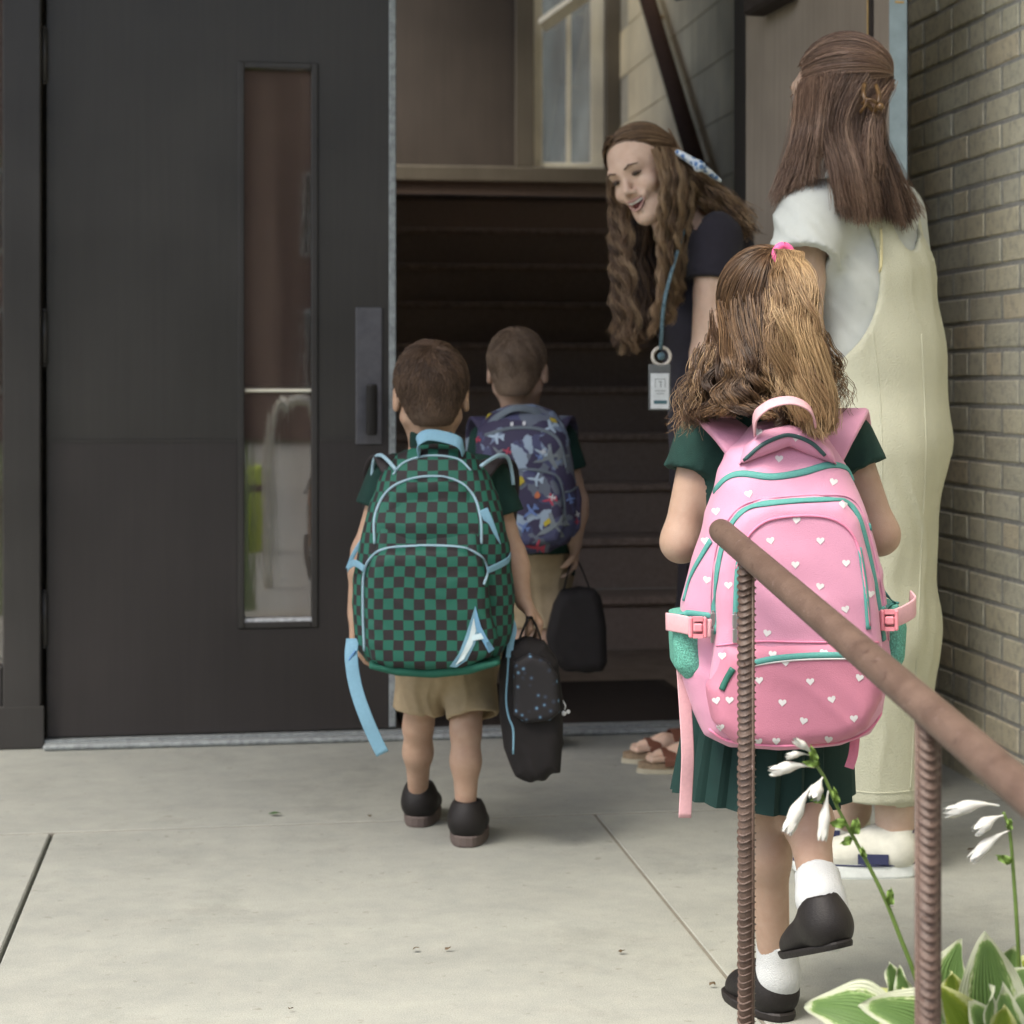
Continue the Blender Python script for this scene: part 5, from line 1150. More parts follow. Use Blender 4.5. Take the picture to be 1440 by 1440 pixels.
pts, tn = hair_sheet(gA, 26, 46, k=11, lockw=.012, spread=.008, wave=.002, wl=.2, frizz=.0009, depth=.010, seed=42, tonebase=.5, tip=.5)
strands('hair', pts, .0006 * np.linspace(1, .5, pts.shape[1]), tn, HAIR_V, wv, label='straight hair hanging beside the cheek')
gB = [[hv(a, e), P(x0, 175, d0), P(x1, 240, d1), P(x2, v2, d1)] for a, e, x0, x1, x2, v2, d0, d1 in
      [(-70, 8, 1158, 1172, 1184, 300, 3.60, 3.56), (-45, 4, 1172, 1188, 1198, 306, 3.60, 3.56), (-20, 2, 1192, 1205, 1214, 308, 3.61, 3.565), (5, 0, 1210, 1222, 1232, 308, 3.62, 3.58), (30, 0, 1224, 1238, 1250, 306, 3.65, 3.60), (48, 2, 1230, 1250, 1270, 318, 3.68, 3.63), (62, 0, 1234, 1258, 1290, 300, 3.72, 3.68)]]
pts, tn = hair_sheet(gB, 60, 62, k=12, lockw=.013, spread=.008, wave=.002, wl=.2, frizz=.0009, depth=.014, seed=43, tonebase=.48, tip=.45, lenvar=.12)
strands('hair', pts, .0006 * np.linspace(1, .5, pts.shape[1]), tn, HAIR_V, wv, label='straight hair falling down the back')
gC = [[clip, P(1232 + dx * .3, 150, 3.59), P(1226 + dx * .8, 200, 3.57), P(1228 + dx, 250, 3.57)] for dx in (-12, 0, 12)]
pts, tn = hair_sheet(gC, 10, 36, k=16, lockw=.009, spread=.005, wave=.002, depth=.006, seed=44, tonebase=.62); strands('hair', pts, .0008 * np.linspace(1, .6, pts.shape[1]), tn, HAIR_V, wv, label='tail of hair below the clip')
TORT = mat('tortoiseshell plastic', (.05, .025, .012), .3, scale=60, c2=(.22, .13, .055))
ck = part('claw_clip', *(lambda b: (np.concatenate(b.V), b.F))(
    MB().tube(curve([P(1216, 118, 3.585), P(1214, 132, 3.565), P(1220, 146, 3.56), P(1228, 156, 3.575)], 12), .0045, 6)
        .tube(curve([P(1232, 120, 3.585), P(1236, 134, 3.565), P(1234, 148, 3.56), P(1228, 158, 3.575)], 12), .0045, 6)
        .tube(curve([P(1212, 146, 3.57), P(1222, 140, 3.548), P(1232, 144, 3.552), P(1240, 150, 3.57)], 10), .0035, 6)
        .tube(curve([P(1210, 158, 3.57), P(1216, 150, 3.552), P(1220, 138, 3.55)], 10), .0033, 6)), TORT, wv)
V, F = uvs(P(1238, 150, 3.552), .008, 10, 6); part('claw_hinge', V, F, TORT, ck)
# ============================================================ BAGS
class Bag:
    def __init__(s, name, label, u, v, d0):
        s.d0 = d0; s.o = P(u, v, d0); s.M = np.stack([RGT, -FWD, UP], 1); s.root = root(name, label, 'lunch bag' if 'lunch' in name else 'backpack', s.o)
        s.bv = []
    def xz(s, pts, y):
        return [((P(u, v, s.d0 - y) - s.o) @ RGT, (P(u, v, s.d0 - y) - s.o)[2]) for u, v in pts]
    def loc(s, u, v, y): q = P(u, v, s.d0 - y) - s.o; return A(q @ RGT, y, q[2])
    def part(s, nm, S, m, par=None, attr=None, label=None):
        V, F = S.mesh(); W = xf(V, s.M, s.o); F = F[:, ::-1]
        if attr is not None: attrs = {'rest': attr(V)}
        else: attrs = None
        o = part(nm, W, F, m, par or s.root, attrs=attrs, label=label)
        s.bv.append((W, F)); return o
    def bvh(s):
        V = np.concatenate([w for w, f in s.bv]); n = 0; F = []
        for w, f in s.bv: F += (f + n).tolist(); n += len(w)
        s.tree = BVHTree.FromPolygons([Vector(v) for v in V.tolist()], F); return s
    def hit(s, u, v, off=.001):
        o = Vector(CAMP.tolist()); d = Vector((P(u, v, 1) - CAMP).tolist()).normalized(); h, n, i, dist = s.tree.ray_cast(o, d)
        if h is None:
            q = P(u, v, s.d0 - .08); h, n, i, dist = s.tree.find_nearest(Vector(q.tolist()))
        h = np.array(h); n = np.array(n); n = n if n @ (CAMP - h) > 0 else -n
        return h + n * off, n
    def line(s, nm, pts, r, m, par=None, flat=1.0, n=40, off=.001, closed=False, label=None, z0=0):
        c = curve([A(u, v, 0) for u, v in pts], n, closed); H = [s.hit(q[0], q[1], off) for q in c]; pt = np.array([h[0] for h in H])
        if len(pt) > 4:
            for _ in range(2): pt[1:-1] = pt[1:-1] * .5 + (pt[:-2] + pt[2:]) * .25
        N = np.array([h[1] for h in H]); V = []; T = np.gradient(pt, axis=0); T /= np.linalg.norm(T, axis=1)[:, None] + 1e-9
        for i in range(len(pt)):
            nn = nrm(N[i]); b = nrm(np.cross(T[i], nn)); nn = np.cross(b, T[i])
            for a in np.arange(8) * math.pi / 4: V.append(pt[i] + b * math.cos(a) * r * flat + nn * math.sin(a) * r)
        F = []; L_ = len(pt)
        for i in range(L_ - 1 + (1 if closed else 0)):
            for j in range(8): k = (j + 1) % 8; i2 = (i + 1) % L_; F.append((i * 8 + j, i * 8 + k, i2 * 8 + k, i2 * 8 + j))
        if not closed: F.append(tuple(range(8))[::-1]); F.append(tuple((L_ - 1) * 8 + j for j in range(8)))
        return part(nm, np.array(V), F, m, par or s.root, label=label)
    def decal(s, nm, polys, m, par=None, off=.0012, label=None, sub=1):
        for pl_ in polys:
            V = []; F = []; pl_ = np.array(pl_, float)
            if sub > 1: pl_ = np.concatenate([pl_[i] + (pl_[(i + 1) % len(pl_)] - pl_[i]) * np.arange(sub)[:, None] / sub for i in range(len(pl_))])
            c = pl_.mean(0); n = len(pl_); b = 0
            for f in (1.0, .5):
                for q in pl_: V.append(s.hit(*(c + (q - c) * f), off)[0])
            V.append(s.hit(*c, off)[0])
            for i in range(n): j = (i + 1) % n; F.append((b + i, b + j, b + n + j, b + n + i)); F.append((b + n + i, b + n + j, b + 2 * n))
            o = part(nm, np.array(V), F, m, par or s.root, label=label, smooth=False)
        return o
def strap3(par, nm, pts, w, t, m, side, n=24, label=None, sub=None):
    """flat webbing through world points; side = direction(s) of its width"""
    c = curve(pts, n); sd_ = np.array([nrm(x) for x in (resample([side], n)[0] if np.ndim(side) == 2 else np.tile(side, (n, 1)))])
    T = np.gradient(c, axis=0); T /= np.linalg.norm(T, axis=1)[:, None]; V = []
    for i in range(n):
        b = nrm(sd_[i] - T[i] * (sd_[i] @ T[i])); nn = np.cross(T[i], b)
        for x, y in ((-1, -.6), (-.85, -1), (.85, -1), (1, -.6), (1, .6), (.85, 1), (-.85, 1), (-1, .6)): V.append(c[i] + b * x * w / 2 + nn * y * t / 2)
    F = []
    for i in range(n - 1):
        for j in range(8): k = (j + 1) % 8; F.append((i * 8 + j, i * 8 + k, i * 8 + 8 + k, i * 8 + 8 + j))
    F.append(tuple(range(8))[::-1]); F.append(tuple((n - 1) * 8 + j for j in range(8)))
    return part(nm, np.array(V), F, m, par, label=label)
def webbing(name, c): return mat(name, c, .75, var=.06, scale=200, bump=.3, bscale=900)

# ---- seams and bindings of the overalls
class _Seam(Bag):
    def __init__(s, r, V, F): s.root = r; s.d0 = 3.62; s.bv = [(V, F)]
sm = _Seam(wv, *OVF).bvh()
sm.line('binding', [(1238, 322), (1239, 350), (1238, 385), (1232, 420), (1218, 458), (1200, 485), (1184, 503)], .0030, CREAMT, par=ov, n=40, off=.0012)
for pts_ in ([(1296, 470), (1300, 560), (1302, 640), (1296, 760), (1290, 900), (1284, 1040), (1280, 1112)], [(1222, 430), (1234, 520), (1240, 620), (1240, 700)], [(1186, 1110), (1215, 1114), (1250, 1115), (1296, 1110)]): sm.line('seam', pts_, .0013, LINEN, par=ov, n=60, off=.0002)
# ---- pink backpack
PINK = mat('pink backpack cloth', (0.56, 0.26, 0.375), .62, var=.05, scale=9, bump=.25, bscale=700, sheen=.15)
PINKD = mat('deeper pink cloth', (0.50, 0.19, 0.27), .62, var=.06, scale=9, bump=.25, bscale=700)
TEAL = mat('teal zip tape', (0.08, 0.29, 0.26), .6, var=.1, scale=300, bump=.3, bscale=1200); LPINK = webbing('light pink webbing', (0.62, 0.36, 0.39)); PIPE = webbing('pink piping', (0.66, 0.22, 0.35))
MESHT = mat('teal mesh pocket', (0.10, 0.32, 0.25), .8, var=.5, scale=420, bump=.6, bscale=420); WPRINT = mat('white print', (0.62, 0.61, 0.61), .7, var=.05); ZIPM = mat('silver zip pull', (0.5, 0.5, 0.5), .3, metal=.9)
bg_ = Bag('backpack', 'pink school backpack printed with white hearts and teal zips on the girl', 1100, 840, 2.795)
mo_ = [(1068, 596), (1100, 588), (1140, 592), (1170, 612), (1196, 655), (1216, 710), (1232, 765), (1246, 830), (1254, 890), (1254, 950), (1243, 1000), (1222, 1032), (1180, 1048), (1100, 1053), (1025, 1050), (992, 1034), (975, 1000), (962, 960), (958, 900), (962, 850), (978, 790), (995, 735), (1010, 680), (1030, 630)]
S = Sdf(.005)
S.ext(bg_.xz(mo_, .10), 0.0, .135, r=.048, k=.0, bulge=lambda x, z: .030 * np.clip(1 - (x / .14) ** 2, 0, 1) * np.clip(1 - ((z + .03) / .28) ** 2, 0, 1) - .05 * np.clip((z - .13) / .12, 0, 1.5))
S.fold = folds(.0028, 38, A(.5, 0, 1), A(1, 0, -.3), 12)
main = bg_.part('main_compartment', S, PINK)
c2 = [(1010, 880), (1006, 800), (1022, 745), (1045, 715), (1080, 702), (1150, 698), (1190, 704), (1212, 732), (1226, 790), (1238, 860), (1246, 930), (1238, 990), (1218, 1025), (1180, 1042), (1100, 1047), (1040, 1044), (1012, 1020), (1000, 960)]
S = Sdf(.005); S.ext(bg_.xz(c2, .17), .06, .172, r=.022, k=0, bulge=lambda x, z: .020 * np.clip(1 - (x / .13) ** 2, 0, 1) - .02 * np.clip((z - .02) / .14, 0, 1)); S.fold = folds(.0022, 45, A(.6, 0, 1), A(1, 0, -.3), 13)
comp2 = bg_.part('front_compartment', S, PINK)
lp = [(1020, 908), (1062, 902), (1130, 902), (1200, 900), (1236, 905), (1246, 945), (1238, 995), (1218, 1027), (1180, 1044), (1100, 1050), (1035, 1046), (1005, 1020), (998, 970)]
S = Sdf(.005); S.ext(bg_.xz(lp, .18), .06, .186, r=.024, k=0, bulge=lambda x, z: .016 * np.clip(1 - (x / .13) ** 2, 0, 1)); S.fold = folds(.0030, 48, A(.9, 0, 1), A(1, 0, -.5), 14)
lowp = bg_.part('lower_pocket', S, PINKD)
up_ = [(1040, 655), (1052, 628), (1078, 606), (1112, 598), (1148, 606), (1172, 632), (1180, 655), (1140, 640), (1112, 628), (1080, 640)]
S = Sdf(.004); S.ext(bg_.xz(up_, .12), .04, .122, r=.018, k=0); hood = bg_.part('top_hood', S, PINK)
S = Sdf(.004); S.ext(bg_.xz([(946, 866), (975, 862), (1000, 868), (1002, 945), (990, 960), (965, 957), (949, 940)], .11), .0, .128, r=.03, k=0); S.fold = folds(.002, 60, A(1, 0, .3), UP, 2); sp1 = bg_.part('mesh_pocket', S, MESHT)
S = Sdf(.004); S.ext(bg_.xz([(1228, 858), (1262, 848), (1274, 880), (1271, 925), (1258, 950), (1232, 955)], .08), .0, .105, r=.02, k=0); sp2 = bg_.part('mesh_pocket', S, MESHT)
bg_.bvh()
bg_.line('zip', [(1006, 892), (1006, 830), (1014, 775), (1030, 735), (1055, 713), (1100, 706), (1150, 703), (1188, 705), (1208, 728), (1222, 780), (1234, 840), (1243, 900)], .0022, TEAL, flat=2.6, n=70, off=.0006)
bg_.line('zip_rim', [(1000, 892), (1000, 830), (1007, 772), (1024, 731), (1052, 707), (1100, 700), (1150, 697), (1192, 699), (1214, 724), (1229, 778), (1241, 838), (1249, 900)], .0016, PINK, n=70, off=.001)
bg_.line('zip', [(1005, 690), (1022, 672), (1045, 666), (1085, 671), (1130, 664), (1165, 654), (1190, 658), (1208, 676)], .0024, TEAL, flat=2.4, n=44, off=.0006)
bg_.line('zip', [(1034, 880), (1038, 800), (1046, 765)], .002, TEAL, flat=2.2, n=20)
bg_.line('piping', [(1036, 800), (1046, 765), (1066, 740), (1096, 728), (1150, 726), (1184, 737), (1205, 765), (1215, 820), (1222, 880)], .0021, PIPE, n=60)
bg_.line('zip', [(1208, 770), (1216, 820), (1221, 885)], .002, TEAL, flat=2.0, n=20)
bg_.line('piping', [(1008, 908), (1060, 902), (1130, 903), (1235, 903)], .0014, PIPE, n=40)
bg_.line('zip', [(1052, 934), (1090, 926), (1140, 922), (1190, 921)], .0022, TEAL, flat=2.0, n=30); bg_.line('piping', [(1048, 938), (1090, 931), (1140, 927), (1215, 926)], .0014, WPRINT, n=30)
bg_.line('piping', [(998, 1025), (1020, 1040), (1060, 1046), (1120, 1048), (1180, 1043), (1218, 1028), (1240, 1000), (1250, 960)], .002, PIPE, n=50)
bg_.line('zip', [(1031, 940), (1022, 955), (1015, 970)], .003, mat('dark green zip', (.02, .12, .09), .5), flat=1.6, n=12); bg_.line('hood_zip', [(1046, 648), (1068, 628), (1092, 616), (1112, 612), (1140, 622), (1160, 640)], .0022, mat('dark teal zip', (.03, .08, .08), .5), flat=1.4, n=30)
bg_.line('side_zip', [(962, 845), (972, 810), (988, 780), (1000, 760)], .0024, TEAL, flat=2.2, n=20); bg_.line('side_zip', [(1222, 740), (1240, 765), (1250, 800), (1256, 840)], .0024, TEAL, flat=2.2, n=20)
bg_.line('pocket_edge', [(948, 868), (965, 862), (985, 864), (1001, 866)], .0022, TEAL, flat=2, n=16); bg_.line('pocket_edge', [(1236, 860), (1250, 852), (1265, 846)], .0022, TEAL, flat=2, n=12)
def heart(u, v, s_=6.2, a=0.0):
    o = []
    for t in np.linspace(0, 2 * math.pi, 15)[:-1]:
        x = 16 * math.sin(t) ** 3 / 17; y = -(13 * math.cos(t) - 5 * math.cos(2 * t) - 2 * math.cos(3 * t) - math.cos(4 * t)) / 17
        o.append((u + s_ * (x * math.cos(a) - y * math.sin(a)), v + s_ * (x * math.sin(a) + y * math.cos(a))))
    return o
hz = [(600, 655), (830, 655), (715, 765), (948, 758), (828, 865), (945, 970), (585, 1080), (408, 860), (380, 1185), (610, 1178), (845, 1172), (548, 1297), (783, 1303), (1010, 1285), (352, 1390), (412, 1388), (655, 1400), (882, 1385), (640, 278), (718, 180), (545, 155), (350, 520), (890, 385), (935, 490), (300, 655), (310, 835), (500, 440), (720, 560), (1060, 900), (670, 1215)]
hl = [heart(900 + x * .3055, 560 + y * .3055, 6.3, random.uniform(-.25, .25)) for x, y in hz] + [heart(860 + x * .3333, 960 + y * .3333, 6.3, random.uniform(-.3, .3)) for x, y in [(810, 160), (1022, 150), (460, 187), (695, 245), (915, 238), (620, 248)]]
bg_.decal('heart_print', hl, WPRINT, off=.0007)
rt = bg_.root
strap3(rt, 'grab_handle', [P(1060, 604, 2.69), P(1064, 584, 2.655), P(1084, 568, 2.64), P(1112, 563, 2.635), P(1134, 571, 2.64), P(1144, 586, 2.655), P(1144, 604, 2.69)], .026, .003, LPINK, FWD + UP * .45)
for pts_, lab in (([P(1062, 650, 2.74), P(1030, 612, 2.755), P(1002, 588, 2.80), P(990, 584, 2.87), P(985, 610, 2.95), P(990, 700, 2.985), P(1000, 800, 2.97)], 0), ([P(1160, 640, 2.74), P(1178, 605, 2.755), P(1192, 583, 2.80), P(1196, 582, 2.87), P(1200, 610, 2.95), P(1195, 700, 2.985), P(1185, 800, 2.97)], 1)):
    strap3(rt, 'shoulder_strap', pts_, .056, .012, PINK, RGT + FWD * .1)
for (a, b_) in (((1003, 860), .0),): pass
def buckle_strap(pts, w=.026): return strap3(rt, 'side_strap', pts, w, .003, LPINK, UP)
buckle_strap([P(937, 874, 2.70), P(955, 877, 2.668), P(975, 881, 2.645), P(1000, 884, 2.632)]); buckle_strap([P(1236, 872, 2.655), P(1255, 870, 2.66), P(1275, 862, 2.68), P(1287, 852, 2.70), P(1280, 842, 2.73)])
Mx = np.eye(4); Mx[:3, :3] = np.stack([RGT, FWD, UP], 1)
for (u, v, d) in ((980, 882, 2.636), (1249, 872, 2.652)):
    Mx[:3, 3] = P(u, v, d); bk = MB().box((-.012, -.006, -.015), (-.006, .004, .015), bev=.002, M=Mx).box((.008, -.006, -.015), (.014, .004, .015), bev=.002, M=Mx).box((-.006, -.006, .009), (.008, .004, .015), M=Mx).box((-.006, -.006, -.015), (.008, .004, -.009), M=Mx).box((-.0055, -.008, -.006), (.0075, -.002, .006), bev=.002, M=Mx)
    bk.build('buckle', mat('pink plastic', (.75, .28, .33), .35), rt, smooth=False)
for (u, v) in ((1004, 870), (1004, 893), (1034, 872), (1034, 893)):
    q, n_ = bg_.hit(u, v, .004); Mx[:3, 3] = q; MB().box((-.0035, -.0015, -.011), (.0035, .0015, .009), bev=.001, M=Mx).tube([q + UP * .012 + A(0, 0, 0), q + UP * .006], .0018, 6).build('zip_pull', ZIPM, rt, smooth=False)
strap3(rt, 'strap_tail', [P(960, 940, 2.72), P(964, 1000, 2.71), P(967, 1060, 2.705), P(965, 1110, 2.71), P(963, 1150, 2.71)], .019, .0022, LPINK, RGT + FWD * .2)
strap3(rt, 'strap_tail', [P(1203, 1030, 2.74), P(1200, 1060, 2.73), P(1194, 1080, 2.73)], .014, .0022, PIPE, RGT)

# ---- green checked backpack
def check_mat():
    m, n, b = node_mat('green and black checked cloth'); N = n.nodes; L = n.links; at = N.new('ShaderNodeAttribute'); at.attribute_name = 'rest'
    nz = N.new('ShaderNodeTexNoise'); nz.inputs['Scale'].default_value = 9; L.new(at.outputs['Vector'], nz.inputs['Vector'])
    mx = N.new('ShaderNodeMixRGB'); mx.blend_type = 'ADD'; mx.inputs[0].default_value = .012; L.new(at.outputs['Vector'], mx.inputs[1]); L.new(nz.outputs['Color'], mx.inputs[2])
    ch = N.new('ShaderNodeTexChecker'); ch.inputs['Scale'].default_value = 1 / .0212; L.new(mx.outputs[0], ch.inputs['Vector']); ch.inputs['Color1'].default_value = (0.007, 0.105, 0.070, 1); ch.inputs['Color2'].default_value = (0.013, 0.009, 0.011, 1)
    n2 = N.new('ShaderNodeTexNoise'); n2.inputs['Scale'].default_value = 900; L.new(at.outputs['Vector'], n2.inputs['Vector']); bp = N.new('ShaderNodeBump'); bp.inputs['Strength'].default_value = .3; bp.inputs['Distance'].default_value = .002; L.new(n2.outputs[0], bp.inputs['Height']); L.new(bp.outputs[0], b.inputs['Normal'])
    L.new(ch.outputs[0], b.inputs['Base Color']); b.inputs['Roughness'].default_value = .7; return m
CHECK = check_mat(); GREENT = mat('plain green bag cloth', (0.010, 0.10, 0.065), .75, var=.1, bump=.3, bscale=900); LBLUE = webbing('light blue webbing', (0.18, 0.35, 0.46)); LBLUEP = mat('pale blue piping', (0.28, 0.42, 0.50), .55, var=.05)
gb = Bag('backpack', 'green and black checked backpack with light blue piping on the boy at the left', 608, 790, 3.915)
def rest(y1): return lambda V: np.stack([V[:, 0] + np.sign(V[:, 0]) * np.clip((np.abs(V[:, 0]) - .07) / .06, 0, 1) * np.clip(y1 - V[:, 1], 0, .3), np.zeros(len(V)) + .005, V[:, 2] + .008], 1)
mo_ = [(585, 628), (612, 624), (640, 628), (668, 642), (690, 672), (706, 718), (716, 770), (722, 820), (724, 870), (716, 905), (698, 928), (660, 942), (610, 948), (560, 944), (518, 932), (502, 915), (495, 870), (495, 815), (506, 760), (518, 710), (534, 668), (556, 640)]
S = Sdf(.005); S.ext(gb.xz(mo_, .09), 0, .118, r=.042, k=0, bulge=lambda x, z: .022 * np.clip(1 - (x / .16) ** 2, 0, 1) - .055 * np.clip((z - .09) / .13, 0, 1.5)); S.fold = folds(.0025, 40, A(.4, 0, 1), A(1, 0, 0), 21)
gb.part('main_compartment', S, CHECK, attr=rest(.13))
S = Sdf(.005); S.ext(gb.xz([(527, 770), (530, 725), (546, 692), (576, 676), (620, 672), (655, 684), (672, 715), (677, 770), (676, 800), (600, 800), (527, 800)], .15), .05, .148, r=.018, k=0, bulge=lambda x, z: -.03 * np.clip((z - .03) / .1, 0, 1)); S.fold = folds(.0018, 50, A(.4, 0, 1), A(1, 0, 0), 22)
gb.part('upper_pocket', S, CHECK, attr=rest(.15))
S = Sdf(.005); S.ext(gb.xz([(514, 905), (512, 850), (514, 805), (524, 782), (545, 772), (600, 769), (655, 772), (678, 785), (685, 805), (690, 860), (700, 900), (690, 925), (650, 940), (600, 942), (550, 940), (522, 930)], .16), .05, .168, r=.024, k=0, bulge=lambda x, z: .012 * np.clip(1 - (x / .14) ** 2, 0, 1)); S.fold = folds(.0018, 50, A(.4, 0, 1), A(1, 0, 0), 23)
lp_ = gb.part('lower_pocket', S, CHECK, attr=rest(.175))
S = Sdf(.005); S.ext(gb.xz([(520, 930), (600, 937), (700, 926), (706, 932), (660, 946), (610, 951), (560, 948), (520, 938)], .13), .01, .165, r=.012, k=0); gb.part('base_panel', S, GREENT)
gb.bvh()
gb.line('piping', [(527, 765), (527, 728), (540, 697), (562, 679), (600, 670), (640, 675), (666, 697), (676, 730), (677, 765)], .0028, LBLUEP, n=60); gb.line('piping', [(513, 915), (511, 860), (512, 808), (522, 784), (545, 771), (600, 768), (652, 771), (677, 784), (685, 803), (680, 822)], .0030, LBLUEP, n=70)
gb.line('piping', [(553, 668), (566, 652), (590, 643), (615, 641), (645, 646), (662, 662)], .0024, LBLUEP, n=30)
g_rt = gb.root
strap3(g_rt, 'compression_strap', [P(680, 716, 3.79), P(688, 735, 3.79), P(697, 760, 3.80), P(704, 784, 3.83)], .018, .002, LBLUE, RGT - UP * .5)
strap3(g_rt, 'compression_strap', [P(686, 802, 3.745), P(700, 796, 3.77), P(714, 788, 3.80), P(718, 780, 3.84)], .013, .002, LBLUE, UP)
strap3(g_rt, 'compression_strap', [P(512, 800, 3.75), P(500, 792, 3.78), P(492, 795, 3.81), P(489, 800, 3.84)], .014, .002, LBLUE, UP); strap3(g_rt, 'compression_strap', [P(489, 800, 3.84), P(498, 778, 3.84), P(512, 755, 3.84), P(520, 735, 3.85)], .009, .002, LBLUE, RGT)
strap3(g_rt, 'top_handle', [P(590, 640, 3.84), P(588, 622, 3.83), P(600, 612, 3.83), P(622, 614, 3.83), P(645, 622, 3.83), P(652, 638, 3.84)], .026, .003, LBLUE, UP * .9 + FWD * .5)
for pts_ in ([P(556, 668, 3.87), P(545, 650, 3.89), P(538, 642, 3.95), P(528, 655, 4.02), P(524, 690, 4.07), P(528, 800, 4.08)], [P(672, 668, 3.87), P(688, 652, 3.89), P(700, 648, 3.95), P(712, 655, 4.02), P(716, 690, 4.06), P(704, 800, 4.08)]):
    strap3(g_rt, 'shoulder_strap', pts_, .045, .010, CHECK, RGT)
for pts_ in ([P(558, 662, 3.83), P(546, 648, 3.85), P(535, 640, 3.89), P(527, 645, 3.93), P(524, 662, 3.95), P(523, 682, 3.95)], [P(676, 656, 3.83), P(690, 646, 3.85), P(704, 640, 3.88), P(714, 644, 3.91), P(719, 660, 3.93), P(722, 682, 3.93)]):
    MB().tube(curve(pts_, 20), .0042, 8).build('strap_edge', LBLUEP, g_rt)
gb.decal('letter_mark', [[(668, 852), (655, 893), (644, 922), (632, 936), (641, 937), (656, 928), (668, 905), (674, 880)]], LBLUE, off=.003); gb.decal('letter_mark', [[(668, 852), (676, 880), (684, 897), (693, 912), (686, 917), (676, 898), (668, 880)]], mat('mid blue print', (.16, .34, .52), .6), off=.0042)
gb.decal('letter_mark', [[(666, 868), (661, 892), (650, 918), (640, 934), (652, 926), (664, 906), (669, 886)]], mat('pale print', (.55, .66, .68), .6), off=.0042)
gb.decal('letter_mark', [[(664, 893), (676, 890), (680, 898), (663, 901)]], mat('pale print 2', (.55, .7, .75), .6), off=.0050)
MB().tube(curve([P(500, 915, 3.80), P(490, 930, 3.80), P(489, 940, 3.80), P(497, 944, 3.80), P(502, 934, 3.80)], 16), .0028, 6).build('ring_buckle', mat('blue plastic', (.10, .24, .45), .4), g_rt)
strap3(g_rt, 'strap_tail', [P(496, 898, 3.82), P(494, 925, 3.80), P(500, 965, 3.79), P(513, 1005, 3.78), P(528, 1040, 3.78), P(538, 1060, 3.78)], .027, .0025, LBLUE, RGT + UP * .3)

# ---- aeroplane print backpack
def camo():
    m, n, b = node_mat('navy printed cloth'); N = n.nodes; L = n.links; tc = N.new('ShaderNodeTexCoord')
    v = N.new('ShaderNodeTexVoronoi'); v.inputs['Scale'].default_value = 26; v.inputs['Randomness'].default_value = 1
    nz = N.new('ShaderNodeTexNoise'); nz.inputs['Scale'].default_value = 14; nz.inputs['Detail'].default_value = 3; L.new(tc.outputs['Object'], nz.inputs['Vector'])
    ad = N.new('ShaderNodeMixRGB'); ad.blend_type = 'ADD'; ad.inputs[0].default_value = .1; L.new(tc.outputs['Object'], ad.inputs[1]); L.new(nz.outputs['Color'], ad.inputs[2]); L.new(ad.outputs[0], v.inputs['Vector'])
    sp = N.new('ShaderNodeSeparateColor'); L.new(v.outputs['Color'], sp.inputs[0]); cr = N.new('ShaderNodeValToRGB'); cr.color_ramp.interpolation = 'CONSTANT'; L.new(sp.outputs[0], cr.inputs[0])
    setramp(cr, [(0, (.035, .03, .07)), (.50, (.055, .06, .13)), (.68, (.11, .13, .17)), (.84, (.16, .21, .30)), (.95, (.28, .36, .45))])
    L.new(cr.outputs[0], b.inputs['Base Color']); b.inputs['Roughness'].default_value = .7; return m
CAMO = camo(); SLATE = webbing('slate grey binding', (0.13, 0.16, 0.19))
pb_ = Bag('backpack', 'navy backpack with a blue grey aeroplane print on the boy nearest the stairs', 742, 680, 4.81)
mo_ = [(690, 580), (715, 570), (750, 568), (780, 578), (797, 605), (806, 650), (812, 700), (812, 740), (800, 762), (770, 776), (730, 778), (700, 770), (684, 740), (676, 690), (668, 640), (672, 600)]
S = Sdf(.0052); S.ext(pb_.xz(mo_, .08), 0, .12, r=.045, k=0, bulge=lambda x, z: .03 * np.clip(1 - (x / .15) ** 2, 0, 1) - .05 * np.clip((z - .1) / .1, 0, 1)); S.fold = folds(.0025, 40, A(.4, 0, 1), A(1, 0, 0), 31); pb_.part('main_compartment', S, CAMO)
S = Sdf(.0052); S.ext(pb_.xz([(690, 690), (700, 668), (740, 660), (780, 668), (790, 690), (794, 740), (785, 762), (740, 770), (700, 764)], .15), .05, .165, r=.02, k=0); pb_.part('front_pocket', S, CAMO)
S = Sdf(.0052); S.ext(pb_.xz([(796, 690), (814, 684), (818, 700), (816, 742), (806, 756), (796, 750)], .07), .01, .10, r=.015, k=0); pb_.part('side_pocket', S, CAMO)
pb_.bvh(); p_rt = pb_.root
pb_.line('piping', [(690, 692), (700, 668), (740, 660), (780, 668), (791, 690), (795, 740)], .0026, SLATE, flat=1.5, n=40); pb_.line('piping', [(682, 612), (720, 602), (760, 604), (786, 620), (797, 660)], .0028, SLATE, flat=1.8, n=30); pb_.line('pocket_edge', [(794, 692), (804, 690), (815, 680)], .0026, SLATE, n=10)
strap3(p_rt, 'top_handle', [P(684, 602, 4.72), P(700, 586, 4.71), P(724, 574, 4.70), P(752, 578, 4.71), P(768, 592, 4.72)], .018, .004, SLATE, UP + FWD * .3)
def aeroplane(u, v, s_, a):
    sh_ = [(-1, 0), (-.5, -.14), (.0, -.14), (.25, -.8), (.45, -.8), (.3, -.12), (.75, -.1), (.9, -.38), (1.02, -.38), (.98, 0), (1.02, .38), (.9, .38), (.75, .1), (.3, .12), (.45, .8), (.25, .8), (0, .14), (-.5, .14)]
    return [(u + s_ * (x * math.cos(a) - y * math.sin(a)), v + s_ * (x * math.sin(a) + y * math.cos(a))) for x, y in sh_]
cols = {'pale blue': (.36, .46, .56), 'slate': (.17, .20, .22), 'red': (.42, .06, .10), 'yellow': (.42, .34, .04), 'white': (.58, .6, .62), 'blue': (.13, .2, .42), 'orange': (.45, .14, .06)}
pm = {k: mat(k + ' print', c, .7, var=.08) for k, c in cols.items()}
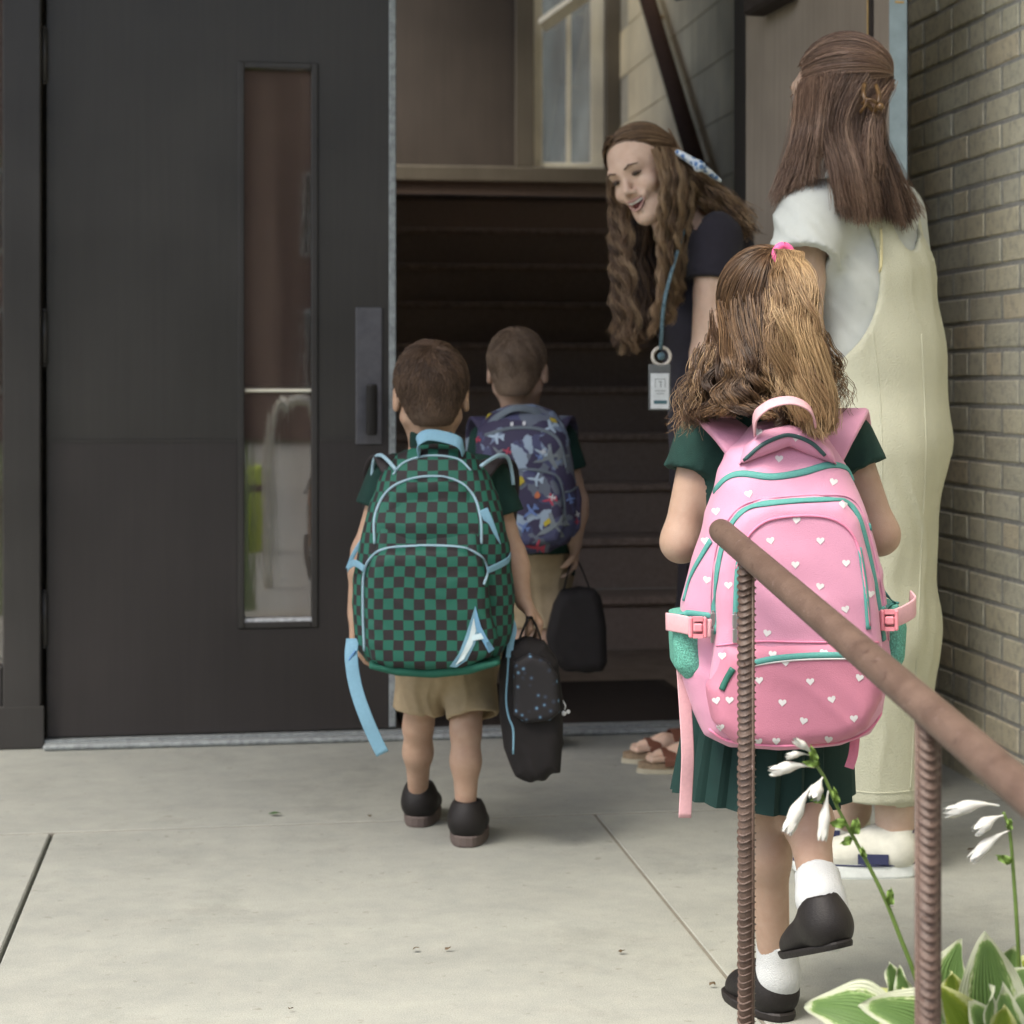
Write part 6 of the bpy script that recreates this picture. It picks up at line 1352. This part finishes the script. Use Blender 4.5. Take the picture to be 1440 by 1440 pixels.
pr = [('pale blue', [aeroplane(696, 614, 13, .1), aeroplane(772, 602, 13, -.5), aeroplane(760, 636, 11, .5), aeroplane(752, 674, 12, .15)]), ('slate', [aeroplane(770, 644, 22, -.3), aeroplane(775, 742, 24, -.5), aeroplane(790, 640, 12, 1.2), aeroplane(700, 635, 10, .8)]),
      ('red', [aeroplane(712, 634, 7, .3), aeroplane(772, 703, 11, -.2), aeroplane(752, 769, 14, .15), aeroplane(671, 618, 6, .3), aeroplane(810, 732, 5, 1.4)]), ('yellow', [[(724, 672), (734, 670), (738, 677), (730, 684), (722, 681)], [(772, 588), (780, 590), (783, 596), (775, 594)], [(764, 735), (772, 728), (775, 734), (766, 741)], [(684, 578), (692, 574), (690, 584), (680, 588)]]),
      ('white', [aeroplane(775, 699, 6, .2), aeroplane(762, 635, 5, .1), [(718, 595), (722, 594), (722, 600), (718, 600)], [(735, 594), (739, 593), (739, 599), (735, 599)], aeroplane(810, 722, 5, 1.2)]), ('blue', [aeroplane(745, 720, 13, -.7), aeroplane(735, 740, 10, .5), aeroplane(800, 700, 8, 1.3), aeroplane(757, 642, 6, .5)]), ('orange', [[(752, 695), (756, 690), (760, 696), (757, 701), (752, 700)]])]
for i, (k, pol) in enumerate(pr): pb_.decal('aeroplane_print', pol, pm[k], off=.0016 + .0005 * i)
for pts_ in ([P(690, 605, 4.78), P(678, 590, 4.80), P(672, 592, 4.87), P(668, 620, 4.95), P(676, 720, 4.97)], [P(782, 600, 4.78), P(790, 588, 4.80), P(797, 592, 4.87), P(800, 620, 4.95), P(794, 720, 4.97)]): strap3(p_rt, 'shoulder_strap', pts_, .05, .011, CAMO, RGT)

# ---- lunch bags
def speck():
    m, n, b = node_mat('black cloth with blue specks'); N = n.nodes; L = n.links; tc = N.new('ShaderNodeTexCoord'); v = N.new('ShaderNodeTexVoronoi'); v.inputs['Scale'].default_value = 60; L.new(tc.outputs['Object'], v.inputs['Vector'])
    cr = N.new('ShaderNodeValToRGB'); L.new(v.outputs['Distance'], cr.inputs[0]); setramp(cr, [(.12, (.10, .20, .30)), (.22, (.02, .03, .05)), (.4, (.009, .008, .010))]); L.new(cr.outputs[0], b.inputs['Base Color']); b.inputs['Roughness'].default_value = .75; return m
BLKC = mat('black lunch bag cloth', (0.007, 0.0055, 0.006), .8, var=.3, bump=.4, bscale=600); SPECK = speck()
lb = Bag('lunch_bag', 'black lunch bag with blue trim hanging from the right hand of the nearer boy', 745, 1000, 3.93)
S = Sdf(.004); S.ext(lb.xz([(716, 905), (740, 897), (766, 903), (785, 930), (792, 985), (791, 1040), (788, 1085), (776, 1086), (768, 1094), (745, 1099), (724, 1090), (708, 1050), (702, 1000), (702, 950), (706, 920)], .06), 0, .10, r=.03, k=0); S.fold = folds(.0022, 60, A(1, 0, .5), UP, 41); lb.part('body', S, BLKC)
S = Sdf(.004); S.ext(lb.xz([(722, 930), (745, 918), (770, 928), (784, 950), (788, 1000), (774, 1012), (740, 1016), (722, 1005)], .10), .06, .122, r=.014, k=0); lb.part('front_pocket', S, SPECK); lb.bvh()
lb.line('zip_trim', [(716, 912), (714, 950), (712, 985), (716, 1010), (722, 1025), (722, 1060)], .0022, LBLUE, n=24)
strap3(lb.root, 'handle', [P(728, 905, 3.86), P(738, 880, 3.87), P(746, 868, 3.885), P(756, 885, 3.89), P(762, 905, 3.89)], .020, .004, BLKC, FWD)
strap3(lb.root, 'trim_strap', [P(718, 870, 3.85), P(722, 885, 3.845), P(718, 905, 3.84), P(716, 925, 3.835)], .014, .002, LBLUE, RGT)
MB().tube(curve([P(791, 985, 3.85), P(795, 992, 3.85), P(794, 998, 3.85)], 8), .0015, 5).add(*uvs(P(793, 1003, 3.85), .0055, 8, 6)).add(*uvs(P(799, 1001, 3.85), .0045, 8, 6)).build('key_charm', pm['white'], lb.root, kind='stuff')
l2 = Bag('lunch_bag', 'plain black lunch bag held by the boy farther ahead', 812, 880, 4.86)
S = Sdf(.0052); S.ext(l2.xz([(778, 850), (788, 832), (812, 826), (836, 828), (846, 840), (852, 880), (853, 930), (846, 942), (820, 944), (796, 942), (776, 928), (768, 895)], .05), 0, .10, r=.025, k=0); S.fold = folds(.0025, 50, A(1, 0, .5), UP, 42); l2.part('body', S, BLKC)
strap3(l2.root, 'handle', [P(792, 832, 4.80), P(800, 800, 4.83), P(808, 784, 4.85), P(818, 800, 4.86), P(830, 830, 4.86)], .022, .004, BLKC, FWD)

# ============================================================ HANDRAIL
def rust_mat(name, c1, c2):
    m, n, b = node_mat(name); N = n.nodes; L = n.links; g = N.new('ShaderNodeNewGeometry')
    def nz(sc, d=6):
        x = N.new('ShaderNodeTexNoise'); x.inputs['Scale'].default_value = sc; x.inputs['Detail'].default_value = d; x.inputs['Roughness'].default_value = .7; L.new(g.outputs['Position'], x.inputs['Vector']); return x
    a_ = nz(22); f_ = nz(240, 3); r1 = N.new('ShaderNodeValToRGB'); L.new(a_.outputs[0], r1.inputs[0]); setramp(r1, [(.3, c1), (.65, c2)])
    r2 = N.new('ShaderNodeValToRGB'); L.new(nz(75, 8).outputs[0], r2.inputs[0]); setramp(r2, [(.60, (0, 0, 0)), (.66, (1, 1, 1))])
    r3 = N.new('ShaderNodeValToRGB'); L.new(nz(110, 5).outputs[0], r3.inputs[0]); setramp(r3, [(.64, (0, 0, 0)), (.69, (1, 1, 1))])
    m1 = N.new('ShaderNodeMixRGB'); L.new(r2.outputs[0], m1.inputs[0]); L.new(r1.outputs[0], m1.inputs[1]); m1.inputs[2].default_value = (.085, .045, .032, 1)
    m2 = N.new('ShaderNodeMixRGB'); L.new(r3.outputs[0], m2.inputs[0]); L.new(m1.outputs[0], m2.inputs[1]); m2.inputs[2].default_value = (.24, .17, .15, 1)
    L.new(m2.outputs[0], b.inputs['Base Color']); rr = N.new('ShaderNodeMapRange'); rr.inputs[3].default_value = .38; rr.inputs[4].default_value = .7; L.new(a_.outputs[0], rr.inputs[0]); L.new(rr.outputs[0], b.inputs['Roughness'])
    bp = N.new('ShaderNodeBump'); bp.inputs['Strength'].default_value = .6; bp.inputs['Distance'].default_value = .0015; ad = N.new('ShaderNodeMath'); ad.operation = 'SUBTRACT'; L.new(f_.outputs[0], ad.inputs[0]); L.new(r2.outputs[0], ad.inputs[1]); L.new(ad.outputs[0], bp.inputs['Height']); L.new(bp.outputs[0], b.inputs['Normal']); return m
RUST = rust_mat('rusty brown painted pipe', (0.082, 0.050, 0.037), (.13, .084, .062)); RUST2 = rust_mat('rusty brown painted rebar', (0.072, 0.045, 0.034), (.115, .074, .056))
th_ = lambda u: 35 + 22 * (u - 1012) / 428
dr = lambda u: .0345 * FPX / th_(u)
vr = lambda u: 745 + (u - 1012) * .860
r0_ = P(1014, vr(1014), dr(1014)); r1_ = P(1440, vr(1440), dr(1440)); rl = root('step_railing', 'rusty brown pipe handrail on two ribbed steel bar posts beside the steps', 'railing', (r0_[0], -3.2, -.45))
rd = r1_ - r0_; q0 = r0_ - nrm(rd) * .0
cap = [q0 - nrm(rd) * o for o in (.010, .007, .003)]
pts = [q0 - nrm(rd) * .0115, q0 - nrm(rd) * .009, q0 - nrm(rd) * .004] + [q0 + rd * t for t in np.linspace(0.005, 1.7, 30)]
b = MB(); b.tube(pts, [.006, .0125, .0163] + [.0173] * 30, 24); b.build('pipe', RUST, rl)
def post(u, top_v, zbot, nm='post', ru=None):
    d = dr(u); c = P(u, top_v, d); zt = c[2]; h = zt - zbot; r_ = .0105
    b = MB(); b.tube([A(c[0], c[1], zbot), A(c[0], c[1], zt)], r_, 20); o = b.build(nm, RUST2, rl)
    # ribs: tilted crescents on both sides, joined
    V = []; F = []; pitch = .0092; n = 14; tocam = nrm(A(CX - c[0], CY - c[1], 0)); lat = np.cross(tocam, UP); rib_dir = nrm(tocam * .8 + lat * (-.12 if u > 1200 else .75))
    sidev = np.cross(rib_dir, UP)
    k = int(h / pitch)
    for i in range(k):
        z = zbot + (i + .5) * pitch
        jr = .0026 * random.uniform(.6, 1.15); z += random.uniform(-.0007, .0007)
        for sgn in (1, -1):
            base = len(V)
            for j in range(n):
                a = (j / (n - 1) - .5) * math.pi * .90; dirn = rib_dir * math.cos(a) * sgn + sidev * math.sin(a); hgt = jr * max(0, math.cos(a)) ** .5
                zz = z + .0062 * (math.sin(a) ** 2) + .0012 * math.sin(a)
                for dz, e in ((-.0019, -.001), (0, hgt), (.0019, -.001)): V.append(A(c[0], c[1], zz + dz) + dirn * (r_ + e))
            for j in range(n - 1):
                for q in (0, 1): F.append((base + j * 3 + q, base + j * 3 + 3 + q, base + j * 3 + 4 + q, base + j * 3 + 1 + q))
    part('rib', np.array(V), F, RUST2, o, kind='stuff')
    b = MB()
    for sgn in (1, -1): b.tube([A(c[0], c[1], zbot) + sidev * sgn * (r_ + .0003), A(c[0], c[1], zt) + sidev * sgn * (r_ + .0003)], .0022, 6)
    b.build('long_rib', RUST2, o, kind='stuff')
post(1050, vr(1050) + 8, 0.0005); post(1305, vr(1305) + 8, -.45)

# ============================================================ HOSTA PLANTS
def leaf_mat(name, g1, g2, cream):
    m, n, b = node_mat(name); N = n.nodes; L = n.links; at = N.new('ShaderNodeAttribute'); at.attribute_name = 'rest'; sx = N.new('ShaderNodeSeparateXYZ'); L.new(at.outputs['Vector'], sx.inputs[0])
    nz = N.new('ShaderNodeTexNoise'); nz.inputs['Scale'].default_value = 1.0; mp = N.new('ShaderNodeMapping'); mp.inputs['Scale'].default_value = (9, 5, 9); L.new(at.outputs['Vector'], mp.inputs[0]); L.new(mp.outputs[0], nz.inputs['Vector'])
    ad = N.new('ShaderNodeMath'); ad.operation = 'MULTIPLY_ADD'; L.new(nz.outputs[0], ad.inputs[0]); ad.inputs[1].default_value = .5; L.new(sx.outputs[2], ad.inputs[2])
    cr = N.new('ShaderNodeValToRGB'); L.new(ad.outputs[0], cr.inputs[0]); setramp(cr, [(.45, g1), (.70, g2), (.78, cream * A(.8, .9, .6)), (.84, cream)])
    L.new(cr.outputs[0], b.inputs['Base Color']); b.inputs['Roughness'].default_value = .45; b.inputs['Subsurface Weight'].default_value = .0
    try: b.inputs['Transmission Weight'].default_value = 0.0
    except Exception: pass
    wv_ = N.new('ShaderNodeMath'); wv_.operation = 'MULTIPLY'; L.new(sx.outputs[0], wv_.inputs[0]); wv_.inputs[1].default_value = 55; sn = N.new('ShaderNodeMath'); sn.operation = 'SINE'; L.new(wv_.outputs[0], sn.inputs[0])
    bp = N.new('ShaderNodeBump'); bp.inputs['Strength'].default_value = .5; bp.inputs['Distance'].default_value = .003; L.new(sn.outputs[0], bp.inputs['Height']); L.new(bp.outputs[0], b.inputs['Normal'])
    tr = N.new('ShaderNodeBsdfTranslucent'); L.new(cr.outputs[0], tr.inputs['Color']); mx = N.new('ShaderNodeMixShader'); mx.inputs[0].default_value = .35; out = [q for q in N if q.type == 'OUTPUT_MATERIAL'][0]
    L.new(b.outputs[0], mx.inputs[1]); L.new(tr.outputs[0], mx.inputs[2]); L.new(mx.outputs[0], out.inputs[0]); return m
LEAF = leaf_mat('variegated hosta leaf', (0.13, 0.23, 0.07), (0.19, 0.31, 0.10), A(.60, .64, .48)); LEAFY = leaf_mat('yellow green hosta leaf', (.22, .32, .04), (.36, .44, .06), A(.62, .66, .30))
FLOW = mat('white hosta flower', (.56, .56, .52), .55, var=.03, sss=.1); STALK = mat('green flower stalk', (.10, .16, .035), .5, var=.2, scale=60); BRACT = mat('green bract', (.16, .26, .05), .5)
def leaf(par, base, tip, w, nrm_, fold=.25, droop=.0, m=LEAF, seed=0, under=None):
    r = np.random.default_rng(seed); ax = tip - base; L_ = np.linalg.norm(ax); ax /= L_; nn = nrm(nrm_ - ax * (nrm_ @ ax)); sd_ = np.cross(ax, nn); V = []; at = []; nu, nv = 18, 13
    for i in range(nu):
        t = i / (nu - 1); wt = w * 1.35 * (math.sin(math.pi * min(1, t ** .72 * .985 + .012)) ** .8) * (1 - .12 * t)
        c = base + ax * L_ * t + nn * (droop * (t - t * t) * 4 * L_ * .25 - droop * .3 * t * t * L_)
        for j in range(nv):
            v = (j / (nv - 1)) * 2 - 1; e = abs(v)
            V.append(c + sd_ * v * wt + nn * (fold * e * wt * .8 + .0025 * math.sin(v * 22) * (1 - t) + .004 * math.sin(t * 11 + seed + (3 if v > 0 else 0)) * e ** 2))
            edge = max(e, 0) ** 1.6 * (1.0) ; tt = max(0, (t - .82) / .18); at.append((v * 1.0 + seed, t * 3 + seed * 1.7, max(edge, tt * .9)))
    F = []
    for i in range(nu - 1):
        for j in range(nv - 1): F.append((i * nv + j, i * nv + j + 1, (i + 1) * nv + j + 1, (i + 1) * nv + j))
    return part('leaf', np.array(V), F, m, par, attrs={'rest': np.array(at)})
def leafpx(par, b, t, w, d1, d2, n=(0, -1, .5), **k): return leaf(par, P(b[0], b[1], d1), P(t[0], t[1], d2), w, RGT * n[0] + FWD * n[1] + UP * n[2], **k)
h1_ = root('hosta', 'hosta plant with cream edged leaves at the right of the second railing post', 'plant', A(*P(1400, 500, 2.1)[:2], -.06))
big = leafpx(h1_, (1402, 1470), (1386, 1310), .030, 2.06, 2.03, n=(-.25, -1, .15), fold=.30, seed=1)
leafpx(h1_, (1338, 1420), (1352, 1320), .024, 2.12, 2.10, n=(-.7, -.6, .6), fold=.5, seed=2); leafpx(h1_, (1335, 1425), (1337, 1365), .016, 2.05, 2.05, n=(.6, -.8, .3), m=LEAFY, seed=3)
leafpx(h1_, (1370, 1480), (1318, 1385), .022, 2.02, 1.99, n=(.3, -1, .5), m=LEAFY, seed=4, fold=.4); leafpx(h1_, (1395, 1400), (1428, 1330), .020, 2.14, 2.12, n=(0, -1, .6), seed=5, fold=.5)
leafpx(h1_, (1400, 1430), (1450, 1360), .022, 2.05, 2.05, n=(-.4, -.8, .8), seed=6, fold=.3); leafpx(h1_, (1395, 1460), (1470, 1330), .026, 2.12, 2.16, n=(-.3, -.8, .8), m=LEAFY, seed=7); leafpx(h1_, (1400, 1480), (1480, 1420), .026, 2.0, 1.98, n=(-.2, -.4, 1), seed=8)
leafpx(h1_, (1400, 1500), (1412, 1412), .018, 1.98, 1.97, n=(.3, -1, .3), seed=9, m=LEAFY); leafpx(h1_, (1380, 1490), (1395, 1385), .012, 1.97, 1.96, n=(.9, -.6, .3), seed=10)
for i in range(14):
    a = i * 2.4; bx = P(1400 + 25 * math.cos(a), 1520, 2.08 + .05 * math.sin(a)); tp = P(1410 + 75 * math.cos(a), 1392 + 34 * random.random(), 2.12 + .14 * math.sin(a)); leaf(h1_, bx, tp, .024 + .008 * random.random(), nrm(UP * .8 - FWD * .5 - nrm(tp - bx) * .2), fold=.35, droop=.4, seed=20 + i, m=LEAF if i % 3 else LEAFY)
h2_ = root('hosta', 'low hosta leaves with broad cream margins between the two railing posts', 'plant', A(*P(1250, 500, 2.1)[:2], -.06))
leafpx(h2_, (1262, 1448), (1132, 1408), .030, 2.02, 2.05, n=(.1, -.75, .75), fold=.25, droop=.35, seed=31); leafpx(h2_, (1330, 1470), (1222, 1406), .030, 1.98, 1.96, n=(-.2, -.7, .8), fold=.3, droop=.5, seed=32)
leafpx(h2_, (1288, 1430), (1215, 1398), .020, 2.10, 2.12, n=(0, -.4, 1), fold=.4, droop=.3, seed=33, m=LEAFY); leafpx(h2_, (1262, 1412), (1250, 1352), .011, 2.12, 2.12, n=(.4, -.9, .2), fold=.3, seed=34); leafpx(h2_, (1275, 1410), (1264, 1358), .008, 2.11, 2.11, n=(-.4, -.9, .2), fold=.4, seed=35)
leafpx(h2_, (1300, 1440), (1268, 1388), .020, 2.06, 2.08, n=(.2, -.6, .8), fold=.4, seed=36, m=LEAFY); leafpx(h2_, (1235, 1450), (1240, 1392), .016, 2.12, 2.14, n=(.0, -.6, .8), fold=.4, seed=37)
for i in range(9):
    a = i * 2.2; bx = P(1270, 1500, 2.08); tp = P(1262 + 48 * math.cos(a), 1418 + 16 * random.random(), 2.10 + .10 * math.sin(a)); leaf(h2_, bx, tp, .022, nrm(UP - FWD * .5), fold=.35, droop=.4, seed=50 + i, m=LEAF if i % 2 else LEAFY)
def flower(par, b, t, d, w, seed=0):
    a, c = P(b[0], b[1], d), P(t[0], t[1], d - .01); L_ = np.linalg.norm(c - a); ax = nrm(c - a); bend = UP * L_ * .10
    tt = np.linspace(0, .82, 14); pr_ = np.interp(tt, [0, .18, .42, .60, .74, .82], [.12, .16, .55, 1.0, .92, .80]) * w
    pts = [a + ax * L_ * t_ + bend * 4 * t_ * (1 - t_) for t_ in tt]; b_ = MB(); b_.tube(pts, pr_, 12, cap=False); tube_ = b_.build('flower', FLOW, par)
    V = []; F = []; u_ = nrm(np.cross(ax, FWD)); v_ = np.cross(ax, u_); p0 = pts[-1]
    for k in range(6):
        an = k * math.pi / 3 + seed; o_ = u_ * math.cos(an) + v_ * math.sin(an); s_ = np.cross(ax, o_); i0 = len(V)
        for f, rr, ww in ((-.05, .82, .44), (.08, .86, .42), (.16, .80, .2), (.20, .74, .02)):
            for x in (-1, 0, 1): V.append(p0 + ax * L_ * f + o_ * w * rr + s_ * x * ww * w - o_ * abs(x) * .05 * w)
        for i in range(3):
            for j in range(2): F.append((i0 + i * 3 + j, i0 + i * 3 + j + 1, i0 + i * 3 + j + 4, i0 + i * 3 + j + 3))
    part('petal', np.array(V), F, FLOW, tube_)
def bract(par, b, t, d, w): leaf(par, P(*b, d), P(*t, d - .004), w, -FWD + UP * .3, fold=.4, m=BRACT, seed=3).name = 'bract'
s1 = root('hosta_flower_stalk', 'leaning hosta stalk with white drooping flowers in front of the green skirt', 'flower', A(*P(1290, 500, 2.14)[:2], -.06)); d_ = 2.12
MB().tube(curve([P(1306, 1520, 2.13), P(1294, 1400, d_), P(1262, 1308, d_), P(1238, 1250, d_), P(1207, 1190, d_), P(1180, 1140, d_), P(1160, 1095, d_), P(1142, 1068, d_)], 40), np.interp(np.arange(40), [0, 39], [.0030, .0017]), 8).build('stem', STALK, s1)
for b, t, w in (((1145, 1079), (1083, 1089), .0072), ((1138, 1062), (1106, 1066), .0042), ((1146, 1065), (1117, 1043), .0050), ((1157, 1093), (1144, 1126), .0078), ((1143, 1104), (1106, 1176), .0085), ((1165, 1112), (1156, 1186), .0068)): flower(s1, b, t, d_ - .004, w, b[0])
for b, t, w in (((1145, 1070), (1140, 1048), .004), ((1152, 1075), (1128, 1072), .0035), ((1160, 1122), (1140, 1126), .004), ((1177, 1130), (1172, 1106), .003), ((1190, 1158), (1166, 1158), .0045), ((1200, 1172), (1206, 1150), .005), ((1198, 1180), (1182, 1187), .004), ((1214, 1205), (1212, 1190), .003), ((1250, 1272), (1253, 1248), .004)): bract(s1, b, t, d_ - .005, w)
s2 = root('hosta_flower_stalk', 'upright hosta stalk with three white flowers under the lower end of the handrail', 'flower', A(*P(1430, 500, 2.1)[:2], -.06)); d_ = 2.08
MB().tube(curve([P(1440, 1520, 2.1), P(1432, 1335, d_), P(1426, 1240, d_), P(1420, 1170, d_), P(1411, 1142, d_)], 30), np.interp(np.arange(30), [0, 29], [.0028, .0018]), 8).build('stem', STALK, s2)
for b, t, w in (((1405, 1133), (1330, 1148), .0078), ((1411, 1147), (1371, 1173), .0080), ((1420, 1168), (1365, 1214), .0072)): flower(s2, b, t, d_ - .004, w, b[0])
for b, t, w in (((1422, 1213), (1400, 1203), .004), ((1418, 1166), (1421, 1150), .003)): bract(s2, b, t, d_ - .004, w)

# ============================================================ LITTER ON THE CONCRETE
GL = mat('small green leaf', (.05, .10, .03), .6); DL = mat('dry brown leaf fragment', (.10, .07, .04), .9)
def scrap(u, v, s_, m, label, cat, name, k=5, seed=0):
    r = random.Random(seed); c = onZ(u, v, .003); V = [c + A(0, 0, .006 * r.random() + .002)]; n = 7
    for i in range(n): a = i / n * 6.283; q = s_ * (.5 + .6 * r.random()); V.append(c + A(math.cos(a) * q * 1.5, math.sin(a) * q, .001 + .006 * r.random()))
    F = [(0, 1 + i, 1 + (i + 1) % n) for i in range(n)]
    return part(name, np.array(V), F, m, None, label=label, cat=cat, smooth=False)
scrap(386, 1146, .012, GL, 'small green leaf scrap lying on the concrete left of the boys', 'leaf', 'fallen_leaf', seed=2); 
for i, (u, v) in enumerate([(372, 1150), (393, 1151)]): pass
for i, (u, v, s_, lb_) in enumerate([(585, 1337, .006, 'tiny dark fragment on the concrete, left of a pair below the boy'), (630, 1336, .0045, 'tiny dark fragment on the concrete, right of a pair below the boy'), (520, 1149, .004, 'tiny dry scrap on the concrete left of the boy\'s shoes'), (408, 1421, .004, 'tiny dark fragment on the concrete near the bottom edge'), (874, 1340, .005, 'tiny dark fragment beside the slanting joint left of the girl'), (1003, 1387, .005, 'small dark scrap just left of the girl\'s planted shoe'), (1252, 1278, .006, 'small dark scrap between flower stalk and thick post'), (1365, 1197, .008, 'reddish brown scrap on the concrete behind the white flowers')]):
    scrap(u, v, s_, DL, lb_, 'leaf', 'leaf_fragment', seed=10 + i)
# ============================================================ ACROSS THE LAWN, behind the camera (mirrored in the door pane)
BARK = mat('tree bark', (.06, .045, .03), .9, bump=1, bscale=40); FOL = mat('tree foliage', (.045, .075, .022), .8, var=.4, scale=2)
xl_ = onY(372, 532, 7.2)[0]
tagst(MB().box((xl_ - .05, -40, -.619), (xl_ + 1.9, -6.5, -.60)).build('front_path', CONC, smooth=False))
q = onY(361, 532, 12)[0]; LIME = mat('lime yellow paint', (.62, .80, .04), .5)
bl_ = root('prop', 'lime yellow bollard put in only to be mirrored in the door pane', 'prop', (q, -12, -.62))  # made-up post, added for the lime streak mirrored in the pane
MB().tube([A(q, -12, -.62), A(q, -12, .16), A(q, -12, .20)], [.075, .075, .05], 14).build('post', LIME, bl_); MB().tube([A(q, -12, -.05), A(q, -12, .02)], .078, 14).build('band', BLACKR, bl_)
hp2 = [onY(u, v, 9.0) for u, v in ((380, 800), (381, 640), (388, 590), (402, 568), (420, 562), (440, 568), (452, 592), (458, 640), (459, 800))]; hp2 = [A(a[0], -9.0, a[2]) for a in hp2]; hp2[0][2] = hp2[-1][2] = -.61
rk = root('hoop_prop', 'pale hoop of a prop rack added to give the door pane its pale arch', 'prop rack', (hp2[0][0], -9, -.61)); MB().tube(curve(hp2, 50), .038, 10).build('hoop', WHITEP, rk)  # unseen hoop invented for the arch that the pane mirrors
ob = root('brick_building', 'long reddish brown brick building facing the school across the lawn', 'building', (0, -44, -.62))
MB().box((-30, -50, -.62), (30, -44, 15)).build('wall', mat('reddish brown brickwork', (.24, .12, .085), .9, var=.2, scale=1.5), ob, smooth=False)
for i in range(14):
    x = -26 + i * 4
    for z in (.6, 4.2):
        w0 = MB().box((x - .8, -44.02, z), (x + .8, -43.93, z + 2.2), bev=.02).build('window', WHITEP, ob, smooth=False); MB().box((x - .7, -43.929, z + .1), (x + .7, -43.92, z + 2.1)).build('pane', mat('dark window pane', (.02, .025, .03), .15) if i == 0 and z < 1 else bpy.data.materials['dark window pane'], w0, smooth=False)
for i, (x, y, lab) in enumerate(((-9.5, -21, 'broad green tree across the lawn at the left'), (11.5, -22, 'broad green tree across the lawn at the right'))):
    t = root('tree', lab, 'tree', (x, y, -.6)); r = np.random.default_rng(60 + i)
    MB().tube([A(x, y, -.6), A(x + .1, y, 1.5), A(x, y + .2, 4)], [.32, .24, .15], 10).build('trunk', BARK, t)
    c = r.normal(size=(900, 3)) * A(2.0, 2.0, 1.5) + A(x, y, 5.2); n = len(c); V = []
    for j in range(5):
        q = c + r.normal(size=(n, 3)) * .45; a = r.normal(size=(n, 3)) * .16; b = r.normal(size=(n, 3)) * .16; V.append(np.stack([q - a, q + b, q + a, q - b], 1).reshape(-1, 3))
    V = np.concatenate(V); F = np.arange(len(V)).reshape(-1, 4); part('crown', V, F, FOL, t, smooth=False)
